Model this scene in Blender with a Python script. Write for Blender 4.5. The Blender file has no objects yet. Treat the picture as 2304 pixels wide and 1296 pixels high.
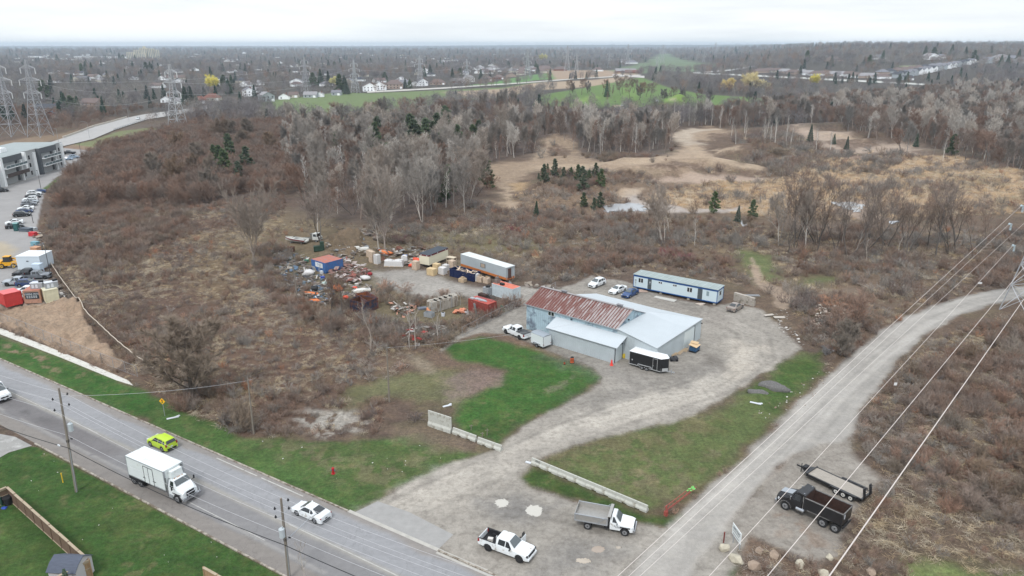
import bpy,bmesh,math,random
import numpy as np
from mathutils import Vector,Matrix
PI=math.pi
R=math.radians
rng=np.random.default_rng(7)
random.seed(7)
C=bpy.context.scene.collection
SC=bpy.context.scene
# -- camera
CAM_H=50.0
FPX=1640.0
PITCH=math.atan(548.0/FPX)
SP,CP=math.sin(PITCH),math.cos(PITCH)
cam_d=bpy.data.cameras.new('camera')
cam=bpy.data.objects.new('camera',cam_d)
C.objects.link(cam)
cam.location=(0,0,CAM_H)
cam.rotation_euler=(PI/2-PITCH,0,0)
cam_d.sensor_width=36.0
cam_d.lens=FPX/2304.0*36.0
cam_d.clip_start=0.5
cam_d.clip_end=60000.0
SC.camera=cam
# -- world and sun (bright overcast)
SUN_EL,SUN_AZ=R(52),R(200)
w=bpy.data.worlds.new('World')
SC.world=w
w.use_nodes=True
nt=w.node_tree
nt.nodes.clear()
sky=nt.nodes.new('ShaderNodeTexSky')
sky.sky_type='NISHITA'
sky.sun_disc=False
sky.sun_elevation=SUN_EL
sky.sun_rotation=SUN_AZ
sky.dust_density=3.0
tc=nt.nodes.new('ShaderNodeTexCoord')
sep=nt.nodes.new('ShaderNodeSeparateXYZ')
nt.links.new(tc.outputs['Generated'],sep.inputs[0])
# cloud deck: pale near the horizon, brighter towards the zenith, with faint soft grey bands
ramp=nt.nodes.new('ShaderNodeValToRGB')
els=ramp.color_ramp.elements
els[0].position=0.0;els[0].color=(9.7,10.1,10.3,1)
els[1].position=1.0;els[1].color=(13.8,14.6,15.6,1)
for p,c in((0.02,(9.9,10.2,10.3,1)),(0.06,(9.9,10.2,10.35,1)),(0.18,(9.0,9.5,9.8,1)),(0.45,(11.0,11.6,12.3,1))):
 e=els.new(p);e.color=c
nt.links.new(sep.outputs['Z'],ramp.inputs[0])
mp=nt.nodes.new('ShaderNodeMapping')
mp.inputs['Scale'].default_value=(1.3,1.3,14.0)
nt.links.new(tc.outputs['Generated'],mp.inputs[0])
cn=nt.nodes.new('ShaderNodeTexNoise')
cn.inputs['Scale'].default_value=2.2
cn.inputs['Detail'].default_value=5.0
cn.inputs['Roughness'].default_value=0.55
nt.links.new(mp.outputs[0],cn.inputs['Vector'])
cr=nt.nodes.new('ShaderNodeValToRGB')
cr.color_ramp.elements[0].position=0.36;cr.color_ramp.elements[0].color=(0.84,0.855,0.87,1)
cr.color_ramp.elements[1].position=0.62;cr.color_ramp.elements[1].color=(1.0,1.0,1.0,1)
nt.links.new(cn.outputs[0],cr.inputs[0])
mul=nt.nodes.new('ShaderNodeMix');mul.data_type='RGBA';mul.blend_type='MULTIPLY'
mul.inputs[0].default_value=1.0
nt.links.new(ramp.outputs[0],mul.inputs[6]);nt.links.new(cr.outputs[0],mul.inputs[7])
mx=nt.nodes.new('ShaderNodeMix');mx.data_type='RGBA'
mx.inputs[0].default_value=0.93
nt.links.new(sky.outputs[0],mx.inputs[6]);nt.links.new(mul.outputs[2],mx.inputs[7])
bg=nt.nodes.new('ShaderNodeBackground')
bg.inputs['Strength'].default_value=0.1
nt.links.new(mx.outputs[2],bg.inputs[0])
wo=nt.nodes.new('ShaderNodeOutputWorld')
nt.links.new(bg.outputs[0],wo.inputs[0])
sd=bpy.data.lights.new('sun','SUN')
sd.energy=1.7
sd.angle=R(11)
sd.color=(1.0,0.985,0.96)
sun=bpy.data.objects.new('sun',sd)
C.objects.link(sun)
_sv=Vector((math.sin(SUN_AZ)*math.cos(SUN_EL),math.cos(SUN_AZ)*math.cos(SUN_EL),math.sin(SUN_EL)))
sun.rotation_euler=(-_sv).to_track_quat('-Z','Y').to_euler()
SC.view_settings.view_transform='Standard'
SC.view_settings.look='None'
SC.view_settings.exposure=0.24
SC.view_settings.gamma=1.0
SC.cycles.max_bounces=5
SC.cycles.diffuse_bounces=3
SC.cycles.transparent_max_bounces=6
SC.cycles.volume_bounces=0
SC.cycles.use_fast_gi=False
# -- colours
KA=0.70
def lin(c):
 c=c/255.0
 return c/12.92 if c<=0.04045 else((c+0.055)/1.055)**2.4
def al(r,g,b,k=None):
 k=KA if k is None else k
 return(lin(r)*k,lin(g)*k,lin(b)*k)
# -- noise
def _h(ix,iy,s):
 n=(ix.astype(np.int64)*374761393+iy.astype(np.int64)*668265263+s*974711)&0x7fffffff
 n=((n^(n>>13))*1274126177)&0x7fffffff
 return((n^(n>>16))&0xffff)/65535.0
def vn(x,y,sc,s=0):
 x=np.asarray(x,float)/sc;y=np.asarray(y,float)/sc
 ix=np.floor(x);iy=np.floor(y);fx=x-ix;fy=y-iy
 fx=fx*fx*(3-2*fx);fy=fy*fy*(3-2*fy)
 a=_h(ix,iy,s);b=_h(ix+1,iy,s);c=_h(ix,iy+1,s);d=_h(ix+1,iy+1,s)
 return(a+(b-a)*fx)*(1-fy)+(c+(d-c)*fx)*fy
def fbm(x,y,sc,s=0,o=4):
 t=0;a=1.0;n=0
 for i in range(o):
  t=t+a*vn(x,y,sc/2**i,s+i*17);n+=a;a*=0.55
 return t/n
def sst(t):
 t=np.clip(t,0,1)
 return t*t*(3-2*t)
# -- terrain height and photo-to-ground mapping
def g0(u,v,z=0.0):
 d=FPX*SP+(v-648)*CP
 k=(CAM_H-z)/d
 return((u-1152)*k,(FPX*CP-(v-648)*SP)*k)
# mounds: photo u, v of the centre, radii in metres across / along the view, height
MOUNDS=[(40,712,11,6,2.4),(110,735,8,5,2.2),(165,722,6,7,1.9),(180,765,6,4,1.9),(205,790,2.6,2.6,1.2),(228,800,2.4,2.4,1.2),(248,810,2.2,2.2,1.1),(20,745,9,4,1.8),(90,765,6,3,1.6),(140,782,4,3,1.5),(762,552,5,9,2.2),(800,545,4,5,1.6),(1330,400,16,9,3.0),(1390,430,14,8,3.0),(1480,400,18,8,4.0),(1560,385,26,10,4.2),(1640,392,24,9,3.0),(1260,325,20,14,6),(1240,300,14,18,6),(1520,258,26,14,10),(1580,262,30,12,8),(1700,345,20,8,5),(1665,352,16,6,3),(1300,455,9,5,2.0),(1850,300,50,12,6),(1980,322,40,8,3),(1925,310,24,8,4),(1455,372,20,7,3.5),(1380,385,10,6,2.0),(1860,722,6.5,6,2.0),(1890,700,5,5,1.5),(1735,872,1.9,1.0,0.75),(1712,880,1.2,0.9,0.5),(1700,895,2.0,1.2,0.5),(1865,800,1.5,1.5,1.2)]
_M=[(*g0(m[0],m[1]),m[2],m[3],m[4])for m in MOUNDS]
_O=g0(600,1072);_PN=(math.sin(math.radians(32)),math.cos(math.radians(32)))
def hgt(x,y):
 x=np.asarray(x,float);y=np.asarray(y,float)
 z=np.zeros(np.broadcast(x,y).shape)
 yy=np.maximum(y,1.0)
 s=x/yy
# rising ground on the far right
 rise=sst((y-650)/1500.0)*sst((s-0.20)/0.26)
 z=z+40.0*rise
 z=z+6.0*rise*(fbm(x,y,420,5,3)-0.5)*2
# gentle far swell and faint distant ridge
 z=z+10*sst((y-2500)/3000)*(fbm(x,y,2600,9,3))
 z=z+24*sst((y-9800)/2500)*sst(1.15-np.abs(s-0.16)/0.28)
 z=z+14*sst((y-9000)/4000)
# golf terrace a few metres above the wood
 z=z+5.0*sst((y-545)/40)*sst((s+0.02)/0.06)*sst((0.42-s)/0.1)*sst((1400-y)/400)
# keep the pavement strip beside the road level
 tt=(x-_O[0])*_PN[0]+(y-_O[1])*_PN[1];lv=np.where(x<-20,sst((tt-17.5)/2.5),1.0)
 for(mx_,my_,a,b,h)in _M:
  q=((x-mx_)/a)**2+((y-my_)/b)**2
  m=q<9
  if m.any():
   z=z+np.where(m,lv*h*np.exp(-np.minimum(q,9)*1.1)*(0.75+0.5*vn(x,y,max(1.2,a*.3),31)),0)
# rough ground in the old quarry
 q=sst((y-215)/25)*sst((520-y)/60)*sst((s-0.02)/0.05)
 z=z+q*(fbm(x,y,13,21,3)-0.45)*2.0
# slightly uneven brush ground (not the lots and roads)
 return z
def gt(u,v):
 """photo pixel -> ground point on the terrain"""
 x,y=g0(u,v)if v>108 else g0(u,108)
 dx,dy,dz=(u-1152)/FPX,CP-(v-648)/FPX*SP,-SP-(v-648)/FPX*CP
 if v>104:
  t_end=CAM_H/-dz if dz<0 else 9000
 else:
  t_end=9000
 t_end=min(t_end*1.02,12000)
 ts=np.linspace(t_end*0.30,t_end,900)if t_end>500 else np.linspace(t_end*.8,t_end,600)
 zz=CAM_H+ts*dz-hgt(ts*dx,ts*dy)
 k=np.argmax(zz<0)if(zz<0).any()else len(ts)-1
 if k>0 and zz[k]<0:
  a=zz[k-1]/(zz[k-1]-zz[k]+1e-9)
  t=ts[k-1]+(ts[k]-ts[k-1])*a
 else:
  t=ts[k]
 return float(t*dx),float(t*dy),float(hgt(t*dx,t*dy))
def G(u,v):
 if v>640 and not(u<330 and v<860):
  x,y=g0(u,v)
  return Vector((x,y,0.0))if hgt(x,y)<.02 else Vector(gt(u,v))
 return Vector(gt(u,v))
def ZAT(x,y,v):
 a=(v-648)/FPX
 return CAM_H-y*(a*CP+SP)/(CP-a*SP)
# -- materials
MATS={}
def mat(name,col,rough=0.8,metal=0.0,noise=0.0,nscale=3.0,bump=0.0,bscale=8.0,spec=0.3,rnd=0.0,stretch=None,dirt=None):
 if name in MATS:
  return MATS[name]
 m=bpy.data.materials.new(name);m.use_nodes=True
 nt=m.node_tree;b=nt.nodes['Principled BSDF']
 b.inputs['Roughness'].default_value=rough
 b.inputs['Metallic'].default_value=metal
 b.inputs['Specular IOR Level'].default_value=spec
 src=None
 rgb=nt.nodes.new('ShaderNodeRGB');rgb.outputs[0].default_value=(*col,1);src=rgb.outputs[0]
 vec=None
 if noise or bump or dirt:
  tc=nt.nodes.new('ShaderNodeTexCoord');vec=tc.outputs['Object']
  if stretch:
   mp=nt.nodes.new('ShaderNodeMapping');mp.inputs['Scale'].default_value=stretch
   nt.links.new(vec,mp.inputs[0]);vec=mp.outputs[0]
 if noise:
  n=nt.nodes.new('ShaderNodeTexNoise');n.inputs['Scale'].default_value=nscale;n.inputs['Detail'].default_value=6
  n.inputs['Roughness'].default_value=0.6
  nt.links.new(vec,n.inputs['Vector'])
  mr=nt.nodes.new('ShaderNodeMapRange')
  mr.inputs[1].default_value=0.25;mr.inputs[2].default_value=0.75
  mr.inputs[3].default_value=1-noise;mr.inputs[4].default_value=1+noise
  nt.links.new(n.outputs[0],mr.inputs[0])
  mm=nt.nodes.new('ShaderNodeVectorMath');mm.operation='SCALE'
  nt.links.new(src,mm.inputs[0]);nt.links.new(mr.outputs[0],mm.inputs['Scale'])
  src=mm.outputs[0]
 if dirt:
  dcol,amt,dsc=dirt
  n2=nt.nodes.new('ShaderNodeTexNoise');n2.inputs['Scale'].default_value=dsc;n2.inputs['Detail'].default_value=8
  n2.inputs['Roughness'].default_value=0.65
  nt.links.new(vec,n2.inputs['Vector'])
  r2=nt.nodes.new('ShaderNodeMapRange');r2.inputs[1].default_value=0.62-amt*.35;r2.inputs[2].default_value=0.72-amt*.3
  nt.links.new(n2.outputs[0],r2.inputs[0])
  m2=nt.nodes.new('ShaderNodeMix');m2.data_type='RGBA'
  nt.links.new(r2.outputs[0],m2.inputs[0]);nt.links.new(src,m2.inputs[6]);m2.inputs[7].default_value=(*dcol,1)
  src=m2.outputs[2]
 if rnd:
  oi=nt.nodes.new('ShaderNodeObjectInfo')
  r3=nt.nodes.new('ShaderNodeMapRange');r3.inputs[3].default_value=1-rnd;r3.inputs[4].default_value=1+rnd
  nt.links.new(oi.outputs['Random'],r3.inputs[0])
  m3=nt.nodes.new('ShaderNodeVectorMath');m3.operation='SCALE'
  nt.links.new(src,m3.inputs[0]);nt.links.new(r3.outputs[0],m3.inputs['Scale'])
  src=m3.outputs[0]
# slight hue drift between copies
  hs=nt.nodes.new('ShaderNodeHueSaturation')
  r4=nt.nodes.new('ShaderNodeMath');r4.operation='MULTIPLY';r4.inputs[1].default_value=7.31
  fr=nt.nodes.new('ShaderNodeMath');fr.operation='FRACT'
  nt.links.new(oi.outputs['Random'],r4.inputs[0]);nt.links.new(r4.outputs[0],fr.inputs[0])
  r5=nt.nodes.new('ShaderNodeMapRange');r5.inputs[3].default_value=0.5-0.012*rnd;r5.inputs[4].default_value=0.5+0.06*rnd
  nt.links.new(fr.outputs[0],r5.inputs[0]);nt.links.new(r5.outputs[0],hs.inputs['Hue'])
  r6=nt.nodes.new('ShaderNodeMapRange');r6.inputs[3].default_value=1.12;r6.inputs[4].default_value=0.6
  nt.links.new(fr.outputs[0],r6.inputs[0]);nt.links.new(r6.outputs[0],hs.inputs['Saturation'])
  nt.links.new(src,hs.inputs['Color']);src=hs.outputs[0]
 nt.links.new(src,b.inputs['Base Color'])
 if bump:
  n=nt.nodes.new('ShaderNodeTexNoise');n.inputs['Scale'].default_value=bscale;n.inputs['Detail'].default_value=5
  nt.links.new(vec,n.inputs['Vector'])
  bp=nt.nodes.new('ShaderNodeBump');bp.inputs['Strength'].default_value=bump;bp.inputs['Distance'].default_value=0.05
  nt.links.new(n.outputs[0],bp.inputs['Height']);nt.links.new(bp.outputs[0],b.inputs['Normal'])
 MATS[name]=m
 return m
# -- mesh builder
class MB:
 def __init__(s,M=None):
  s.v=[];s.f=[];s.mi=[];s.M=M;s.m=0
 def add(s,vs,fs):
  o=len(s.v)
  if s.M is not None:
   vs=[tuple(s.M@Vector(p))for p in vs]
  s.v+=[tuple(p)for p in vs];s.f+=[tuple(i+o for i in f)for f in fs];s.mi+=[s.m]*len(fs)
  return s
 def box(s,c,d,rz=0.0,taper=1.0,rx=0.0,ry=0.0):
  x,y,z=d[0]/2,d[1]/2,d[2]/2
  p=[(-x,-y,-z),(x,-y,-z),(x,y,-z),(-x,y,-z),(-x*taper,-y*taper,z),(x*taper,-y*taper,z),(x*taper,y*taper,z),(-x*taper,y*taper,z)]
  if rz or rx or ry:
   m=Matrix.Rotation(rz,3,'Z')@Matrix.Rotation(ry,3,'Y')@Matrix.Rotation(rx,3,'X')
   p=[m@Vector(q)for q in p]
  p=[(q[0]+c[0],q[1]+c[1],q[2]+c[2])for q in p]
  return s.add(p,[(0,3,2,1),(4,5,6,7),(0,1,5,4),(1,2,6,5),(2,3,7,6),(3,0,4,7)])
 def bx(s,x0,x1,y0,y1,z0,z1):
  return s.box(((x0+x1)/2,(y0+y1)/2,(z0+z1)/2),(x1-x0,y1-y0,z1-z0))
 def tube(s,a,b,r0,r1=None,n=8,cap=True):
  r1=r0 if r1 is None else r1
  a=Vector(a);b=Vector(b);d=(b-a)
  if d.length<1e-6:return s
  d.normalize();u=d.orthogonal().normalized();w_=d.cross(u)
  vs=[]
  for p,r in((a,r0),(b,r1)):
   for i in range(n):
    t=2*PI*i/n
    vs.append(p+(u*math.cos(t)+w_*math.sin(t))*r)
  fs=[(i,(i+1)%n,n+(i+1)%n,n+i)for i in range(n)]
  if cap:fs+=[tuple(range(n-1,-1,-1)),tuple(range(n,2*n))]
  return s.add(vs,fs)
 def path(s,pts,r,n=5):
  for a,b in zip(pts[:-1],pts[1:]):s.tube(a,b,r,r,n,cap=False)
  return s
 def prism(s,poly,z0,z1):
  n=len(poly)
  vs=[(p[0],p[1],z0)for p in poly]+[(p[0],p[1],z1)for p in poly]
  return s.add(vs,[tuple(range(n-1,-1,-1)),tuple(range(n,2*n))]+[(i,(i+1)%n,n+(i+1)%n,n+i)for i in range(n)])
 def xprism(s,poly,x0,x1):
  n=len(poly)
  vs=[(x0,p[0],p[1])for p in poly]+[(x1,p[0],p[1])for p in poly]
  return s.add(vs,[tuple(range(n)),tuple(range(2*n-1,n-1,-1))]+[(i,n+i,n+(i+1)%n,(i+1)%n)for i in range(n)])
 def yprism(s,poly,y0,y1):
  n=len(poly)
  vs=[(p[0],y0,p[1])for p in poly]+[(p[0],y1,p[1])for p in poly]
  return s.add(vs,[tuple(range(n-1,-1,-1)),tuple(range(n,2*n))]+[(i,(i+1)%n,n+(i+1)%n,n+i)for i in range(n)])
 def quad(s,a,b,c,d):return s.add([a,b,c,d],[(0,1,2,3)])
 def slab(s,pts,th):
  """thick sheet: pts top outline (3-d, planar), thickness downwards"""
  n=len(pts)
  vs=[tuple(p)for p in pts]+[(p[0],p[1],p[2]-th)for p in pts]
  return s.add(vs,[tuple(range(n)),tuple(range(2*n-1,n-1,-1))]+[(i,n+i,n+(i+1)%n,(i+1)%n)for i in range(n)])
 def blob(s,c,r,sub=2,rough=0.25,seed=0,flat=0.0):
  bm=bmesh.new();bmesh.ops.create_icosphere(bm,subdivisions=sub,radius=1.0)
  rr=random.Random(seed);off=rr.random()*50
  vs=[]
  for v in bm.verts:
   p=v.co.copy()
   k=1+rough*(math.sin(p.x*3.1+off)*math.cos(p.y*2.7+off*1.3)+0.6*math.sin(p.z*4.3+off*.7+p.x*2))+rough*.5*(rr.random()-.5)
   q=(p.x*r[0]*k+c[0],p.y*r[1]*k+c[1],max(p.z*r[2]*k,-r[2]*(1-flat)if flat else-99)+c[2])
   vs.append(q)
  fs=[tuple(v.index for v in f.verts)for f in bm.faces]
  bm.free()
  return s.add(vs,fs)
 def mesh(s,name,mats,smooth=False):
  me=bpy.data.meshes.new(name)
  me.from_pydata(s.v,[],s.f)
  for m in(mats if isinstance(mats,(list,tuple))else[mats]):me.materials.append(m)
  if isinstance(mats,(list,tuple))and len(mats)>1:me.polygons.foreach_set('material_index',s.mi)
  if smooth:me.polygons.foreach_set('use_smooth',[True]*len(me.polygons))
  me.update()
  return me
 def build(s,name,mats,parent=None,smooth=False,**k):
  o=bpy.data.objects.new(name,s.mesh(name,mats,smooth))
  C.objects.link(o)
  if parent is not None:o.parent=parent
  for a,b in k.items():o[a]=b
  return o
def tag(o,label,cat,group=None,kind=None):
 o['label']=label;o['category']=cat
 if group:o['group']=group
 if kind:o['kind']=kind
 return o
def thing(name,label,cat,loc=(0,0,0),rz=0.0,group=None):
 o=bpy.data.objects.new(name,None);C.objects.link(o)
 o.location=loc;o.rotation_euler=(0,0,rz)
 o.empty_display_size=0.2
 return tag(o,label,cat,group)
def copy_tree(o,loc=None,rz=None,scale=None,label=None,group=None):
 c=o.copy();C.objects.link(c)
 if loc is not None:c.location=loc
 if rz is not None:c.rotation_euler=(0,0,rz)
 if scale is not None:c.scale=scale if hasattr(scale,'__len__')else(scale,)*3
 if label:c['label']=label
 if group:c['group']=group
 for ch in[k for k in KIDS.get(o.name,[])]:
  d=ch.copy();C.objects.link(d);d.parent=c
  for g_ in KIDS.get(ch.name,[]):
   e=g_.copy();C.objects.link(e);e.parent=d
   KIDS.setdefault(d.name,[]).append(e)
  KIDS.setdefault(c.name,[]).append(d)
 return c
KIDS={}
def note_kids(root):
 for o in root.children:
  KIDS.setdefault(root.name,[]).append(o)
  for q in o.children:KIDS.setdefault(o.name,[]).append(q)
def npmesh(name,verts,faces,mats):
 """verts (n,3) float, faces (m,k) int numpy"""
 me=bpy.data.meshes.new(name)
 verts=np.ascontiguousarray(verts,np.float32);faces=np.ascontiguousarray(faces,np.int32)
 m,k=faces.shape
 me.vertices.add(len(verts));me.vertices.foreach_set('co',verts.ravel())
 me.loops.add(m*k);me.loops.foreach_set('vertex_index',faces.ravel())
 me.polygons.add(m);me.polygons.foreach_set('loop_start',np.arange(0,m*k,k,dtype=np.int32))
 try:me.polygons.foreach_set('loop_total',np.full(m,k,np.int32))
 except Exception:pass
 for mm in(mats if isinstance(mats,(list,tuple))else[mats]):me.materials.append(mm)
 me.update(calc_edges=True)
 return me
# -- ground painting (surface colour and class by place)
def W(poly):
 out=[]
 for(u,v)in poly:
  if v>500:out.append(g0(u,v))
  else:
   q=gt(u,v);out.append((q[0],q[1]))
 return np.array(out)
def sdist(x,y,P):
 """signed distance to polygon P (positive inside)"""
 n=len(P);d=np.full(x.shape,1e18);c=np.zeros(x.shape,bool)
 for i in range(n):
  ax,ay=P[i];bx_,by_=P[(i+1)%n]
  ex,ey=bx_-ax,by_-ay
  wx,wy=x-ax,y-ay
  t=np.clip((wx*ex+wy*ey)/(ex*ex+ey*ey+1e-12),0,1)
  d=np.minimum(d,(wx-ex*t)**2+(wy-ey*t)**2)
  c^=((ay>y)!=(by_>y))&(x<(bx_-ax)*(y-ay)/(by_-ay+1e-12)+ax)
 d=np.sqrt(d)
 return np.where(c,d,-d)
def lined(x,y,P):
 d=np.full(x.shape,1e18)
 for i in range(len(P)-1):
  ax,ay=P[i];bx_,by_=P[i+1]
  ex,ey=bx_-ax,by_-ay;wx,wy=x-ax,y-ay
  t=np.clip((wx*ex+wy*ey)/(ex*ex+ey*ey+1e-12),0,1)
  d=np.minimum(d,(wx-ex*t)**2+(wy-ey*t)**2)
 return np.sqrt(d)
# class, colour (photo sRGB), feather m, jitter m, strength, brush density, polygon
REG=[]
def reg(cls,col,poly,f=1.0,jit=1.5,a=1.0,br=None,js=4.0,spot=0.0):
 REG.append((cls,col,W(poly),f,jit,a,br,js,spot))
# --- wide colour zones
reg('',(102,78,66),[(100,560),(140,440),(250,330),(700,290),(640,420),(560,560),(600,640),(850,760),(860,900),(600,980),(330,900),(150,740)],12,8,.75)
reg('',(128,112,86),[(460,540),(640,470),(900,520),(1200,560),(1180,590),(820,600),(600,620),(480,600)],8,8,.75,.35)
reg('',(124,116,84),[(940,520),(1250,535),(1260,570),(1100,565),(950,548)],4,4,.8,.3)
reg('',(132,112,84),[(420,600),(470,560),(520,640),(500,680),(430,640)],4,4,.6,.3)
reg('',(120,102,82),[(1240,480),(1760,480),(1760,700),(1640,620),(1420,600),(1200,620)],10,8,.7,.55)
reg('',(104,92,88),[(640,280),(1210,255),(1260,340),(1080,365),(1080,450),(900,520),(680,470)],15,9,.9)
reg('',(110,98,92),[(1200,250),(1520,245),(1500,350),(1290,358)],10,8,.9)
reg('',(88,80,76),[(1600,225),(2304,185),(2600,190),(2600,420),(2304,380),(2100,310),(1830,280),(1560,272)],14,10,.95)
reg('',(160,134,106),[(1880,355),(2150,352),(2304,385),(2600,420),(2600,500),(2304,478),(2150,480),(1900,492),(1700,482),(1560,472),(1440,458),(1550,418),(1750,405),(1850,380)],7,6,.95,.22)
reg('',(138,116,96),[(1300,395),(1560,390),(1700,410),(1450,450),(1440,500),(1300,500),(1180,470),(1150,430)],7,6,.9,.5)
reg('',(112,96,82),[(1760,500),(2304,480),(2600,500),(2600,660),(2304,640),(2100,670),(1900,790),(1800,760),(1700,640)],8,6,.7)
reg('',(128,108,90),[(1700,650),(1800,620),(1990,600),(2060,640),(1900,690),(1800,680)],4,4,.8,.35)
reg('',(106,90,76),[(1940,900),(2100,740),(2304,700),(2700,690),(2900,1296),(1860,1296),(1990,1090),(1925,1000)],6,5,.8)
# --- open fields
reg('grass_field',(118,134,88),[(540,234),(620,225),(760,208),(830,210),(1170,190),(1250,186),(1420,178),(1200,205),(1000,230),(820,262),(700,275),(640,262)],6,3,1,0)
reg('grass_field',(182,160,136),[(1000,207),(1250,184),(1330,180),(1420,172),(1400,190),(1260,200),(1180,208),(1060,222)],10,3,.95,0)
reg('grass_field',(176,152,128),[(1240,158),(1420,158),(1440,168),(1250,180),(1180,178)],8,3,.95,0)
reg('grass_field',(108,146,88),[(1050,192),(1100,186),(1240,163),(1250,178),(1150,190)],5,2,1,0)
reg('grass_field',(120,138,104),[(1380,158),(1425,146),(1462,134),(1486,122),(1508,121),(1520,132),(1570,138),(1600,142),(1615,150),(1560,160),(1480,158),(1430,166)],20,45,.9,0,160)
reg('grass_field',(146,150,116),[(2020,148),(2100,146),(2110,152),(2040,154)],10,4,1,0)
reg('golf_course',(104,132,72),[(1200,238),(1225,212),(1300,200),(1400,182),(1440,174),(1500,196),(1580,212),(1720,222),(1800,226),(1720,236),(1640,244),(1560,246),(1400,240),(1300,246)],4,3,1,0)
reg('golf_course',(128,158,78),[(1300,226),(1330,214),(1350,218),(1330,232)],4,2,.9,0)
reg('golf_course',(132,162,78),[(1500,226),(1560,222),(1590,228),(1530,232)],4,2,.9,0)
reg('golf_course',(118,150,74),[(1400,195),(1430,188),(1440,210),(1420,235),(1400,225)],5,2,.8,0)
reg('golf_course',(196,184,160),[(1505,221),(1520,222),(1522,226),(1508,225)],1,.5,1,0)
reg('golf_course',(190,178,150),[(1378,236),(1400,236),(1402,241),(1380,241)],1,.5,1,0)
# --- quarry floor
reg('quarry_floor',(166,144,120),[(1085,366),(1200,360),(1218,318),(1250,306),(1300,322),(1296,348),(1400,362),(1500,350),(1538,334),(1512,300),(1600,284),(1660,296),(1580,318),(1580,346),(1640,362),(1700,372),(1640,384),(1560,384),(1440,380),(1380,386),(1300,396),(1215,384),(1165,410),(1150,440),(1165,470),(1135,462),(1128,430),(1100,402)],6,9,.95,.1,9)
reg('quarry_floor',(196,180,160),[(1508,300),(1560,288),(1620,290),(1560,302),(1562,318),(1600,326),(1540,328),(1512,316)],3,3,.9,0)
reg('quarry_floor',(184,162,138),[(1540,330),(1575,334),(1580,352),(1470,366),(1380,374),(1300,376),(1400,366),(1520,350)],3,3,.8,0)
reg('quarry_floor',(188,168,150),[(1790,280),(1920,298),(1950,318),(2060,328),(2084,350),(1990,346),(1880,342),(1840,322),(1790,300)],6,9,.85,.1,9)
reg('quarry_floor',(186,164,146),[(1500,396),(1560,388),(1660,396),(1730,402),(1700,410),(1560,412),(1450,410)],3,3,.95,0)
reg('quarry_floor',(182,152,112),[(1150,412),(1190,410),(1180,428),(1150,430)],2,2,.9,0)
reg('quarry_floor',(178,150,132),[(1900,352),(1960,350),(1990,356),(1920,362)],3,3,.7,0)
reg('quarry_floor',(188,178,170),[(1360,478),(1420,455),(1400,440),(1430,425),(1440,450),(1560,470),(1680,466),(1660,478),(1540,478),(1450,480)],2,3,.9,0)
reg('quarry_floor',(170,150,134),[(1870,452),(1950,452),(2000,490),(1960,500),(1880,478)],3,3,.8,0)
reg('',(124,114,86),[(740,600),(820,590),(900,660),(1000,665),(1060,690),(1130,700),(1000,770),(900,740),(780,700),(620,640),(600,580),(660,555)],3,3,.8,.12)
for p_ in([(1215,330),(1250,322),(1290,340),(1280,352),(1225,352)],[(1450,372),(1520,362),(1580,372),(1600,384),(1500,388)],[(1590,300),(1660,296),(1700,320),(1650,350),(1580,345),(1600,322)],[(1300,392),(1380,384),(1440,392),(1420,420),(1330,420)],[(1240,388),(1300,392),(1330,425),(1230,412)],[(1860,318),(1930,312),(1980,330),(1900,338)]):
 reg('',(112,92,78),p_,2,5,.9,1.3,3)
for p_ in([(1540,330),(1566,322),(1600,352),(1660,368),(1740,376),(1700,382),(1600,366),(1560,350)],[(1200,372),(1330,368),(1480,356),(1480,362),(1330,378),(1200,380)],[(1226,316),(1240,312),(1228,350),(1200,362),(1208,345)],[(1136,420),(1150,420),(1150,450),(1170,475),(1158,478),(1136,455)],[(1600,338),(1660,330),(1664,340),(1610,346)],[(1840,300),(1920,305),(1945,318),(1900,312)],[(1380,430),(1440,425),(1420,440),(1400,445)]):
 reg('quarry_floor',(190,168,142),p_,2,4,.7,0,4)
reg('',(96,80,70),[(1740,560),(1900,572),(2100,590),(2304,590),(2304,625),(2000,612),(1800,600)],3,3,.9,1.4)
reg('',(100,84,74),[(1240,560),(1420,560),(1640,590),(1640,612),(1420,598),(1300,625),(1230,610)],3,3,.8,1.4)
# --- grass and lawns near the road
reg('lawn',(76,108,50),[(-300,640),(0,757),(290,868),(340,892),(400,925),(560,988),(660,985),(760,1000),(850,992),(950,975),(1000,1000),(1080,1022),(900,1095),(795,1150),(736,1133),(511,1036),(326,950),(0,818),(-300,690)],1.0,1.6,1,0)
reg('lawn',(54,100,36),[(-300,650),(0,764),(290,872),(350,905),(330,935),(0,800),(-300,680)],1.2,.8,.9,0)
reg('lawn',(86,98,54),[(560,990),(760,1003),(1000,1003),(1080,1022),(900,1090),(820,1120),(740,1060)],3,3,.55,0)
reg('lawn',(146,122,98),[(8,776),(48,780),(100,800),(96,812),(60,802),(14,790)],.6,1.6,.9,0,1.6,.5)
reg('lawn',(140,122,92),[(88,818),(130,830),(125,842),(92,832)],.5,1.2,.7,0,1.6,.6)
reg('lawn',(130,118,84),[(165,843),(192,838),(196,846),(170,852)],.5,1.2,.8,0,1.6,.5)
reg('',(124,108,92),[(880,968),(960,962),(1060,985),(1050,1015),(980,1015),(920,1000)],1.5,1.5,.8,.15)
reg('',(176,170,160),[(655,935),(700,925),(770,920),(815,945),(800,970),(740,985),(680,975)],1.5,2.0,.9,0,2.5,.2)
reg('lawn',(62,104,40),[(1000,778),(1080,757),(1150,768),(1240,798),(1330,830),(1350,850),(1300,890),(1230,928),(1170,960),(1120,998),(1060,975),(1020,950),(1040,905),(1120,862),(1130,835),(1090,822),(1020,805)],1.2,1.4,1,0)
reg('lawn',(70,92,44),[(1060,975),(1100,940),(1230,920),(1330,870),(1230,928),(1120,998)],2,2,.5,0)
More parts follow.
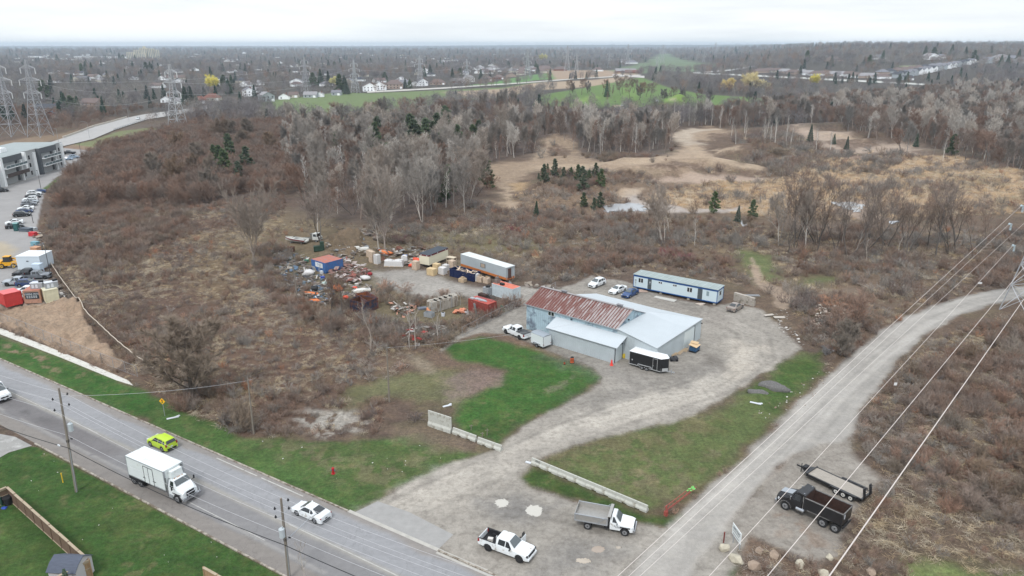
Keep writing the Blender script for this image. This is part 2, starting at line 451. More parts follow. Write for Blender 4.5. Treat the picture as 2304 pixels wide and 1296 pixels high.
reg('lawn',(120,118,92),[(1200,880),(1250,862),(1290,848),(1300,856),(1240,885),(1210,900)],.8,1.6,.8,0,1.6,.5)
reg('lawn',(112,116,76),[(775,872),(900,838),(1000,835),(1060,830),(1040,880),(1020,910),(900,908),(800,905)],3,4,.75,.15)
reg('',(140,120,112),[(1000,850),(1060,835),(1130,840),(1120,862),(1060,890),(1010,900)],1.5,2,.8,.2,2)
reg('',(156,142,122),[(905,795),(950,800),(985,835),(960,840),(920,815)],1.2,1.5,.8,.1)
reg('lawn',(94,108,60),[(1198,1040),(1300,1006),(1400,980),(1500,955),(1570,940),(1640,905),(1700,860),(1770,818),(1800,792),(1850,800),(1845,850),(1790,905),(1700,1000),(1620,1070),(1560,1118),(1520,1150),(1455,1155),(1330,1102)],2.0,1.8,1,0)
reg('lawn',(66,98,38),[(1690,880),(1770,825),(1850,790),(1850,840),(1790,890),(1740,925)],2,2,.8,0)
reg('lawn',(120,112,78),[(1230,1015),(1400,985),(1480,960),(1600,935),(1580,985),(1460,1030),(1290,1050)],2.0,4,.8,0,2.5,.25)
reg('lawn',(122,112,84),[(1300,1060),(1500,1040),(1620,1000),(1600,1040),(1500,1120),(1400,1100)],2.0,4,.7,0,2.5,.3)
reg('lawn',(124,114,86),[(560,990),(700,990),(860,1040),(980,1010),(960,1050),(840,1100),(700,1050)],2.0,4,.6,0,2.5,.35)
reg('lawn',(64,90,38),[(1168,1078),(1200,1050),(1330,1105),(1455,1158),(1530,1158),(1560,1160),(1500,1188),(1440,1180),(1300,1125),(1190,1098)],.8,.8,1,0)
reg('',(112,92,74),[(1560,1110),(1620,1060),(1720,975),(1800,890),(1850,850),(1890,800),(1905,812),(1830,905),(1720,1010),(1560,1140),(1500,1165),(1470,1150)],1.2,1.5,.95,.7)
reg('lawn',(58,86,32),[(1530,1310),(1560,1262),(1600,1213),(1645,1225),(1660,1320)],.9,.9,1,0)
reg('lawn',(116,132,72),[(2050,1310),(2095,1262),(2200,1275),(2330,1292),(2350,1320)],2,2,1,0)
reg('lawn',(108,124,70),[(1655,560),(1740,575),(1745,620),(1710,640),(1670,600)],3,3,.8,.25)
reg('lawn',(94,112,60),[(1790,630),(1830,622),(1890,626),(1860,640),(1800,645)],3,2,.7,.2)
reg('lawn',(60,94,38),[(-400,1060),(-60,1046),(60,1004),(83,1006),(640,1298),(760,1420),(-700,1420)],.25,.15,1,0)
reg('lawn',(76,104,46),[(-100,1160),(60,1180),(140,1296),(-100,1400)],2.5,3,.6,0)
reg('lawn',(84,104,50),[(200,1130),(330,1120),(420,1200),(330,1230),(240,1190)],2.5,3,.5,0)
# --- gravel yard and drive
GR=[(795,1152),(900,1097),(1000,1049),(1080,1023),(1130,1003),(1175,963),(1230,931),(1300,893),(1345,865),(1352,845),(1330,824),(1290,807),(1235,790),(1180,768),(1130,752),(1085,748),(1040,762),(992,792),(985,786),(1050,740),(1130,704),(1170,692),(1110,645),(1180,645),(1240,652),(1290,640),(1330,622),(1400,632),(1440,650),(1600,692),(1650,680),(1710,697),(1760,740),(1800,785),(1765,812),(1700,850),(1640,892),(1560,935),(1500,952),(1400,975),(1300,1000),(1200,1037),(1166,1075),(1185,1097),(1290,1125),(1400,1170),(1500,1192),(1560,1175),(1700,1150),(1640,1320),(1150,1320)]
reg('gravel_yard',(164,157,147),GR,.7,.9,1,0)
reg('gravel_yard',(166,160,152),[(830,615),(930,602),(965,612),(1010,632),(1100,648),(1180,648),(1215,655),(1160,668),(1060,668),(960,670),(870,650)],2,2,1,.0)
reg('gravel_yard',(126,122,118),[(1230,800),(1380,825),(1500,850),(1600,800),(1680,830),(1560,900),(1400,930),(1300,900),(1380,870)],4,4,.45,0)
reg('gravel_yard',(190,182,170),[(1120,1020),(1250,965),(1400,905),(1600,850),(1700,790),(1720,810),(1640,870),(1500,930),(1300,975),(1180,1010),(1130,1040)],1.5,3,.9,0,3)
reg('gravel_yard',(196,186,172),[(1640,770),(1720,780),(1700,830),(1640,850),(1620,800)],2,4,.85,0)
reg('gravel_yard',(188,180,168),[(820,1140),(960,1080),(1080,1040),(1130,1050),(1060,1120),(1000,1160),(900,1160)],2,4,.8,0)
reg('gravel_yard',(128,125,122),[(1070,1125),(1180,1115),(1250,1140),(1200,1175),(1120,1170)],1.5,1.5,.75,0,2)
reg('gravel_yard',(134,131,128),[(1240,1230),(1340,1215),(1400,1240),(1330,1290),(1200,1296)],2,2,.6,0,2)
reg('gravel_yard',(140,112,92),[(1130,752),(1180,770),(1270,805),(1260,812),(1170,778)],.8,1,.6,0,2)
reg('gravel_yard',(120,113,106),[(1600,800),(1640,810),(1650,840),(1600,830),(1570,815)],1.2,2,.6,0,2)
reg('gravel_yard',(142,134,126),[(1330,625),(1450,655),(1640,700),(1640,740),(1560,715),(1400,660)],2,2,.5,0)
reg('quarry_floor',(168,148,128),[(1690,580),(1706,600),(1716,630),(1760,650),(1800,655),(1790,680),(1765,700),(1745,690),(1740,668),(1700,640),(1692,610)],.7,.8,1,0)
reg('',(132,116,102),[(1790,655),(1900,650),(2010,640),(2010,652),(1890,668),(1790,676)],1.5,1.5,.8,.25)
# --- gravel road and pads
GRD=[(2700,618),(2304,643),(2200,659),(2100,686),(2040,712),(1990,742),(1900,812),(1800,902),(1700,1006),(1540,1152),(1500,1192),(1400,1300),(1380,1330),(1540,1330),(1560,1268),(1600,1212),(1640,1180),(1680,1130),(1780,1020),(1900,1000),(1917,965),(1942,918),(2002,830),(2072,760),(2150,712),(2230,687),(2304,668),(2700,640)]
reg('gravel_road',(172,167,160),GRD,.7,.7,1,0)
reg('gravel_yard',(158,150,140),[(1640,1182),(1740,1060),(1850,1000),(1915,990),(1925,1020),(1990,1080),(1975,1100),(1930,1150),(1890,1200),(1880,1250),(1830,1268),(1765,1236),(1700,1208)],.8,1,1,0)
reg('gravel_yard',(150,124,104),[(1740,1150),(1800,1170),(1870,1230),(1840,1245),(1760,1200)],1,1.5,.5,0,1.5,.4)
# --- construction lot on the left
reg('parking_lot',(168,165,163),[(-500,520),(-60,436),(16,418),(70,401),(150,375),(215,354),(208,364),(128,398),(104,420),(92,462),(82,520),(84,556),(92,600),(126,660),(110,690),(0,694),(-500,720)],.3,.2,1,0)
reg('parking_lot',(168,165,163),[(140,332),(232,342),(236,352),(212,358),(150,374)],.3,.2,1,0)
reg('parking_lot',(196,192,188),[(-60,430),(20,412),(70,397),(148,372),(146,378),(100,392),(60,406),(-60,448)],.3,.2,.9,0)
reg('parking_lot',(192,176,148),[(-100,540),(10,545),(40,560),(20,585),(-100,600)],2,2,.8,0)
reg('grass_field',(128,134,92),[(150,328),(210,316),(262,296),(330,288),(380,290),(330,318),(240,340)],2,2,.9,.1)
reg('grass_field',(150,124,104),[(150,322),(240,336),(234,342),(144,333)],1,1,.8,0)
reg('lawn',(88,112,56),[(92,428),(130,400),(130,408),(104,426)],.5,.4,1,0)
reg('grass_field',(150,128,104),[(-60,330),(60,310),(140,300),(180,290),(150,310),(60,330)],3,2,.8,.1)
reg('dirt',(174,150,126),[(-500,720),(-100,690),(60,682),(130,676),(170,684),(190,715),(215,752),(250,790),(275,812),(262,826),(200,808),(140,790),(80,765),(0,735),(-300,760)],.8,1.2,1,0)
reg('',(132,110,94),[(-300,705),(0,733),(80,765),(200,812),(280,842),(275,852),(0,742),(-300,712)],.8,.8,.9,.4)
reg('dirt',(128,110,90),[(720,540),(800,525),(830,545),(800,580),(740,575)],2,2,.6,.2)
PAVE=W([(-300,628),(0,738),(150,797),(288,856),(300,868),(262,856),(140,806),(0,752),(-300,640)])
def paint(x,y,want_tracks=True):
 x=np.asarray(x,float);y=np.asarray(y,float)
 n1=fbm(x,y,22,1);n2=fbm(x,y,6,2);n3=fbm(x,y,1.3,3,3);n4=fbm(x,y,60,4)
 def L(c):return np.array([lin(c[0]),lin(c[1]),lin(c[2])])
 base=np.empty(x.shape+(3,))
 a,b,c,d=L((102,86,76)),L((116,96,82)),L((112,104,96)),L((116,110,82))
 t=sst((n1-.38)/.25)[...,None];t2=sst((n4-.5)/.2)[...,None];t3=sst((n2-.55)/.15)[...,None]
 base[:]=a*(1-t)+b*t
 base=base*(1-.5*t2)+c*.5*t2
 base=base*(1-.4*t3)+d*.4*t3
 cls=np.zeros(x.shape,np.int8)
 br=np.ones(x.shape)
# town ground beyond: grey-green yards
 far=sst((y-480)/150)
 fg=L((74,76,74))*(0.85+.3*n1[...,None])
 base=base*(1-far[...,None]*.8)+fg*far[...,None]*.8
 for(k,col,P,f,jit,al_,brd,js,spot)in REG:
  lo=P.min(0)-3*f-jit*2;hi=P.max(0)+3*f+jit*2
  m=(x>lo[0])&(x<hi[0])&(y>lo[1])&(y<hi[1])
  if not m.any():continue
  xs,ys=x[m],y[m]
  sdv=sdist(xs,ys,P)+jit*2*(fbm(xs,ys,js,41+len(k),4)-.5)
  wgt=sst(sdv/(2*f)+.5)*al_
  if spot:wgt=wgt*sst((fbm(xs,ys,1.4,77,3)-(.3+.3*spot))/.12)
  cc=L(col)
  vv=(0.90+0.20*n2[m])[...,None]
  if k in('gravel_yard','gravel_road','dirt','quarry_floor'):
   vv=(0.82+0.24*n2[m]+.12*n3[m])[...,None]
  elif k=='lawn' or k=='golf_course':
   vv=(0.80+0.22*n2[m]+.2*n3[m])[...,None]
  base[m]=base[m]*(1-wgt[...,None])+cc*vv*wgt[...,None]
  if k=='lawn':
   q=(sst((n3[m]-.60)/.12)*sst((n2[m]-.42)/.2)*wgt*.45)[...,None]
   base[m]=base[m]*(1-q)+L((124,112,78))*q
  if k:
   cm=cls[m];cm[wgt>.5]=CLS.index(k);cls[m]=cm
  if brd is not None:
   bm_=br[m];bm_=bm_*(1-wgt)+brd*wgt;br[m]=bm_
# wheel tracks and drainage streaks on gravel
 for(pl,wd,amp)in TRK:
  lo=pl.min(0)-wd;hi=pl.max(0)+wd
  m=(x>lo[0])&(x<hi[0])&(y>lo[1])&(y<hi[1])&((cls==2)|(cls==1))
  if not m.any():continue
  d_=lined(x[m],y[m],pl)
  s_=(vn(d_*3.1,(x[m]+y[m])*.10,1.0,91)-.5)*.6+np.cos(d_*2*PI/1.9)*.22+(vn(d_*1.3,(x[m]-y[m])*.12,1.0,95)-.5)*1.3
  wgt=sst(1.2-d_/wd)
  base[m]*=(1+amp*s_*wgt)[...,None]
 lum=base.mean(-1,keepdims=True)
 ds=np.where(cls==3,.16,.08)[...,None]
 base=base*(1-ds)+lum*ds
 return base,cls,br
CLS=['','gravel_yard','gravel_road','lawn','parking_lot','golf_course','grass_field','quarry_floor','dirt']
TRK=[(W([(2600,629),(2304,655),(2180,680),(2080,720),(1970,800),(1870,890),(1740,1030),(1600,1160),(1470,1310)]),4.5,.30),(W([(820,1190),(1000,1100),(1130,1040),(1280,970),(1450,910),(1600,870),(1700,800),(1690,750),(1600,705),(1450,665),(1330,640)]),5.0,.28),(W([(900,1210),(1050,1150),(1250,1160),(1400,1200),(1500,1210)]),4.0,.18),(W([(1400,880),(1360,830),(1250,798),(1150,762),(1100,735),(1180,690),(1180,660),(1050,655),(900,635)]),3.0,.22),(W([(1480,1230),(1600,1150),(1750,1060),(1880,1010)]),3.0,.15)]
def ground_mat(name,fine,coarse,bump,mix=0.0,mcol=(158,142,108),dark=0.0):
 m=bpy.data.materials.new(name);m.use_nodes=True
 nt=m.node_tree;b=nt.nodes['Principled BSDF']
 b.inputs['Roughness'].default_value=0.95;b.inputs['Specular IOR Level'].default_value=0.12
 at=nt.nodes.new('ShaderNodeAttribute');at.attribute_name='Col'
 tc=nt.nodes.new('ShaderNodeTexCoord')
 last=at.outputs['Color']
 for sc_,am in((8.0,fine),(2.3,fine),(.8,fine*.6),(0.22,coarse)):
  n=nt.nodes.new('ShaderNodeTexNoise');n.inputs['Scale'].default_value=sc_;n.inputs['Detail'].default_value=4
  n.inputs['Roughness'].default_value=.7
  nt.links.new(tc.outputs['Object'],n.inputs['Vector'])
  r=nt.nodes.new('ShaderNodeMapRange');r.inputs[1].default_value=.32;r.inputs[2].default_value=.68
  r.inputs[3].default_value=1-am;r.inputs[4].default_value=1+am
  nt.links.new(n.outputs[0],r.inputs[0])
  s=nt.nodes.new('ShaderNodeVectorMath');s.operation='SCALE'
  nt.links.new(last,s.inputs[0]);nt.links.new(r.outputs[0],s.inputs['Scale']);last=s.outputs[0]
  if sc_==2.3:
   bp=nt.nodes.new('ShaderNodeBump');bp.inputs['Strength'].default_value=bump;bp.inputs['Distance'].default_value=.15
   nt.links.new(n.outputs[0],bp.inputs['Height']);nt.links.new(bp.outputs[0],b.inputs['Normal'])
 for(amt,col,s1,seed)in((mix,al(*mcol),.45,3.0),(dark,al(92,84,76),1.3,11.0)):
  if not amt:continue
  mp=nt.nodes.new('ShaderNodeMapping');mp.inputs['Location'].default_value=(seed,seed*2,0);nt.links.new(tc.outputs['Object'],mp.inputs[0])
  n=nt.nodes.new('ShaderNodeTexNoise');n.inputs['Scale'].default_value=s1;n.inputs['Detail'].default_value=8;n.inputs['Roughness'].default_value=.72
  nt.links.new(mp.outputs[0],n.inputs['Vector'])
  r=nt.nodes.new('ShaderNodeMapRange');r.inputs[1].default_value=.47;r.inputs[2].default_value=.66;r.inputs[4].default_value=amt
  nt.links.new(n.outputs[0],r.inputs[0])
  m2=nt.nodes.new('ShaderNodeMix');m2.data_type='RGBA';nt.links.new(r.outputs[0],m2.inputs[0]);nt.links.new(last,m2.inputs[6]);m2.inputs[7].default_value=(*col,1);last=m2.outputs[2]
 nt.links.new(last,b.inputs['Base Color'])
 return m
GM={'':ground_mat('soil and dead grass',.30,.14,.8,.26,(160,138,114),.5),'gravel_yard':ground_mat('yard gravel',.12,.09,.25,.4,(194,188,178),.4),'gravel_road':ground_mat('road gravel',.08,.05,.12,.4,(200,194,184),.1),'lawn':ground_mat('lawn grass',.30,.18,.5,.24,(132,128,80),.15),'parking_lot':ground_mat('worn lot asphalt',.04,.05,.03),'golf_course':ground_mat('mown grass',.12,.12,.3,.3,(150,146,104)),'grass_field':ground_mat('field grass',.15,.10,.3),'quarry_floor':ground_mat('sand and clay',.12,.12,.3,.5,(196,174,154),.25),'dirt':ground_mat('heaped earth',.16,.14,.9,.4,(178,148,124),.45)}
# one sheet on a fan-shaped grid: fine near the camera, coarser with distance
NC,NR=860,1000
ang=np.linspace(-R(52),R(52),NC)
rr_=np.concatenate([[34.0],np.geomspace(42.0,900.0,760),np.geomspace(906.0,16000.0,NR-761)])
NR=len(rr_)
X=(rr_[:,None]*np.tan(ang)[None,:]);Y=np.repeat(rr_[:,None],NC,1)
col_,cls_,br_=paint(X,Y)
Z=hgt(X,Y)
uneven=(fbm(X,Y,3.0,61,3)-.5)*0.35*((cls_==0)*np.minimum(br_,1))
uneven=uneven*sst((sdist(X.ravel(),Y.ravel(),W([(-700,600),(0,735),(290,850),(560,970),(800,1130),(1150,1330),(560,1420),(-900,1400)])).reshape(X.shape)*-1-1)/3)
uneven=np.where(cls_==8,(fbm(X,Y,5.0,63,5)-.5)*5.0+np.abs(fbm(X,Y,1.6,64,3)-.5)*.8,uneven)
Zg=Z+uneven
idx=np.arange(NR*NC).reshape(NR,NC)
quads=np.stack([idx[:-1,:-1],idx[:-1,1:],idx[1:,1:],idx[1:,:-1]],-1).reshape(-1,4)
fc=cls_[:-1,:-1].reshape(-1)
V=np.stack([X,Y,Zg],-1).reshape(-1,3)
CV=np.concatenate([np.clip(col_*KA,0,1).reshape(-1,3),np.ones((NR*NC,1))],1).astype(np.float32)
GNAMES={'':'ground','dirt':'dirt_ground'}
for ci,cn_ in enumerate(CLS):
 q=quads[fc==ci]
 if not len(q):continue
 used,inv=np.unique(q,return_inverse=True)
 me=npmesh('ground_sheet',V[used],inv.reshape(q.shape),GM[cn_])
 ca=me.color_attributes.new('Col','FLOAT_COLOR','POINT')
 ca.data.foreach_set('color',CV[used].ravel())
 me.polygons.foreach_set('use_smooth',np.ones(len(q),bool))
 o=bpy.data.objects.new(GNAMES.get(cn_,cn_),me);C.objects.link(o)
 o['kind']='structure'
# the land behind and beside the camera, so that light and side views meet ground
mb=MB()
k52=math.tan(R(52))
mb.add([(-16000*k52,16000,hgt(np.array(-16000*k52),np.array(16000.)).item()),(-34*k52,34,0),(34*k52,34,0),(16000*k52,16000,hgt(np.array(16000*k52),np.array(16000.)).item()),(22000,-3000,0),(-22000,-3000,0)],[(0,5,1),(1,5,4,2),(2,4,3)])
o=mb.build('ground',mat('distant earth',al(104,98,82),.95,noise=.2,nscale=.05));o['kind']='structure'
# -- main road, kerbs, markings, pavement
RA=R(-32.0)
ax_=Vector((math.cos(RA),math.sin(RA),0));pn_=Vector((-math.sin(RA),math.cos(RA),0))
O_=Vector((*g0(600,1072),0))
def RW(s,t,z=0.0):
 p=O_+ax_*s+pn_*t
 return(p.x,p.y,z)
def rcoord(u,v):
 p=Vector((*g0(u,v),0))-O_
 return p.dot(ax_),p.dot(pn_)
ROAD_N=0.0
ROAD_S=rcoord(360,1146)[1]
ROAD_C=rcoord(470,1096)[1]
DW0,DW1=rcoord(790,1145)[0],rcoord(985,1240)[0]
def road_mat():
 m=bpy.data.materials.new('worn asphalt');m.use_nodes=True
 nt=m.node_tree;b=nt.nodes['Principled BSDF'];b.inputs['Roughness'].default_value=.85;b.inputs['Specular IOR Level'].default_value=.3
 at=nt.nodes.new('ShaderNodeAttribute');at.attribute_name='Col'
 tc=nt.nodes.new('ShaderNodeTexCoord');last=at.outputs['Color']
 for sc_,am,st in((14.0,.10,(1,1,1)),(1.6,.07,(1,1,1)),(.9,.05,(.12,1.4,1))):
  mp=nt.nodes.new('ShaderNodeMapping');mp.inputs['Rotation'].default_value=(0,0,-RA if st[0]!=1 else 0);mp.inputs['Scale'].default_value=st
  n=nt.nodes.new('ShaderNodeTexNoise');n.inputs['Scale'].default_value=sc_;n.inputs['Detail'].default_value=5
  nt.links.new(tc.outputs['Object'],mp.inputs[0]);nt.links.new(mp.outputs[0],n.inputs['Vector'])
  r=nt.nodes.new('ShaderNodeMapRange');r.inputs[1].default_value=.3;r.inputs[2].default_value=.7;r.inputs[3].default_value=1-am;r.inputs[4].default_value=1+am
  nt.links.new(n.outputs[0],r.inputs[0])
  s=nt.nodes.new('ShaderNodeVectorMath');s.operation='SCALE'
  nt.links.new(last,s.inputs[0]);nt.links.new(r.outputs[0],s.inputs['Scale']);last=s.outputs[0]
# fine tar cracks
 vo=nt.nodes.new('ShaderNodeTexVoronoi');vo.feature='DISTANCE_TO_EDGE';vo.inputs['Scale'].default_value=.22
 nz=nt.nodes.new('ShaderNodeTexNoise');nz.inputs['Scale'].default_value=.7;nz.inputs['Detail'].default_value=4
 ad=nt.nodes.new('ShaderNodeMix');ad.data_type='RGBA';ad.blend_type='LINEAR_LIGHT';ad.inputs[0].default_value=1.2
 nt.links.new(tc.outputs['Object'],nz.inputs['Vector']);nt.links.new(tc.outputs['Object'],ad.inputs[6]);nt.links.new(nz.outputs['Color'],ad.inputs[7]);nt.links.new(ad.outputs[2],vo.inputs['Vector'])
 r=nt.nodes.new('ShaderNodeMapRange');r.inputs[1].default_value=0.004;r.inputs[2].default_value=.010;r.inputs[3].default_value=.86;r.inputs[4].default_value=1
 nt.links.new(vo.outputs['Distance'],r.inputs[0])
 s=nt.nodes.new('ShaderNodeVectorMath');s.operation='SCALE'
 nt.links.new(last,s.inputs[0]);nt.links.new(r.outputs[0],s.inputs['Scale']);last=s.outputs[0]
 nt.links.new(last,b.inputs['Base Color'])
 return m
S=np.arange(-420,170,.5);T=np.concatenate([np.arange(ROAD_S,ROAD_N,.22),[ROAD_N]])
SS,TT=np.meshgrid(S,T,indexing='ij')
def Ls(c):return np.array([lin(q)for q in c])
rc=np.empty(SS.shape+(3,))
nn=fbm(SS,TT,5,201);ns=fbm(SS*.12,TT*1.5,2.2,205)
north=Ls((158,158,160));south=Ls((140,138,138));dark=Ls((122,118,118));grit=Ls((150,142,134));lt=Ls((178,174,168))
hw_n=ROAD_N-ROAD_C;hw_s=ROAD_C-ROAD_S
fN=sst((TT-ROAD_C)/.5+.5)[...,None]
rc[:]=south*(1-fN)+north*fN
d_old=(sst((rcoord(300,1020)[0]-SS)/3)*sst((ROAD_C-.3-TT)/.4)*sst((TT-ROAD_S-1.9)/.6)*(.55+.5*nn))[...,None]
rc=rc*(1-d_old)+dark*d_old
seam=(np.exp(-((TT-ROAD_C-(fbm(SS,TT*0,9,210)-.5)*.5)/.35)**2)*.8)[...,None]
rc=rc*(1-seam)+Ls((168,163,154))*seam
gN=(sst((TT-ROAD_N+1.3+(nn-.5)*1.4)/.8)*.75)[...,None]
rc=rc*(1-gN)+grit*gN
gS=(sst((ROAD_S+2.2+(nn-.5)*.8-TT)/.5)*.75)[...,None]
rc=rc*(1-gS)+grit*.92*gS
edge=(np.exp(-((TT-ROAD_S-2.35)/.22)**2)*.55*(fbm(SS,TT,3,214)>.38))[...,None]
rc=rc*(1-edge)+lt*edge
rc*=(.93+.14*ns)[...,None]
for(cs,ct,ls,lt_,k)in((rcoord(145,905)[0],rcoord(60,925)[1],5,.8,.78),(rcoord(70,930)[0],rcoord(70,930)[1],4,.7,.75),(rcoord(230,1010)[0],rcoord(230,1010)[1],3.2,1.1,1.1),(rcoord(30,885)[0],rcoord(30,885)[1],7,.5,.85)):
 q=(np.exp(-(((SS-cs)/ls)**2+((TT-ct)/lt_)**2))*sst((nn-.35)/.2))[...,None]
 rc=rc*(1-q)+rc*k*q
idr=np.arange(SS.size).reshape(SS.shape)
qr=np.stack([idr[:-1,:-1],idr[1:,:-1],idr[1:,1:],idr[:-1,1:]],-1).reshape(-1,4)
Vr=np.stack([O_.x+ax_.x*SS+pn_.x*TT,O_.y+ax_.y*SS+pn_.y*TT,np.full(SS.shape,.012)],-1).reshape(-1,3)
me=npmesh('road',Vr,qr,road_mat())
ca=me.color_attributes.new('Col','FLOAT_COLOR','POINT')
ca.data.foreach_set('color',np.concatenate([np.clip(rc*KA,0,1).reshape(-1,3),np.ones((SS.size,1))],1).astype(np.float32).ravel())
o=bpy.data.objects.new('road',me);C.objects.link(o);o['kind']='structure'
conc=mat('kerb concrete',al(186,178,166),.85,noise=.22,nscale=1.2,dirt=(al(130,118,104),.5,1.5))
mb=MB()
def strip(s0,s1,t0,t1,z0,z1,step=3.0):
 s=s0
 while s<s1-.01:
  e=min(s+step,s1)
  p=[RW(s,t0),RW(e,t0),RW(e,t1),RW(s,t1)]
  mb.prism([(q[0],q[1])for q in p],z0,z1);s=e+.02
strip(-420,DW0,ROAD_N+.003,ROAD_N+.20,-.1,.13)
strip(DW1,170,ROAD_N+.003,ROAD_N+.20,-.1,.13)
strip(rcoord(75,1000)[0],170,ROAD_S-.20,ROAD_S-.003,-.1,.13)
strip(-420,rcoord(-190,880)[0],ROAD_S-.20,ROAD_S-.003,-.1,.13)
o=mb.build('kerb',conc);o['kind']='structure'
# bright gutter edge where the drive meets the road
mb=MB();mb.slab([RW(DW0,.003,.02),RW(DW1+6,.003,.02),RW(DW1+6,.45,.02),RW(DW0,.45,.02)],.1)
mb.slab([RW(DW1,-.34,.018),RW(DW1+40,-.34,.018),RW(DW1+40,-.02,.018),RW(DW1,-.02,.018)],.004)
o=mb.build('gutter',mat('gutter concrete',al(196,192,184),.85,noise=.15,nscale=1.5));o['kind']='structure'
# faded paint
mb=MB()
def dash(s0,s1,t,wd,z=.017):
 mb.quad(RW(s0,t-wd/2,z),RW(s1,t-wd/2,z),RW(s1,t+wd/2,z),RW(s0,t+wd/2,z))
for(u0,v0,u1,v1)in((500,1024,562,1050),(600,1068,692,1110),(562,1052,590,1064)):
 s0,t0=rcoord(u0,v0);s1,t1=rcoord(u1,v1);dash(s0,s1,ROAD_N-.55,.16)
dash(rcoord(430,1110)[0],rcoord(620,1200)[0],ROAD_S+2.6,.09)
dash(-150,rcoord(200,985)[0],ROAD_C+.1,.07)
s0,t0=rcoord(650,1178);s1,_t=rcoord(900,1300);dash(s0,s1+30,ROAD_C+.15,.12)
o=mb.build('road_markings',mat('faded road paint',al(196,194,188),.8,noise=.25,nscale=2.0));o['kind']='structure'
# pavement (ends raggedly in the brush)
mb=MB();mb.prism([tuple(p)for p in PAVE],-.1,.05)
o=mb.build('pavement',mat('pavement concrete',al(222,219,210),.85,noise=.12,nscale=.8,dirt=(al(150,132,116),.15,2.0)));o['kind']='structure'
# drive aprons
mb=MB();p=[g0(*q)for q in((-260,930),(-60,965),(34,983),(72,1003),(20,1018),(-40,1052),(-260,1060))]
mb.prism([(q[0],q[1])for q in p],-.1,.022)
o=mb.build('driveway',mat('driveway asphalt',al(166,164,160),.85,noise=.15,nscale=.8,dirt=(al(196,194,190),.3,.6)));o['kind']='structure'
mb=MB();p=[g0(*q)for q in((800,1152),(850,1128),(920,1152),(1020,1203),(985,1237))]
mb.prism([(q[0],q[1])for q in p],-.1,.016)
o=mb.build('driveway',mat('apron asphalt',al(170,168,165),.85,noise=.12,nscale=1.0));o['kind']='structure'
# -- far roads
def ribbon(name,left,right,col,z=.06,rail=False):
 n=len(left);mb=MB()
 def res(P):
  out=[]
  for a,b in zip(P[:-1],P[1:]):
   for i in range(6):
    t=i/6;out.append((a[0]+(b[0]-a[0])*t,a[1]+(b[1]-a[1])*t))
  out.append(P[-1]);return out
 A=[G(*p)for p in res(left)];B=[G(*p)for p in res(right)]
 vs=[];fs=[]
 for i,(a,b)in enumerate(zip(A,B)):
  vs+=[(a.x,a.y,a.z+z),(b.x,b.y,b.z+z)]
  if i:fs.append((2*i-2,2*i,2*i+1,2*i-1))
 mb.add(vs,fs)
 o=mb.build(name,mat('far road '+str(col),al(*col),.9,noise=.08,nscale=.3));o['kind']='structure'
 return A,B
FRA,FRB=ribbon('far_road',[(-40,372),(142,312),(210,287),(286,266),(325,258),(409,247),(485,235),(540,227)],[(-40,400),(144,330),(210,314),(257,294),(330,270),(446,251),(490,240),(552,231)],(184,181,178),.35)
ribbon('far_road',[(826,206),(1000,197),(1170,186),(1290,177),(1442,168)],[(826,209.5),(1000,200),(1170,188.5),(1290,179),(1442,170)],(206,202,194),.3)
ribbon('far_road',[(1560,163),(1640,157),(1700,148)],[(1560,166),(1640,159.5),(1700,150)],(204,204,202),.3)
ribbon('far_road',[(1560,163),(1700,169),(1800,174),(1900,179),(2000,184),(2100,190)],[(1560,166),(1700,172.5),(1800,177.5),(1900,183),(2000,188),(2100,193)],(206,206,200),.3)
ribbon('far_road',[(1380,167),(1450,171)],[(1376,170),(1450,176)],(204,198,192),.3)
# -- water
def water_mat(name,col,rough=.08):
 m=mat(name,col,rough,spec=.8,bump=.05,bscale=2.0);return m
def pool(name,pts,col,z=.014,jag=.25,seed=1,rough=.25,k=None):
 P=[Vector((*gt(u,v),))for u,v in pts];out=[];r=random.Random(seed)
 n=len(P)
 for i in range(n):
  a,b=P[i],P[(i+1)%n]
  for j in range(4):
   t=j/4;q=a.lerp(b,t);out.append((q.x+r.uniform(-jag,jag),q.y+r.uniform(-jag,jag)))
 zz=max(p.z for p in P)+z
 mb=MB();mb.add([(p[0],p[1],zz)for p in out],[tuple(range(len(out)))])
 o=mb.build(name,water_mat('muddy water '+str(col),al(*col),rough));o['kind']='structure';return o
def ell(u,v,a,b,n=10):return[(u+a*math.cos(2*PI*i/n),v-b*math.sin(2*PI*i/n))for i in range(n)]
pool('puddle',ell(1129,1132,16,10),(208,203,192),seed=1,jag=.16)
pool('puddle',ell(1201,1149,20,13),(208,203,192),seed=2,jag=.18)
pool('puddle',ell(1312,1262,18,6),(196,182,164),seed=3,jag=.1)
pool('puddle',ell(1346,1236,16,8),(178,162,146),seed=4,jag=.09)
pool('puddle',ell(1392,1232,7,3),(190,178,162),seed=5,jag=.06)
pool('pond',[(1352,470),(1380,462),(1420,458),(1440,462),(1460,472),(1440,478),(1400,477),(1365,478)],(176,178,180),.15,1.6,6)
pool('pond',[(1665,496),(1685,496),(1683,508),(1672,510)],(200,204,208),.12,.5,7)
pool('pond',[(1878,459),(1905,457),(1948,462),(1952,470),(1930,478),(1895,470)],(190,190,190),.15,1.6,8)
pool('pond',[(2000,500),(2020,496),(2022,500),(2004,506)],(196,200,206),.12,.5,9)
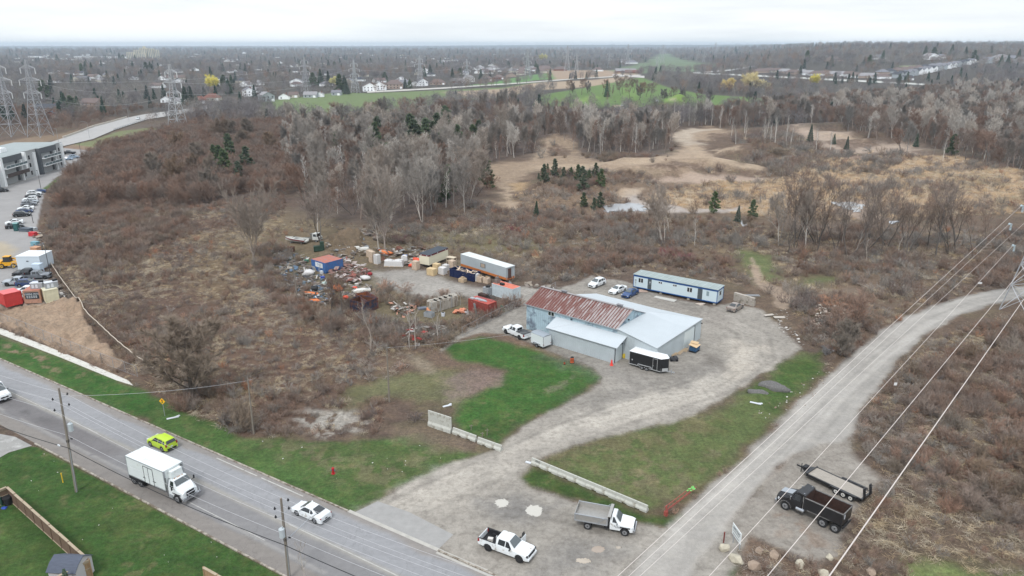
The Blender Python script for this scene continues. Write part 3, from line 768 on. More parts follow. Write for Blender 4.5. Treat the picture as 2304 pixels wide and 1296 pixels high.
# -- trees: branching skeletons turned into thin tapered meshes
def _unit(v):
 return v/(np.linalg.norm(v)+1e-9)
class Skel:
 def __init__(s,seed):
  s.r=np.random.default_rng(seed);s.limb=[];s.twig=[]
 def branch(s,p,d,L,r,lvl,mx,o):
  """o: dict of shape options"""
  n=o['seg'][lvl]if lvl<len(o['seg'])else 2
  kids=o['kids'][lvl]if lvl<len(o['kids'])else 0
  step=L/n;pts=[(p.copy(),r)]
  for i in range(n):
   d=_unit(d+s.r.normal(0,o['wob'],3)+np.array([0,0,o['up'][min(lvl,len(o['up'])-1)]]))
   p=p+d*step
   f=(i+1)/n
   rr=r*(1-f*(1-o.get('tip',.25)))
   pts.append((p.copy(),rr))
  tgt=s.limb if lvl<=mx else s.twig
  for a,b in zip(pts[:-1],pts[1:]):tgt.append((a[0],b[0],a[1],b[1]))
  if kids:
   k=kids if isinstance(kids,int)else int(s.r.integers(kids[0],kids[1]+1))
   st=o['start'][min(lvl,len(o['start'])-1)]
   az=s.r.uniform(0,2*PI)
   for j in range(k):
    f=st+(1-st)*(j+s.r.uniform(.2,.8))/k
    q=f*n;i=min(int(q),n-1);t=q-i
    c=pts[i][0]*(1-t)+pts[i+1][0]*t;rr=pts[i][1]*(1-t)+pts[i+1][1]*t
    dd=_unit(pts[i+1][0]-pts[i][0])
    az+=2.4+s.r.normal(0,.4)
    u=_unit(np.cross(dd,[0.31,.77,.2]));w_=np.cross(dd,u)
    an=o['ang'][min(lvl,len(o['ang'])-1)]*s.r.uniform(.75,1.25)
    nd=dd*math.cos(an)+(u*math.cos(az)+w_*math.sin(az))*math.sin(an)
    ll=L*o['len'][min(lvl,len(o['len'])-1)]*s.r.uniform(.7,1.2)*(1.0-o.get('cone',.35)*(f-st)/(1-st+.01))
    s.branch(c,_unit(nd),ll,rr*o.get('rr',.62),lvl+1,mx,o)
def prisms(segs,rmin,k=3,scale=1.0):
 if not segs:return np.zeros((0,3)),np.zeros((0,4),int)
 A=np.array([q[0]for q in segs])*scale;B=np.array([q[1]for q in segs])*scale
 ra=np.maximum(np.array([q[2]for q in segs])*scale,rmin);rb=np.maximum(np.array([q[3]for q in segs])*scale,rmin*.6)
 D=B-A;D/=np.linalg.norm(D,axis=1)[:,None]+1e-9
 ref=np.where(np.abs(D[:,2:3])>.9,np.array([[1.,0,0]]),np.array([[0,0,1.]]))
 U=np.cross(D,ref);U/=np.linalg.norm(U,axis=1)[:,None]+1e-9
 Wv=np.cross(D,U)
 vs=[]
 for P,r in((A,ra),(B,rb)):
  for i in range(k):
   t=2*PI*i/k
   vs.append(P+(U*math.cos(t)+Wv*math.sin(t))*r[:,None])
 n=len(A);V=np.stack(vs,1).reshape(-1,3)
 base=np.arange(n)[:,None]*2*k
 F=np.concatenate([base+np.array([[i,(i+1)%k,k+(i+1)%k,k+i]])for i in range(k)],1).reshape(-1,4)
 return V,F
def ribbons(segs,w0,seed=0):
 """each twig a thin flat three-sided sliver"""
 A=np.array([q[0]for q in segs]);B=np.array([q[1]for q in segs])
 r=np.random.default_rng(seed)
 D=B-A;D/=np.linalg.norm(D,axis=1)[:,None]+1e-9
 U=np.cross(D,r.normal(size=D.shape));U/=np.linalg.norm(U,axis=1)[:,None]+1e-9
 V=np.stack([A-U*w0/2,A+U*w0/2,B],1).reshape(-1,3)
 F=np.arange(len(V)).reshape(-1,3)
 return V,F
def sprays(sk,per,ln,spread,seed,up=.25,droop=0.0):
 """fine end shoots sprouting from the twigs"""
 r=np.random.default_rng(seed);out=[]
 src=sk.twig if sk.twig else sk.limb
 A=np.array([q[0]for q in src]);B=np.array([q[1]for q in src])
 for j in range(per):
  t=r.uniform(0,1,(len(A),1));P=A+(B-A)*t
  D=_n((B-A))+r.normal(0,spread,A.shape)+np.array([0,0,up-droop])
  D=_n(D);L=ln*r.uniform(.5,1.3,(len(A),1))
  E=P+D*L
  if droop:E[:,2]-=droop*.4
  out+=list(zip(P,E))
 return out
def _n(v):return v/(np.linalg.norm(v,axis=1)[:,None]+1e-9)
BARK={'pale':mat('pale grey bark',al(178,168,158,1),.9,rnd=.14),'grey':mat('grey bark',al(142,132,125,1),.9,rnd=.16),'dark':mat('dark bark',al(92,84,78,1),.9,rnd=.16),'birch':mat('white birch bark',al(216,210,202,.9),.85,rnd=.10),'twig_pale':mat('pale twigs',al(150,139,129,1),.95,rnd=.14),'twig_grey':mat('grey twigs',al(132,125,118,1),.95,rnd=.16),'twig_brown':mat('brown twigs',al(132,110,97,1),.95,rnd=.18),'twig_olive':mat('olive brown twigs',al(132,115,99,1),.95,rnd=.16),'twig_red':mat('reddish twigs',al(136,112,98,1),.95,rnd=.22),'twig_crimson':mat('crimson twigs',al(132,76,80,1),.9,rnd=.15),'twig_plum':mat('dull purple twigs',al(118,104,98,1),.9,rnd=.15),'twig_rust':mat('rust orange twigs',al(164,124,100,1),.9,rnd=.15),'needle':mat('dark pine needles',al(92,108,76,1),.85,rnd=.25),'needle2':mat('deep spruce needles',al(70,88,70,1),.85,rnd=.2),'willow':mat('yellow willow shoots',al(214,204,120,1),.9,rnd=.15),'willow2':mat('tan willow shoots',al(206,188,132,1),.9,rnd=.1),'reed':mat('dry reed straw',al(204,178,146,1),.95,rnd=.16),'straw':mat('dead grass straw',al(178,160,132,1),.95,rnd=.2),'green':mat('green weeds',al(112,126,76,.9),.9,rnd=.2),'far_brown':mat('far bare crowns',al(116,110,110,1),.95,rnd=.2),'far_grey':mat('far grey crowns',al(124,119,119,1),.95,rnd=.2),'far_needle':mat('far conifers',al(72,90,78,1),.9,rnd=.2),}
OPT={'tall':dict(seg=(9,6,4,3),kids=((11,13),(6,8),(4,5),0),wob=.07,up=(.02,.16,.10,.05),ang=(.62,.62,.6),len=(.50,.42,.42),start=(.28,.2,.15),cone=.45,rr=.55,tip=.18),'vase':dict(seg=(4,7,5,3),kids=((7,8),(8,9),(5,6),0),wob=.06,up=(.0,.14,.12,.06),ang=(.55,.5,.55),len=(2.3,.42,.40),start=(.45,.22,.15),cone=.1,rr=.62,tip=.25),'round':dict(seg=(6,6,4,3),kids=((16,18),(8,9),(4,5),0),wob=.08,up=(.03,.10,.05,.02),ang=(1.0,.7,.7),len=(.58,.40,.42),start=(.14,.12,.1),cone=.5,rr=.5,tip=.2),'spread':dict(seg=(8,6,5,3),kids=((8,9),(5,7),(4,5),0),wob=.10,up=(.03,.10,.06,.03),ang=(.75,.65,.6),len=(.52,.48,.42),start=(.35,.25,.2),cone=.3,rr=.5,tip=.2),'row':dict(seg=(9,7,5,3),kids=((7,9),(6,7),(4,5),0),wob=.08,up=(.02,.12,.08,.03),ang=(.6,.6,.6),len=(.50,.45,.42),start=(.42,.25,.2),cone=.3,rr=.55,tip=.2),'slim':dict(seg=(9,4,3),kids=((16,19),(4,5),0),wob=.05,up=(.03,.14,.1),ang=(.65,.6),len=(.22,.42),start=(.32,.2),cone=.6,rr=.45,tip=.15),'thicket':dict(seg=(5,4,3),kids=((9,11),(5,7),0),wob=.12,up=(.05,.10,.05),ang=(.65,.65),len=(.60,.48),start=(.12,.15),cone=.4,rr=.55,tip=.2),'sapling':dict(seg=(8,5,3),kids=((7,9),(3,4),0),wob=.09,up=(.03,.16,.1),ang=(.7,.6),len=(.34,.42),start=(.38,.2),cone=.4,rr=.5,tip=.2),}
LIB={}
def bare_tree(key,opt,h,r,bark,twig,seed,per=2,ln=.9,tw=.035,stems=1,lean=.05,rmin=.018,spread=.45,limb_lvl=1,trunk_k=5):
 """returns list of (part name, mesh); built at real size, origin at the foot"""
 sk=Skel(seed);rg=np.random.default_rng(seed+99)
 for i in range(stems):
  a=rg.uniform(0,2*PI);q=lean*(1 if stems==1 else 3.2)*rg.uniform(.6,1.2)
  d=_unit(np.array([math.cos(a)*q,math.sin(a)*q,1.0]))
  o=OPT[opt];L=h*(.30 if opt=='vase' else.86)*rg.uniform(.85,1.0)
  off=np.array([math.cos(a),math.sin(a),0])*(0 if stems==1 else r*1.3)
  sk.branch(off+np.array([0,0,-.25]),d,L,r*(1 if stems==1 else.7),0,limb_lvl,o)
 V1,F1=prisms(sk.limb,rmin,trunk_k)
 parts=[('trunk',npmesh('trunk',V1,F1,BARK[bark]))]
 V2,F2=prisms(sk.twig,rmin*.8,3)
 sp=sprays(sk,per,ln,spread,seed+5)
 V3,F3=ribbons(sp,tw,seed)
# crown: quads and slivers in one mesh
 me=bpy.data.meshes.new('crown')
 V=np.concatenate([V2,V3]).astype(np.float32)
 me.vertices.add(len(V));me.vertices.foreach_set('co',V.ravel())
 nq,nt_=len(F2),len(F3)
 li=np.concatenate([F2.ravel(),(F3+len(V2)).ravel()]).astype(np.int32)
 me.loops.add(len(li));me.loops.foreach_set('vertex_index',li)
 me.polygons.add(nq+nt_)
 ls=np.concatenate([np.arange(nq)*4,nq*4+np.arange(nt_)*3]).astype(np.int32)
 me.polygons.foreach_set('loop_start',ls)
 try:me.polygons.foreach_set('loop_total',np.concatenate([np.full(nq,4),np.full(nt_,3)]).astype(np.int32))
 except Exception:pass
 me.materials.append(BARK[twig]);me.update(calc_edges=True)
 parts.append(('crown',me))
 LIB[key]=parts
 norm_h(parts,h)
 return parts
def norm_h(parts,h):
 top=max(max(v.co.z for v in me.vertices)for _,me in parts);k=h/top
 for _,me in parts:
  a=np.empty(len(me.vertices)*3,np.float32);me.vertices.foreach_get('co',a);a*=k;me.vertices.foreach_set('co',a);me.update()
def conifer(key,h,rad,needle,seed,kind='spruce',n=900,leaf=.34):
 rg=np.random.default_rng(seed);V=[];F=[]
 segs=[(np.array([0,0,-.2]),np.array([0,0,h*.97]),h*.017,.02)]
 if kind=='pine':
  clumps=[];nc=30
  for i in range(nc):
   f=(i+.5)/nc;z=h*(.10+.86*f)
   rr=rad*(1.05-.9*f**1.6)*rg.uniform(.35,1.05);a=i*2.4+rg.uniform(-.6,.6)
   c=np.array([rr*math.cos(a),rr*math.sin(a),z]);clumps.append((c,rad*rg.uniform(.25,.42)*(1.1-.5*f)))
   segs.append((np.array([0,0,z-rr*.4]),c,.06,.02))
  for i in range(n):
   c,cr_=clumps[int(rg.integers(len(clumps)))]
   d=_unit(rg.normal(size=3))*cr_*rg.uniform(.35,1.0)**.6;d[2]*=.6
   V.append((c+d,_unit(d+np.array([0,0,cr_*.5]))))
 else:
  for i in range(n):
   f=rg.uniform(0,1)**1.35;z=h*(.07+.92*f)
   tier=1+.22*math.sin(z*5.2/max(h*.09,.5))
   rr=rad*(1-f)*rg.uniform(.45,1.05)*tier+.06;a=rg.uniform(0,2*PI)
   k=1+.22*math.sin(a*3+seed)
   p=np.array([rr*k*math.cos(a),rr*k*math.sin(a),z-rr*.35])
   V.append((p,_unit(np.array([math.cos(a),math.sin(a),-.35+rg.normal(0,.2)]))))
 P=np.array([q[0]for q in V]);D=np.array([q[1]for q in V])
 sz=leaf*.8*rg.uniform(.6,1.4,(len(P),1))*(h/9)**.5
 U=_n(np.cross(D,rg.normal(size=D.shape)));
 Vt=np.stack([P-U*sz*.55-D*sz*.3,P+U*sz*.55-D*sz*.3,P+D*sz*1.1],1).reshape(-1,3)
 V1,F1=prisms(segs,.02,5)
 LIB[key]=[('trunk',npmesh('trunk',V1,F1,BARK['dark'])),('crown',npmesh('crown',Vt,np.arange(len(Vt)).reshape(-1,3),BARK[needle]))]
def willow(key,h,seed,m='willow'):
 sk=Skel(seed);o=dict(seg=(3,5,4),kids=((8,9),(6,8),0),wob=.08,up=(.02,.05,-.05),ang=(.8,.7),len=(1.35,.45),start=(.4,.3),cone=.1,rr=.55,tip=.2)
 sk.branch(np.array([0,0,-.2]),np.array([0,0,1.]),h*.40,h*.03,0,1,o)
 V1,F1=prisms(sk.limb,.03,5)
 sp=sprays(sk,60,h*.14,.9,seed,up=0,droop=.35)
 V3,F3=ribbons(sp,.16,seed)
 LIB[key]=[('trunk',npmesh('trunk',V1,F1,BARK['grey'])),('crown',npmesh('crown',V3,F3,BARK[m]))]
def lod_tree(key,h,rad,m,seed,n=420,w=.16,shape='round'):
 """small far tree: trunk, a few limbs and a loose shell of slivers, one mesh"""
 rg=np.random.default_rng(seed)
 segs=[(np.array([0,0,-.5]),np.array([0,0,h*.55]),h*.02,h*.012)]
 for i in range(7):
  a=i*2.4;q=h*.25
  segs.append((np.array([0,0,h*(.2+.04*i)]),np.array([math.cos(a)*rad*.6,math.sin(a)*rad*.6,h*rg.uniform(.6,.85)]),h*.01,h*.004))
 V1,F1=prisms(segs,.04,3)
 D=_n(rg.normal(size=(n,3)));k=rg.uniform(.15,1,(n,1))**.45
 bump=1+.22*np.sin(D[:,:1]*4+seed)*np.cos(D[:,1:2]*5)+.12*np.sin(D[:,2:3]*7+seed)
 P=D*k*bump*np.array([rad,rad,h*.40])+np.array([0,0,h*.58])
 E=P+_n(D*.8+rg.normal(0,.5,D.shape)+np.array([0,0,.5]))*h*.10
 V3,F3=ribbons(list(zip(P,E)),w,seed)
 V=np.concatenate([V1,V3]);F=[tuple(f)for f in F1]+[tuple(f+len(V1))for f in F3]
 me=bpy.data.meshes.new('far_tree');me.from_pydata(V.tolist(),[],F);me.materials.append(BARK[m]);me.update()
 return me
def lod_conifer(h,rad,m,seed,n=200):
 rg=np.random.default_rng(seed);V=[]
 f=rg.uniform(0,1,n)**1.2;z=h*(.05+.93*f);a=rg.uniform(0,2*PI,n)
 rr=rad*(1-f)*rg.uniform(.5,1.05,n)+.1
 P=np.stack([rr*np.cos(a),rr*np.sin(a),z],1);D=_n(np.stack([np.cos(a),np.sin(a),-.2+0*a],1))
 sz=h*.10;U=_n(np.cross(D,rg.normal(size=D.shape)))
 Vt=np.stack([P-U*sz*.7,P+U*sz*.7,P+D*sz*.6+np.array([0,0,sz*.9])],1).reshape(-1,3)
 return npmesh('far_conifer',Vt,np.arange(len(Vt)).reshape(-1,3),BARK[m])
def bush_mesh(h,rad,m,seed,stems=14,per=26,w=.035):
 rg=np.random.default_rng(seed);sg=[]
 for i in range(stems):
  a=rg.uniform(0,2*PI);q=rg.uniform(.1,1)**.7
  p0=np.array([math.cos(a)*rad*.25*q,math.sin(a)*rad*.25*q,-.15])
  p1=np.array([math.cos(a)*rad*q,math.sin(a)*rad*q,h*rg.uniform(.6,1.05)*(1-.35*q)])
  mid=(p0+p1)/2+rg.normal(0,.12*rad,3)+np.array([0,0,h*.08])
  for A,B in((p0,mid),(mid,p1)):
   sg.append((A,B))
   for j in range(per//2):
    t=rg.uniform(0,1);P=A+(B-A)*t
    D=_unit(_unit(B-A)*.7+rg.normal(0,.55,3)+np.array([0,0,.25]))
    sg.append((P,P+D*h*rg.uniform(.15,.38)))
 V,F=ribbons(sg,w,seed)
 return npmesh('bush',V,F,BARK[m])
def tuft_mesh(h,rad,m,seed,n=46,w=.03,lean=.5):
 rg=np.random.default_rng(seed);sg=[]
 ldir=rg.normal(0,lean*.5,3);ldir[2]=0
 for i in range(n):
  p=np.array([*(rg.normal(0,rad*.5,2)),-.05])
  d=_unit(rg.normal(0,lean,3)*np.array([1,1,.2])+ldir+np.array([0,0,1]))
  sg.append((p,p+d*h*rg.uniform(.5,1.1)))
 V,F=ribbons(sg,w,seed)
 return npmesh('tuft',V,F,BARK[m])
def litter_mesh(rad,m,seed,n=30,w=.03):
 """fallen stems lying across each other"""
 rg=np.random.default_rng(seed);sg=[]
 for i in range(n):
  p=np.array([rg.normal(0,rad*.6),rg.normal(0,rad*.6),rg.uniform(.05,.5)]);a=rg.uniform(0,2*PI)
  L=rg.uniform(.6,2.0);sg.append((p,p+np.array([math.cos(a)*L,math.sin(a)*L,rg.normal(0,.25)])))
 V,F=ribbons(sg,w,seed)
 return npmesh('litter',V,F,BARK[m])
# -- scattering of uncountable growth
def scatter(name,pts,meshes,idx,scl,label=None,cat=None,group=None,kind='stuff',tilt=.08):
 """one object whose geometry nodes place small meshes at its points"""
 me=bpy.data.meshes.new(name)
 pts=np.asarray(pts,np.float32);n=len(pts)
 me.vertices.add(n);me.vertices.foreach_set('co',pts.ravel())
 rg=np.random.default_rng(n)
 rot=np.stack([rg.normal(0,tilt,n),rg.normal(0,tilt,n),rg.uniform(0,2*PI,n)],1).astype(np.float32)
 a=me.attributes.new('rot','FLOAT_VECTOR','POINT');a.data.foreach_set('vector',rot.ravel())
 a=me.attributes.new('scl','FLOAT','POINT');a.data.foreach_set('value',np.asarray(scl,np.float32))
 a=me.attributes.new('idx','INT','POINT');a.data.foreach_set('value',np.asarray(idx,np.int32))
 o=bpy.data.objects.new(name,me);C.objects.link(o)
 o['kind']=kind
 if label:o['label']=label
 if cat:o['category']=cat
 if group:o['group']=group
 ng=bpy.data.node_groups.new(name,'GeometryNodeTree')
 ng.interface.new_socket('Geometry',in_out='INPUT',socket_type='NodeSocketGeometry')
 ng.interface.new_socket('Geometry',in_out='OUTPUT',socket_type='NodeSocketGeometry')
 gi=ng.nodes.new('NodeGroupInput');go=ng.nodes.new('NodeGroupOutput')
 jn=ng.nodes.new('GeometryNodeJoinGeometry')
 for me_ in reversed(meshes):
  src=bpy.data.objects.new('source',me_)
  oi=ng.nodes.new('GeometryNodeObjectInfo');oi.inputs['Object'].default_value=src
  g2=ng.nodes.new('GeometryNodeGeometryToInstance')
  ng.links.new(oi.outputs['Geometry'],g2.inputs[0]);ng.links.new(g2.outputs[0],jn.inputs[0])
 ip=ng.nodes.new('GeometryNodeInstanceOnPoints')
 ip.inputs['Pick Instance'].default_value=True
 ng.links.new(gi.outputs[0],ip.inputs['Points']);ng.links.new(jn.outputs[0],ip.inputs['Instance'])
 for nm,ty,so in(('rot','FLOAT_VECTOR','Rotation'),('scl','FLOAT','Scale'),('idx','INT','Instance Index')):
  na=ng.nodes.new('GeometryNodeInputNamedAttribute');na.data_type=ty;na.inputs[0].default_value=nm
  ng.links.new(na.outputs[0],ip.inputs[so])
 ng.links.new(ip.outputs[0],go.inputs[0])
 md=o.modifiers.new('grow','NODES');md.node_group=ng
 return o
# -- tree library
for i in range(4):bare_tree('tall%d'%i,'tall',19+i*1.2,.20,'pale','twig_pale',10+i,per=5,ln=1.2,tw=.045,lean=.08)
for i in range(3):bare_tree('grey%d'%i,'tall',16+i*1.5,.19,'grey','twig_grey',20+i,per=5,ln=1.2,tw=.05,lean=.08)
for i in range(2):bare_tree('twin%d'%i,'tall',20,.17,'pale','twig_pale',30+i,per=3,ln=1.2,tw=.045,stems=3,lean=.08)
for i in range(3):bare_tree('dark%d'%i,'spread',15+i,.24,'dark','twig_brown',40+i,per=4,ln=1.2,tw=.045,stems=2 if i else 1,lean=.16)
for i in range(3):bare_tree('row%d'%i,'row',18+i,.27,'dark','twig_brown',240+i,per=2,ln=1.1,tw=.035,stems=2 if i else 1,lean=.14,limb_lvl=2,rmin=.03)
for i in range(2):bare_tree('vase%d'%i,'vase',21,.28,'grey','twig_pale',50+i,per=9,ln=1.3,tw=.05,spread=.40)
for i in range(2):bare_tree('round%d'%i,'round',12.5,.26,'dark','twig_olive',60+i,per=6,ln=.9,tw=.045)
for i in range(2):bare_tree('field%d'%i,'round',13,.30,'dark','far_brown',64+i,per=4,ln=1.0,tw=.06)
for i in range(3):bare_tree('birch%d'%i,'slim',13+i,.14,'birch','twig_grey',70+i,per=2,ln=.8,tw=.035,rmin=.03)
for i in range(3):bare_tree('slim%d'%i,'slim',13+i,.14,'grey','twig_brown',80+i,per=4,ln=.9,tw=.045,rmin=.03)
for i in range(3):bare_tree('thick%d'%i,'thicket',7.6+i*.6,.11,'dark',('twig_brown','twig_red','twig_brown')[i],90+i,per=7,ln=.8,tw=.038,stems=3)
for i in range(2):bare_tree('sap%d'%i,'sapling',8.5,.075,'pale','twig_pale',100+i,per=2,ln=.45,tw=.03)
for i in range(3):conifer('pine%d'%i,11+i,2.6+.2*i,'needle',110+i,'pine',3000,.40)
for i in range(3):conifer('spruce%d'%i,11+i,2.3,'needle2',120+i,'spruce',2400,.38)
conifer('cedar0',3.0,.55,'needle2',130,'spruce',1400,.15)
willow('willow0',15,140);willow('willow1',14,141,'willow2')
TREES={}
def tree(key,u=None,v=None,label='',cat='tree',group=None,s=1.0,rz=None,pos=None,name=None,sz=None):
 p=G(u,v)if pos is None else pos
 rz=random.uniform(0,2*PI)if rz is None else rz
 t=thing(name or('conifer' if key[:4]in('pine','spru','ceda')else 'willow_tree' if key.startswith('willow')else 'bare_tree'),label,cat,(p[0],p[1],p[2]-.05),rz,group)
 t.scale=(s,s,s*(sz or 1))
 for nm,me in LIB[key]:
  o=bpy.data.objects.new(nm,me);C.objects.link(o);o.parent=t
 return t
# single trees one can point at
tree('round0',437,905,'broad round bare tree with olive brown twigs standing behind the yellow warning sign',s=1.45,rz=1,sz=.80)
tree('vase0',572,598,'wide spreading bare tree left of the blue shipping container',s=1.05,rz=.4)
tree('vase1',866,566,'tall pale bare tree rising beside the crates and wrapped pallets',s=1.22,rz=2.2)
tree('tall1',852,560,'pale slender bare tree with an upright trunk behind the crates in the storage yard',s=.85)
tree('dark1',722,545,'dark stemmed twin tree behind the old white truck',s=1.05,rz=.5)
tree('sap0',834,790,'small pale forked tree at the ditch edge beside the fence',s=1.15,rz=2.0)
tree('sap1',922,782,'thin pale sapling rising behind the ditch junk',s=1.2,rz=.2)
tree('sap0',934,786,'second thin sapling close to the ditch junk, nearest the wooden pole',s=1.05,rz=4)
tree('sap1',984,776,'slim sapling at the ditch corner next to the lawn',s=.9,rz=3)
tree('row0',772,708,'dark bushy tree growing over the rusty open skips',s=.55)
tree('thick1',745,700,'dense dark thicket tree left of the rusty open skips',s=1.0)
tree('round1',1890,800,'brown bare tree beside the rubble heap near the gravel road',s=.62)
tree('thick1',1868,770,'rust tinged bushy tree growing out of the rubble heap',s=.95)
tree('thick1',1915,742,'reddish bushy tree behind the rubble heap',s=1.0)
tree('sap0',688,1320,'small bare tree beside the roadside utility pole at the bottom edge',s=.62,rz=1)
tree('cedar0',156,1336,'small dark pointed cedar in front of the grey garden shed',s=1.0)
tree('tall0',1045,478,'big pale many branched tree at the wood edge beside the round pine',s=1.0,rz=1)
tree('twin0',950,500,'pale many stemmed tree at the front of the centre wood',s=1.05)
tree('tall2',715,520,'pale upright bare tree behind the boats',s=.95)
tree('tall3',1505,520,'grey bare tree with two upright stems in the scrub behind the office trailer',s=.62)
tree('sap0',1563,553,'small pale tree among the shrubs behind the office trailer',s=1.0)
tree('twin1',1492,548,'grey multi stemmed tree in the scrub above the white parked cars',s=.72)
for(k,u,v,s,l)in(('row1',1790,545,1.15,'large dark limbed tree standing left in the row beyond the dirt track'),('row2',1838,548,1.13,'leaning dark tree next to the largest one in the row beyond the dirt track'),('row0',1900,556,0.98,'dark bare tree in the middle of the row beyond the dirt track'),('row2',1945,566,1.03,'dark leaning tree in front of the white pond patch'),('row1',1990,560,0.93,'thin dark tree between the pond patch and the power line tower'),('row0',2105,580,1.10,'dark bare tree standing alone left of the power line tower'),('row2',2150,566,0.98,'dark leaning bare tree at the marsh edge near the right side'),('row1',2040,575,0.83,'small dark tree at the marsh edge behind the dirt track')):
 tree(k,u,v,l,s=s)
for(k,u,v,s,l)in(('tall0',1752,552,.8,'pale thin tree left of the dark limbed row'),('tall2',1812,560,.75,'second pale thin tree in front of the dark limbed row')):
 tree(k,u,v,l,s=s)
for(k,u,v,s,l)in(('pine0',1096,424,1.0,'round dark green pine on the edge of the sandy clearing'),('spruce0',984,455,.55,'small spruce inside the centre wood edge'),('pine1',1000,452,.6,'dark pine next to the small spruce in the wood edge'),('pine1',1224,412,.62,'pine at the left end of the green clump in the clearing'),('pine2',1310,430,.7,'tall pine in the middle of the green clump in the clearing'),('pine0',1352,420,.6,'pine at the right end of the green clump in the clearing'),('spruce1',1207,488,.42,'tiny dark spruce on the mound near the track'),('pine2',1350,468,.42,'small pine beside the pale pond'),('pine0',1313,466,.45,'small pine left of the one beside the pond'),('pine1',1336,474,.36,'lowest small pine beside the pond'),('pine2',1606,480,.55,'green pine in the marsh behind the office trailer'),('spruce0',1660,498,.45,'small conifer beside the little white pool'),('pine0',1692,492,.55,'conifer right of the little white pool'),('spruce2',1822,322,.75,'dark spruce on the far sandy slope'),('spruce0',1876,324,.5,'second dark spruce on the far sandy slope'),('spruce1',1905,336,.55,'dark spruce below the pale sand bank'),('pine0',1150,288,.8,'pine rising above the far end of the centre wood'),('pine1',1098,300,.8,'pine left of the one at the far end of the centre wood'),('spruce2',1365,218,1.1,'dark conifer standing on the golf course green'),('spruce1',2060,330,.6,'dark conifer at the right end of the pale sand bank'),('pine2',2140,350,.8,'dark conifer in the wood edge on the right'),('pine0',1010,440,1.0,'dark conifer behind the big pale tree at the wood edge')):
 tree(k,u,v,l,s=s)
for i,(u,v,s)in enumerate(((498,395,.9),(520,380,1.0),(510,410,.8),(558,398,.9),(485,380,.7),(540,420,.6))):
 tree('pine%d'%(i%3),u,v,'dark pine in the cluster inside the left brown thicket',s=s*1.25,group='pines in the left thicket')
for i,(u,v,s)in enumerate(((845,365,1.2),(852,345,1.1),(935,372,1.15),(960,350,1.2),(985,345,1.2),(1005,330,1.2),(1000,372,1.1),(1030,360,1.0),(925,345,1.1),(1065,350,1.0),(1078,335,.9),(945,395,.9),(875,395,.9),(760,360,.8))):
 tree('pine%d'%(i%3),u,v,'dark green pine among the pale trees of the centre wood',s=s*1.35,group='pines in the centre wood')
for i,(u,v,s)in enumerate(((1232,385,.5),(1248,398,.55),(1268,405,.5),(1285,398,.6),(1300,412,.55),(1325,412,.5),(1212,404,.4),(1340,400,.45))):
 tree('pine%d'%(i%3),u,v,'low green pine in the clump on the sandy clearing',s=s*(.6,1.1,.8)[i%3],group='pines in the clearing clump')
for(u,v,s,k,l)in((482,205,1.25,0,'large yellow willow among the houses on the left'),(752,196,.9,0,'yellow green willow beside the dark conifers behind the field'),(1222,140,1.7,0,'bright yellow green willow near the far middle houses'),(1638,205,1.0,1,'left and smallest of the tan willows behind the golf course'),(1684,206,1.45,1,'largest tan willow behind the golf course'),(1712,206,.9,1,'right one of the tan willows behind the golf course'),(1830,194,1.0,0,'yellow willow beside the far right road')):
 tree('willow%d'%k,u,v,l,s=s)
# -- named woods: individual trees in groups sharing one label
def inpoly(px,py,P):
 return sdist(np.array(px),np.array(py),P)>0
def rand_in(poly,n,seed,mind=0.0,density=None):
 P=W(poly);rg=np.random.default_rng(seed);lo=P.min(0);hi=P.max(0);out=[]
 tries=0
 while len(out)<n and tries<60:
  tries+=1
  q=rg.uniform(lo,hi,(max(200,n*3),2))
  q=q[inpoly(q[:,0],q[:,1],P)]
  for p in q:
   if mind and out:
    d=np.array(out)-p
    if(d[:,0]**2+d[:,1]**2).min()<mind*mind:continue
   out.append(p)
   if len(out)>=n:break
 return np.array(out)
def grove(poly,n,keys,label,group,seed,s0=.8,s1=1.15,mind=3.0,sz=1.0):
 pts=rand_in(poly,n,seed,mind);rg=random.Random(seed)
 for x,y in pts:
  tree(rg.choice(keys),label=label,group=group,s=rg.uniform(s0,s1),pos=(x,y,float(hgt(x,y))),rz=rg.uniform(0,6.28),sz=sz)
 return pts
grove([(650,320),(900,312),(1190,315),(1230,330),(1090,372),(1075,440),(1060,470),(930,515),(840,530),(760,480),(690,440)],80,['tall0','tall1','tall2','tall3','twin1','grey0','grey1','twin0','grey2','dark0','dark1','slim0','slim1'],'pale bare tree in the centre wood behind the storage yard','bare trees of the centre wood',1,.75,1.1,4.0)
grove([(1215,305),(1490,300),(1500,330),(1440,352),(1300,352),(1270,320)],44,['slim0','slim1','slim2','birch0','birch2','grey0'],'slender bare tree in the wood between the golf course and the sandy clearing','slender trees behind the clearing',2,.9,1.3,4.0)
grove([(1500,270),(1600,268),(1640,282),(1560,284),(1500,284)],14,['birch0','birch1','birch2'],'white stemmed birch in front of the dark bank below the golf course','birches below the golf course',3,.9,1.2,4.0)
grove([(1640,300),(1790,285),(1800,340),(1900,345),(1860,352),(1700,352),(1650,335)],16,['birch0','birch1','birch2'],'white stemmed birch around the far sand bank','birches around the far sand bank',4,.8,1.0,5.0)
grove([(1980,340),(2304,360),(2304,400),(2200,370),(2000,350)],10,['slim0','grey0','birch0','dark0'],'bare tree at the edge of the right wood beside the marsh','trees at the right marsh edge',41,.8,1.1,7.0)
grove([(1230,222),(1300,205),(1420,190),(1440,215),(1400,238),(1240,240)],16,['dark0','field0','slim0'],'bare tree standing on the left part of the golf course','trees on the golf course',5,.8,1.1,12.0)
grove([(1420,205),(1520,215),(1740,226),(1700,234),(1440,228)],16,['dark0','field0','field1','slim1'],'bare tree standing on the right part of the golf course','trees on the right of the golf course',6,.8,1.15,10.0)
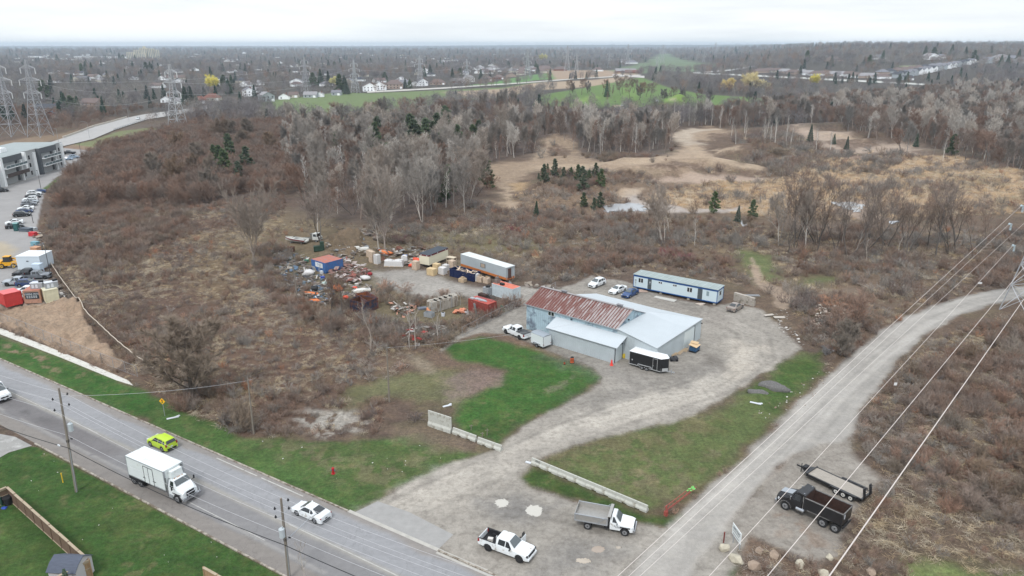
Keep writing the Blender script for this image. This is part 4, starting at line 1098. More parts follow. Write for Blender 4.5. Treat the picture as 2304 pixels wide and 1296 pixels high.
grove([(200,350),(380,310),(640,320),(640,420),(560,430),(430,445),(300,430),(170,420)],46,['thick0','thick1','thick2','round0'],'bushy brown bare tree of the thicket right of the apartment block','bushy trees of the left thicket',7,.85,1.2,4.0)
grove([(380,400),(470,395),(480,450),(390,455)],5,['round1'],'rounded dark grey bare tree in the front of the left thicket','rounded trees of the left thicket',8,.85,1.0,6)
grove([(690,285),(1180,262),(1200,285),(700,300)],22,['dark0','grey1','field0','dark2'],'dark bare tree along the near edge of the far green field','trees along the far field',9,.9,1.3,9.0)
grove([(1750,520),(2060,560),(2040,600),(1830,575),(1740,560)],8,['sap0','slim0','sap1'],'thin young tree among the dark limbed row','young trees in the dark row',10,.8,1.1,5)
# -- woods and brush as uncountable masses
M_WOOD=[lod_tree('a',12,3.4,'far_brown',1),lod_tree('b',13,3.8,'twig_grey',2),lod_tree('c',11,3.0,'far_grey',3),lod_tree('d',12,4.2,'twig_brown',4),lod_conifer(12,2.6,'far_needle',5)]
FINE=[]
for k in('grey0','slim0','slim1','tall0','thick2','dark0','birch1'):
# one mesh per far copy: trunk and crown joined
 a,b=LIB[k][0][1],LIB[k][1][1]
 bm=bmesh.new();bm.from_mesh(a);bm.from_mesh(b);me=bpy.data.meshes.new('wood_tree');bm.to_mesh(me);bm.free()
 me.materials.append(a.materials[0]if k in('birch1','tall0')else b.materials[0]);FINE.append(me)
def stand(name,poly,spacing,meshes,wts,s0,s1,label,seed,cat='trees',jitterh=.25,cull=None):
 P=W(poly);rg=np.random.default_rng(seed);lo=P.min(0);hi=P.max(0)
 nx=int((hi[0]-lo[0])/spacing)+1;ny=int((hi[1]-lo[1])/spacing)+1
 gx,gy=np.meshgrid(np.arange(nx),np.arange(ny));gx=lo[0]+(gx.ravel()+rg.uniform(0,1,gx.size))*spacing;gy=lo[1]+(gy.ravel()+rg.uniform(0,1,gy.size))*spacing
 m=inpoly(gx,gy,P);gx,gy=gx[m],gy[m]
 if cull is not None:
  m=cull(gx,gy,rg);gx,gy=gx[m],gy[m]
 z=hgt(gx,gy);n=len(gx)
 idx=rg.choice(len(meshes),n,p=np.array(wts)/sum(wts));scl=rg.uniform(s0,s1,n)
 print(name,n)
 return scatter(name,np.stack([gx,gy,z],1),meshes,idx,scl,label,cat,kind='stuff',tilt=.05)
def free_ground(gx,gy,rg):
 _,c,b=paint(gx,gy);return(c==0)&(rg.uniform(0,1,len(gx))<np.clip(b,0,1)*1.1)
stand('woodland',[(640,292),(1200,292),(1500,290),(1520,300),(1500,345),(1290,350),(1260,330),(1090,368),(1070,450),(900,515),(700,470),(640,400)],5.2,FINE,(3,3,3,2,3,2,1),.6,1.0,'mixed grey brown bare woodland filling the middle distance',11,cull=free_ground)
stand('woodland',[(1560,282),(1640,262),(1760,248),(2000,228),(2304,205),(2700,198),(2700,420),(2304,392),(2160,352),(2080,322),(1960,316),(1900,292),(1800,276),(1640,292)],5.5,FINE,(2,3,3,1,3,4,1),.7,1.05,'dense bare woodland covering the slope on the right',12,cull=free_ground)
stand('thicket',[(150,420),(215,345),(400,296),(640,285),(690,330),(690,440),(560,440),(430,470),(300,460),(130,480)],3.4,[LIB[k][1][1]for k in('thick0','thick1','thick2')],(3,3,1),.6,1.05,'reddish brown thicket of young bare trees right of the apartment block',13,cull=free_ground)
stand('thicket',[(130,305),(60,290),(-100,300),(-100,240),(200,250),(440,242),(640,268),(640,288),(400,298),(380,285),(440,260),(560,246),(600,250),(560,244),(440,240),(320,250),(210,280)],6,[LIB[k][1][1]for k in('thick0','thick1','thick2')],(3,1,3),.5,.8,'low brown scrub around the far curved road',14,cull=free_ground)
# far town: tree cover thinning with distance
def town(gx,gy,rg):
 _,c,b=paint(gx,gy);s=gx/gy
 m=c==0
 rd=lined(gx,gy,np.array([[p.x,p.y]for p in FRA]))>22
 nz=fbm(gx,gy,160,501,3)
 keep=rg.uniform(0,1,len(gx))<np.clip((nz-.25)*3.0,.35,1)
 for P in HOUSE_KEEP:m&=((gx-P[0])**2/(P[2]*1.05+4)**2+(gy-P[1]+P[2])**2/(P[2]*2.0+8)**2)>1
 return m&rd&keep
HOUSE_KEEP=[]
grove([(1750,540),(1860,545),(2150,560),(2280,570),(2200,592),(1900,585),(1770,575)],16,['row0','row1','row2'],'dark leaning tree of the long row beside the marsh','dark trees of the marsh row',61,.6,.95,4)
B_BR=[bush_mesh(1.9,1.3,'twig_brown',1),bush_mesh(1.6,1.2,'twig_red',2),bush_mesh(2.2,1.3,'twig_grey',3),bush_mesh(1.7,1.4,'twig_olive',4),bush_mesh(1.8,1.2,'twig_rust',5),bush_mesh(1.8,1.3,'twig_pale',6),tuft_mesh(.9,.9,'straw',7,60,.035,.7),tuft_mesh(.8,.9,'twig_brown',8,60,.03,.7),litter_mesh(1.2,'straw',9,46,.04),litter_mesh(1.2,'twig_pale',10,36,.045),bush_mesh(1.9,1.4,'twig_plum',11),tuft_mesh(.9,.8,'reed',12,70,.035,.5),tuft_mesh(.35,.8,'green',13,60,.03,.8)]
B_BR+=[bush_mesh(3.2,1.9,'twig_brown',51,22,34,.035),bush_mesh(2.8,1.9,'twig_red',52,26,44,.04),bush_mesh(3.0,1.8,'twig_olive',53,26,44,.04)]
def brush(name,poly,spacing,wts,s0,s1,label,seed,thr=1.0,clump=7):
 P=W(poly);rg=np.random.default_rng(seed);lo=P.min(0);hi=P.max(0)
 n=int((hi[0]-lo[0])*(hi[1]-lo[1])/spacing**2)
 q=rg.uniform(lo,hi,(n,2));q=q[inpoly(q[:,0],q[:,1],P)]
 _,c,b=paint(q[:,0],q[:,1])
 ok=((c==0)&(rg.uniform(0,1,len(q))<b*thr))|((c==7)&(rg.uniform(0,1,len(q))<.05))
 for(ex,ey,er)in BRUSH_HOLES:ok&=(q[:,0]-ex)**2+(q[:,1]-ey)**2>er*er
 q=q[ok]
 nz=fbm(q[:,0],q[:,1],clump,seed+3,3);n2=fbm(q[:,0],q[:,1],clump*2.6,seed+9,3)
 w=np.array(list(wts)+[0]*(16-len(wts)),float);n=len(q);nb=len(w)
# neighbouring plants tend to be of one kind: rank the kinds by slow noise
 ph=np.stack([fbm(q[:,0]+31*i,q[:,1]-17*i,clump*2.2,seed+20+i,3)for i in range(nb)],1)
 pr=w[None,:]*np.exp((ph-.5)*9);pr/=pr.sum(1,keepdims=True)
 idx=(pr.cumsum(1)>rg.uniform(0,1,(n,1))).argmax(1)
 scl=(s0+(s1-s0)*np.clip((nz-.25)*2,0,1))*rg.uniform(.75,1.25,n)
 z=hgt(q[:,0],q[:,1])
 print(name,n)
 return scatter(name,np.stack([q[:,0],q[:,1],z],1),B_BR,idx,scl,label,'brush',tilt=.2)
BRUSH_HOLES=[]
#        brn red gry olv rst pal straw tuftb litS litP plum reed green
brush('brush',[(205,560),(140,500),(120,450),(240,430),(430,455),(640,430),(640,500),(560,560),(600,640),(700,690),(860,760),(990,790),(930,800),(870,905),(860,985),(700,980),(560,985),(420,925),(350,870),(290,820),(190,690),(115,600)],1.0,(3,3,.6,1.0,.6,.5,7,4,7,2.5,1.2,0,.2),.45,.95,'tangled brown and reddish brush covering the vacant field',21)
brush('brush',[(1940,1000),(1925,960),(2010,850),(2100,760),(2304,705),(2500,690),(2600,1296),(1980,1330),(1650,1330),(1660,1235),(1760,1240),(1850,1268),(1890,1215),(1935,1150),(1985,1095)],.85,(3,1.5,1.2,1.6,.6,1.2,6,4,7,5,1,0,.3),.45,.85,'tangled grey brown brush between the gravel road and the right edge',22)
brush('brush',[(1180,610),(1100,560),(940,540),(900,500),(1080,450),(1130,470),(1240,480),(1450,485),(1760,510),(2304,520),(2500,520),(2500,640),(2304,640),(2100,680),(1900,800),(1800,760),(1790,700),(1700,650),(1640,640),(1420,600),(1400,625),(1300,630),(1200,640)],1.5,(4,1.5,2.5,2,.4,1.5,5,2,2,1.5,2,.5,.6),.55,1.35,'brown and grey scrub behind the yards and office trailer',23)
brush('brush',[(1430,1330),(1490,1195),(1560,1150),(1720,1010),(1850,880),(1960,760),(1900,700),(1880,690),(1800,760),(1860,800),(1850,850),(1790,900),(1700,990),(1600,1080),(1500,1150),(1470,1160)],.8,(3,1,.5,1,1.5,.5,5,2,2,1,0,0,2),.3,.6,'low brown weeds on the verge of the gravel road',24)
brush('brush',[(600,640),(560,560),(640,500),(900,510),(1100,565),(1180,612),(1180,640),(1100,640),(1060,600),(940,570),(830,540),(740,515),(640,530),(620,600),(680,690),(740,740),(900,770),(1000,780),(1130,700),(1150,690),(1165,693),(1000,790),(860,770),(700,700)],1.2,(3,2,1,2,.5,1,5,3,1.5,1,1,0,.6),.4,.95,'weeds and brush around the storage yard',25)
brush('brush',[(-200,690),(0,732),(90,770),(200,812),(300,850),(320,880),(270,848),(0,742),(-200,700)],.7,(1,1,.3,1,.5,.3,5,3,0,0,0,0,1),.3,.5,'dry weeds under the chain link fence',26,thr=1.5)
brush('brush',[(100,470),(95,560),(120,640),(185,700),(270,800),(340,870),(300,830),(200,720),(150,650),(130,600),(110,560)],.8,(3,1,1,1,0,1,4,3,1,1,0,0,.5),.4,.7,'brown weeds along the lot fence',27)
brush('reeds',[(1440,455),(1550,418),(1750,400),(1880,355),(2150,352),(2304,385),(2500,410),(2500,490),(2304,482),(2150,485),(1900,495),(1700,485),(1560,475)],1.6,(.3,.02,.2,.2,.02,.2,2,0,0,0,.1,12,0),.9,1.7,'tan dry reeds covering the marsh',28,thr=4.5)
brush('brush',[(1150,440),(1300,380),(1440,385),(1500,392),(1560,415),(1440,455),(1300,500),(1150,470)],1.8,(4,.3,1.5,2,0,1,5,1,0,0,1,1,.6),.6,1.5,'scrub on the mounds of the old quarry',29,thr=1.0)
brush('brush',[(1560,385),(1700,350),(1640,310),(1780,300),(1850,335),(2100,352),(1880,356),(1850,380),(1750,402),(1700,408),(1600,392)],2.6,(4,.1,2,2,0,1,4,1,0,0,1,1,.4),1.0,2.2,'scrub between the far sand banks',30,thr=1.0)
brush('brush',[(1210,340),(1260,315),(1300,340),(1300,362),(1220,362)],2.2,(4,.3,2,2,0,1,2,1,0,0,1,0,.4),1.0,2.0,'scrub on the sandy mound beside the slender trees',31,thr=1.0)
brush('brush',[(-100,420),(-100,360),(140,345),(215,345),(130,480),(110,440),(135,400),(212,356)],2.0,(4,2,2,2,0,0,3,1,0,0,1,0,.4),.6,1.2,'brush beside the parking lot',32,thr=1.0)
# coloured shrubs that stand out
def shrub(u,v,h,rad,m,label,seed,s=1.0):
 p=G(u,v)
 o=bpy.data.objects.new('bush',bush_mesh(h,rad,m,seed,26,44,.04));C.objects.link(o);o.location=(p[0],p[1],p[2]);o.rotation_euler=(0,0,seed)
 return tag(o,label,'bush')
shrub(1500,580,2.8,3.2,'twig_crimson','deep crimson bush left in the pair behind the office trailer',1)
shrub(1540,590,2.6,3.6,'twig_crimson','deep crimson bush right in the pair behind the office trailer',2)
shrub(900,545,2.0,3.2,'twig_crimson','dark red bush behind the cream trailer',3)
shrub(1155,518,1.8,4.0,'twig_crimson','low reddish brown bush on the grass near the dirt track',4)
shrub(700,648,1.6,2.4,'twig_red','reddish bush beside the white wooden pole',5)
shrub(1870,690,2.2,3.4,'twig_rust','rust orange bush at the top of the rubble heap',6)
shrub(1905,712,2.6,3.4,'twig_rust','rust orange bush behind the rubble heap near the gravel road',7)
shrub(870,650,1.9,2.6,'twig_rust','orange brown bush on the near edge of the storage yard gravel',8)
shrub(910,655,1.8,2.6,'twig_rust','orange brown bush in the middle of the storage yard edge',9)
shrub(1000,665,1.6,1.8,'twig_rust','orange brown bush behind the grey water tanks',10)
shrub(800,625,1.5,2.0,'twig_red','reddish bush over the scrap beside the blue container',11)
shrub(545,965,2.2,3.4,'twig_grey','tangled grey bush at the foot of the wooden pole in the field',12)
shrub(520,950,2.0,2.8,'twig_plum','tangled purple grey bush left of the wooden pole in the field',13)
shrub(935,945,.9,1.6,'twig_plum','low dark bush left of the tall grey concrete block',14)
shrub(1860,795,1.5,1.5,'far_grey','grey ball of cut branches beside the rubble heap',16)
for i,(u,v)in enumerate(((1480,470),(1560,480),(1430,500),(1300,520),(1250,540),(1360,540),(1180,560),(1120,500))):
 shrub(u,v,3.0,3.0,('twig_grey','twig_olive','twig_brown')[i%3],'large rounded leafless shrub in the scrub beside the dirt track',30+i)['group']='large shrubs behind the yard'
brush('brush',[(740,690),(770,680),(860,720),(960,735),(1040,725),(1110,700),(1170,672),(1165,692),(1100,722),(1000,780),(985,790),(860,760),(760,720)],.8,(4,3,1,1.5,1,.5,3,2,1,1,1,0,.3),.7,1.2,'dark brush along the yard fence and ditch',33,thr=3)
brush('brush',[(815,650),(860,640),(1000,660),(1040,672),(960,690),(860,690)],1.1,(3,2,.5,2,2,.5,4,1,0,0,0,0,.6),.6,1.2,'weeds on the near edge of the storage yard gravel',34,thr=4)
TH=(1,1,.3,.5,0,.3,.6,1,.3,.3,.5,0,0,4,3,2)
for i,(sp_,p_,l_)in enumerate(((1.7,[(105,560),(120,460),(250,440),(420,465),(440,520),(330,560),(300,640),(200,640)],'tall brown thicket beside the lot fence'),(1.8,[(560,560),(640,545),(700,620),(680,690),(760,720),(860,760),(980,780),(900,790),(760,770),(620,700)],'dark thicket below the storage yard'),(2.0,[(1240,560),(1420,560),(1640,590),(1640,610),(1420,596),(1300,625),(1190,625)],'shrub belt behind the office trailer'),(2.2,[(1740,556),(1900,566),(2100,584),(2400,588),(2400,628),(2000,616),(1800,604)],'dark shrub belt under the leaning trees'),(2.6,[(1200,480),(1450,482),(1760,505),(1730,545),(1500,540),(1250,540),(1150,510)],'shrubs in front of the old quarry'),(2.2,[(1210,385),(1300,392),(1360,415),(1300,430),(1220,412)],'low brush among the clearing pines'),(1.6,[(350,860),(460,880),(580,945),(560,985),(400,930)],'brush around the broad roadside tree'),(2.0,[(1800,700),(1890,690),(1960,740),(1900,800),(1860,790)],'brush over the rubble heap'),(1.9,[(2000,860),(2304,720),(2500,760),(2500,1200),(2100,1180),(2000,1040)],'thicker brush right of the gravel road'),(2.4,[(1215,350),(1500,350),(1520,330),(1500,365),(1300,362)],'dark brush at the foot of the slender wood'))):
 brush('thicket',p_,sp_,TH,.55,1.0,l_,70+i,thr=1.2,clump=9)
# -- materials for things
def solid(name,rgb,rough=.5,metal=0,k=.85,**kw):return mat(name,al(*rgb,k),rough,metal,**kw)
PW=solid('white car paint',(232,236,238),.25,spec=.5,noise=.04,nscale=2,dirt=(al(176,170,160,.85),.12,1.8))
GLS=mat('tinted glass',(.018,.022,.026),.08,spec=.8)
GLS2=mat('windscreen glass',(.07,.085,.09),.08,spec=.9)
RUB=mat('tyre rubber',(.022,.022,.023),.85,noise=.3,nscale=6)
RIM=solid('alloy rim',(170,172,176),.35,.6)
RIMB=mat('black rim',(.02,.02,.02),.4)
BLK=mat('black plastic',(.02,.02,.022),.6)
CHR=solid('chrome',(190,192,196),.2,.9)
LAMP_R=mat('red lamp lens',(.25,.01,.012),.25)
LAMP_W=solid('clear lamp lens',(210,214,218),.15)
LAMP_D=mat('smoked lamp lens',(.05,.05,.055),.15)
STEEL=solid('galvanised steel',(168,172,176),.5,.3,noise=.12,nscale=3)
ALU=solid('brushed aluminium',(176,174,170),.4,.5,noise=.1,nscale=4)
PLATE=solid('licence plate',(210,214,220),.5)
def lerp(P,x):
 if x<=P[0][0]:return P[0][1]
 for a,b in zip(P[:-1],P[1:]):
  if x<=b[0]:return a[1]+(b[1]-a[1])*(x-a[0])/(b[0]-a[0]+1e-9)
 return P[-1][1]
def carbody(L,HW,top,belt,topw,axles,r,clear=.22,arch=1.16,nose=.35,tail=.22,x0=None,x1=None):
 """lofted shell; profiles are lists of (x, value) with x growing towards the front"""
 x0=-L/2 if x0 is None else x0;x1=L/2 if x1 is None else x1
 xs=set([x0,x1]);
 for P in(top,belt,topw):xs|={p[0]for p in P if x0<=p[0]<=x1}
 for a in axles:
  for i in range(-7,8):xs.add(a+r*arch*math.sin(i/7*PI/2)*.999)
  xs.add(a-r*arch*1.0);xs.add(a+r*arch*1.0)
 for i in range(13):xs.add(x0+(x1-x0)*i/12)
 for e in(.0,.03,.09,.18,.3):xs.add(x1-e);xs.add(x0+e)
 xs=sorted(x for x in xs if x0-1e-6<=x<=x1+1e-6)
 xs=[x for i,x in enumerate(xs)if i==0 or x-xs[i-1]>.004]
 mb=MB();rings=[]
 for x in xs:
  ex=min(1,(x1-x)/nose)if nose else 1;et=min(1,(x-x0)/tail)if tail else 1
  hw=HW*(1-.16*(1-ex)**2)*(1-.10*(1-et)**2)
  zb=clear
  for a in axles:
   if abs(x-a)<r*arch:zb=max(zb,r+math.sqrt(max((r*arch)**2-(x-a)**2,0)))
  zbl=lerp(belt,x);zt=max(lerp(top,x),zbl);tw=min(lerp(topw,x),hw*.98)
  zb=min(zb,zbl-.03)
  mid=(zb+zbl)/2
  cr_=.025
  ring=[(x,0,zb),(x,hw-.10,zb),(x,hw-.01,zb+min(.05,(zbl-zb)*.3)),(x,hw,mid),(x,hw-.03,zbl),(x,tw,zt),(x,tw*.5,zt+cr_),(x,0,zt+cr_*1.3)]
  ring=ring+[(p[0],-p[1],p[2])for p in ring[-2:0:-1]]
  rings.append(ring)
 n=len(rings[0]);vs=[p for r_ in rings for p in r_];fs=[]
 for i in range(len(rings)-1):
  for j in range(n):
   k=(j+1)%n;fs.append((i*n+j,i*n+k,(i+1)*n+k,(i+1)*n+j))
 fs.append(tuple(range(n)));fs.append(tuple(range(len(vs)-1,len(vs)-n-1,-1)))
 mb.add(vs,fs)
 def side(x,f,y=1,off=.012):
  ex=min(1,(x1-x)/nose)if nose else 1;et=min(1,(x-x0)/tail)if tail else 1
  hw=HW*(1-.16*(1-ex)**2)*(1-.10*(1-et)**2)
  zbl=lerp(belt,x);zt=lerp(top,x);tw=min(lerp(topw,x),hw*.98)
  return(x,y*(hw-.03+(tw-hw+.03)*f+off),zbl+(zt-zbl)*f+off*.4)
 return mb,side
def glass_band(mb,side,xa,xb,fa=.12,fb=.90,y=1,slA=.0,slB=.0,n=4):
 """side window between xa (rear) and xb (front); slA/slB shift the upper corners"""
 for i in range(n):
  a=i/n;b=(i+1)/n
  lo0=xa+(xb-xa)*a;lo1=xa+(xb-xa)*b
  hi0=(xa+slA)+((xb+slB)-(xa+slA))*a;hi1=(xa+slA)+((xb+slB)-(xa+slA))*b
  q=[side(lo0,fa,y),side(lo1,fa,y),side(hi1,fb,y),side(hi0,fb,y)]
  if y<0:q=q[::-1]
  mb.quad(*q)
def screen(mb,pa,pb,off=.075,ia=.08,ib=.10):
 """windscreen or rear glass: pa=(x,z,halfwidth) lower, pb upper"""
 (xa,za,wa),(xb,zb,wb)=pa,pb
 n=Vector((-(zb-za),0,(xb-xa)));n=n if n.z>0 else-n;n.normalize();n*=off
 def P(t,w):return(xa+(xb-xa)*t+n.x,w,za+(zb-za)*t+n.z+.012)
 t0,t1=.06,.92
 W0=wa+(wb-wa)*t0-ia;W1=wa+(wb-wa)*t1-ib
 q=[P(t0,-W0),P(t0,W0),P(t1,W1),P(t1,-W1)]
 if(xb-xa)>0:q=q[::-1]
 mb.quad(*q)
def wheel(parent,x,y,r,w,rim=RIM,dual=False,name='wheel'):
 mb=MB();s=1 if y>0 else-1
 mb.tube((x,y-s*w*(2.1 if dual else 1),r),(x,y,r),r,r,18)
 t=mb.build(name,RUB,parent)
 mr=MB();mr.tube((x,y-.02*s,r),(x,y+.012*s,r),r*.62,r*.58,14)
 mr.build('rim',rim,t)
 mc=MB();mc.tube((x,y,r),(x,y+.03*s,r),r*.2,r*.16,8)
 for i in range(5):
  a=i*2*PI/5;mc.box((x+math.cos(a)*r*.38,y+.016*s,r+math.sin(a)*r*.38),(r*.12,.012,r*.12))
 mc.build('hub',BLK if rim is not RIMB else LAMP_D,t)
 return t
def place(front,rear,near,halfw,L=None,off=0.0):
 """front and rear: photo pixels where the near wheels touch the ground; near = +1 if the near side is the vehicle's left"""
 F=G(*front);B=G(*rear);h=(F-B);h.z=0;h.normalize();lt=Vector((-h.y,h.x,0))
 c=(F+B)/2-lt*near*halfw+h*off;c.z=float(hgt(c.x,c.y))
 return c,math.atan2(h.y,h.x),(F-B).length
def underbody(t,L,W_,z0,z1,axles,r):
 m=MB();m.bx(-L/2+.25,L/2-.3,-W_/2+.32,W_/2-.32,z0,z1);m.build('chassis',BLK,t)
def mirrors(t,x,y,z,m):
 for s in(1,-1):
  q=MB();q.box((x,s*(y+.13),z),(.10,.20,.15),taper=.85);q.build('mirror',m,t)
def sedan(name,label,cat,loc,rz,paint,group=None,k=1.0,simple=False):
 t=thing(name,label,cat,loc,rz,group)
 L,HW,r=4.65*k,.90,.325
 top=[(-2.33,.90),(-2.25,1.02),(-1.70,1.08),(-.75,1.40),(.25,1.43),(1.08,.98),(2.05,.78),(2.33,.62)]
 belt=[(-2.33,.86),(-1.6,.98),(.9,.90),(1.8,.74),(2.33,.56)]
 topw=[(-2.33,.70),(-1.70,.70),(-.75,.56),(.25,.57),(1.08,.72),(2.33,.62)]
 ax=(-1.38,1.36)
 mb,sd=carbody(L,HW,top,belt,topw,ax,r)
 mb.build('body',paint,t,smooth=False)
 g=MB()
 for y in(1,-1):
  glass_band(g,sd,-.62,.82,.14,.88,y,.08,-.42)
  glass_band(g,sd,-1.42,-.70,.14,.86,y,.55,.05)
 g.build('side_window',GLS,t)
 g=MB();screen(g,(1.08,.98,.72),(.25,1.43,.57));g.build('windscreen',GLS2,t)
 g=MB();screen(g,(-1.70,1.08,.70),(-.75,1.40,.56));g.build('rear_window',GLS,t)
 underbody(t,L,1.8,.18,.7,ax,r)
 for x in ax:
  for y in(.9,-.9):wheel(t,x,y*.985,r,.2)
 if not simple:
  mirrors(t,.78,.86,.98,paint)
  for s in(1,-1):
   q=MB();q.box((2.17,s*.62,.64),(.22,.34,.13),rz=-s*.25);q.build('headlight',LAMP_W,t)
   q=MB();q.box((-2.24,s*.66,.84),(.14,.34,.15),rz=s*.22);q.build('tail_light',LAMP_R,t)
  q=MB();q.box((2.30,0,.48),(.08,.9,.22));q.build('grille',BLK,t)
  q=MB();q.box((-2.345,0,.60),(.02,.32,.12));q.box((-2.33,0,.36),(.06,1.2,.16));q.build('number_plate',PLATE if 0 else LAMP_D,t)
 return t
def suv(name,label,cat,loc,rz,paint,group=None,k=1.0,boxy=False,simple=False):
 t=thing(name,label,cat,loc,rz,group)
 L,HW,r=4.6*k,.92,.36;h=1.66*(k**.3)
 rx=-2.05 if boxy else-1.75
 top=[(-2.3*k,.96),(-2.26*k,1.12),(rx*k,h-.06),(-1.2,h),(.15,h+.01),(1.02,1.10),(1.95*k,.94),(2.3*k,.70)]
 belt=[(-2.3*k,.95),(-1.6,1.08),(.9,1.0),(1.8*k,.86),(2.3*k,.64)]
 topw=[(-2.3*k,.76),(rx*k,.64),(.15,.64),(1.02,.78),(2.3*k,.66)]
 ax=(-1.36*k,1.34*k)
 mb,sd=carbody(L,HW,top,belt,topw,ax,r,clear=.28)
 mb.build('body',paint,t)
 g=MB()
 for y in(1,-1):
  glass_band(g,sd,-.45,.78,.12,.86,y,.02,-.46)
  glass_band(g,sd,-1.35,-.53,.12,.86,y,.05,.0)
  glass_band(g,sd,-1.95,-1.44,.16,.84,y,.22,.02)
 g.build('side_window',GLS,t)
 g=MB();screen(g,(1.02,1.10,.78),(.15,h+.01,.64));g.build('windscreen',GLS2,t)
 g=MB();screen(g,(-2.26*k,1.12,.76),(rx*k,h-.06,.66));g.build('rear_window',GLS,t)
 underbody(t,L,1.84,.24,.8,ax,r)
 for x in ax:
  for y in(.92,-.92):wheel(t,x,y*.985,r,.22)
 if not simple:
  mirrors(t,.74,.88,1.08,paint)
  for s in(1,-1):
   q=MB();q.box((2.15*k,s*.64,.78),(.22,.32,.15),rz=-s*.25);q.build('headlight',LAMP_W,t)
   q=MB();q.box((-2.25*k,s*.74,1.0),(.12,.2,.34));q.build('tail_light',LAMP_R,t)
  q=MB();q.box((2.28*k,0,.55),(.06,1.0,.28));q.box((-2.30*k,0,.42),(.05,1.3,.22));q.build('bumper',BLK,t)
  q=MB()
  q.box((-2.33*k,0,.72),(.02,.32,.13));q.build('number_plate',PLATE,t)
 return t
def pickup(name,label,cat,loc,rz,paint,group=None,L=5.85,cover=False,rim=RIMB,simple=False,open_door=False,load=False,crew=True):
 t=thing(name,label,cat,loc,rz,group)
 HW,r=1.0,.42;f=L/2
 xb=f-3.72 if crew else f-3.1
 ax=(-f+1.18,f-.98)
 h=1.90
 top=[(xb,h-.06),(xb+.25,h),(f-2.35,h+.01),(f-1.62,1.30),(f-.35,1.22),(f-.06,1.14),(f,.95)]
 belt=[(xb,1.20),(f-1.7,1.18),(f-.4,1.10),(f,.90)]
 topw=[(xb,.70),(f-2.35,.70),(f-1.62,.86),(f-.3,.82),(f,.78)]
 mb,sd=carbody(L,HW,top,belt,topw,(ax[1],),r,clear=.42,arch=1.2,nose=.22,tail=0.0,x0=xb,x1=f)
 mb.build('cab',paint,t)
# bed: two walls with wheel arches, floor, tailgate
 x0=-f;b=MB()
 for s in(1,-1):
  pts=[(xb-.03,.48),(ax[0]+r*1.2,.48)]+[(ax[0]+r*1.2*math.cos(a),r+r*1.2*math.sin(a))for a in[i*PI/8 for i in range(1,8)]]+[(ax[0]-r*1.2,.48),(x0+.06,.52),(x0,.62),(x0,1.26),(xb-.03,1.26)]
  b.yprism(pts[::-1]if s>0 else pts,min(s*.99,s*.90),max(s*.99,s*.90))
 b.bx(x0,x0+.07,-.90,.90,.60,1.25);b.bx(xb-.09,xb-.03,-.90,.90,.60,1.22)
 b.build('bed',paint,t)
 b=MB();b.bx(x0+.07,xb-.09,-.90,.90,.58,.68)
 for s in(1,-1):b.bx(ax[0]-.45,ax[0]+.45,s*.9 if s<0 else.68,-.68 if s<0 else.9,.68,.92)
 for s in(1,-1):b.bx(x0+.08,xb-.1,min(s*.899,s*.86),max(s*.899,s*.86),.68,1.24);b.bx(x0,xb-.03,min(s*.995,s*.88),max(s*.995,s*.88),1.262,1.285)
 b.build('bed_liner',BLK,t)
 if cover:
  b=MB();b.bx(x0+.02,xb-.05,-.93,.93,1.287,1.33);b.build('bed_cover',mat('vinyl bed cover',(.05,.052,.055),.5),t)
 g=MB()
 for y in(1,-1):
  if crew:
   if not(open_door and y==1):glass_band(g,sd,xb+1.12,f-1.86,.12,.88,y,.02,-.42)
   glass_band(g,sd,xb+.22,xb+1.04,.12,.88,y,.06,.0)
  else:glass_band(g,sd,xb+.2,f-1.86,.12,.88,y,.05,-.42)
 g.build('side_window',GLS,t)
 g=MB();screen(g,(f-1.62,1.28,.86),(f-2.35,h+.01,.70));g.build('windscreen',GLS2,t)
 g=MB();g.quad((xb-.012,.60,1.35),(xb-.012,-.60,1.35),(xb-.012,-.56,h-.16),(xb-.012,.56,h-.16));g.build('rear_window',GLS,t)
 q=MB();q.bx(-f+.2,f-.4,-.62,.62,.38,.62);q.build('chassis',BLK,t)
 for x in ax:
  for y in(1,-1):wheel(t,x,y*1.0,r,.27,rim)
 mirrors(t,f-2.0,1.02,1.28,BLK if rim is RIMB else paint)
 for s in(1,-1):
  q=MB();q.box((f-.10,s*.80,.98),(.2,.30,.2),rz=-s*.15);q.build('headlight',LAMP_D,t)
  q=MB();q.box((-f+.08,s*.93,1.05),(.2,.15,.36));q.build('tail_light',LAMP_R,t)
 q=MB();q.box((f-.005,0,.92),(.05,1.3,.30));q.build('grille',BLK,t)
 q=MB();q.bx(f-.12,f+.10,-.92,.92,.50,.70);q.bx(-f-.10,-f+.05,-.88,.88,.50,.66);q.build('bumper',paint if rim is RIMB else CHR,t)
 if open_door:
  d=MB();hx=f-1.78;d.box((hx-.02,1.0+.50,.86),(.07,1.0,.80));d.build('door',paint,t)
  dd=[o for o in t.children if o.name.startswith('door')][-1]
  d=MB();d.add([(hx-.03,1.02,1.27),(hx-.03,1.92,1.27),(hx-.1,1.82,1.72),(hx-.1,1.35,1.74)],[(0,1,2,3)]);d.build('window',GLS,dd)
  d=MB();d.box((hx-.07,1.5,.90),(.02,.88,.66));d.build('door_lining',BLK,dd)
 if load:
  q=MB();q.box((-f+1.0,-.1,.84),(.55,.38,.3),rz=.3);o=q.build('cool_box',solid('white plastic box',(214,210,204),.5),None,label='small white box lying in the bed of the pickup with the open door',category='box')
  o.parent=None;o.location=loc;o.rotation_euler=(0,0,rz)
  q=MB();q.box((-f+1.55,.25,.92),(.12,.3,.5),rz=.3);o=q.build('tool_case',solid('grey plastic',(170,170,170),.5),None,label='grey case standing against the bed wall of the pickup with the open door',category='case');o.location=loc;o.rotation_euler=(0,0,rz)
 return t
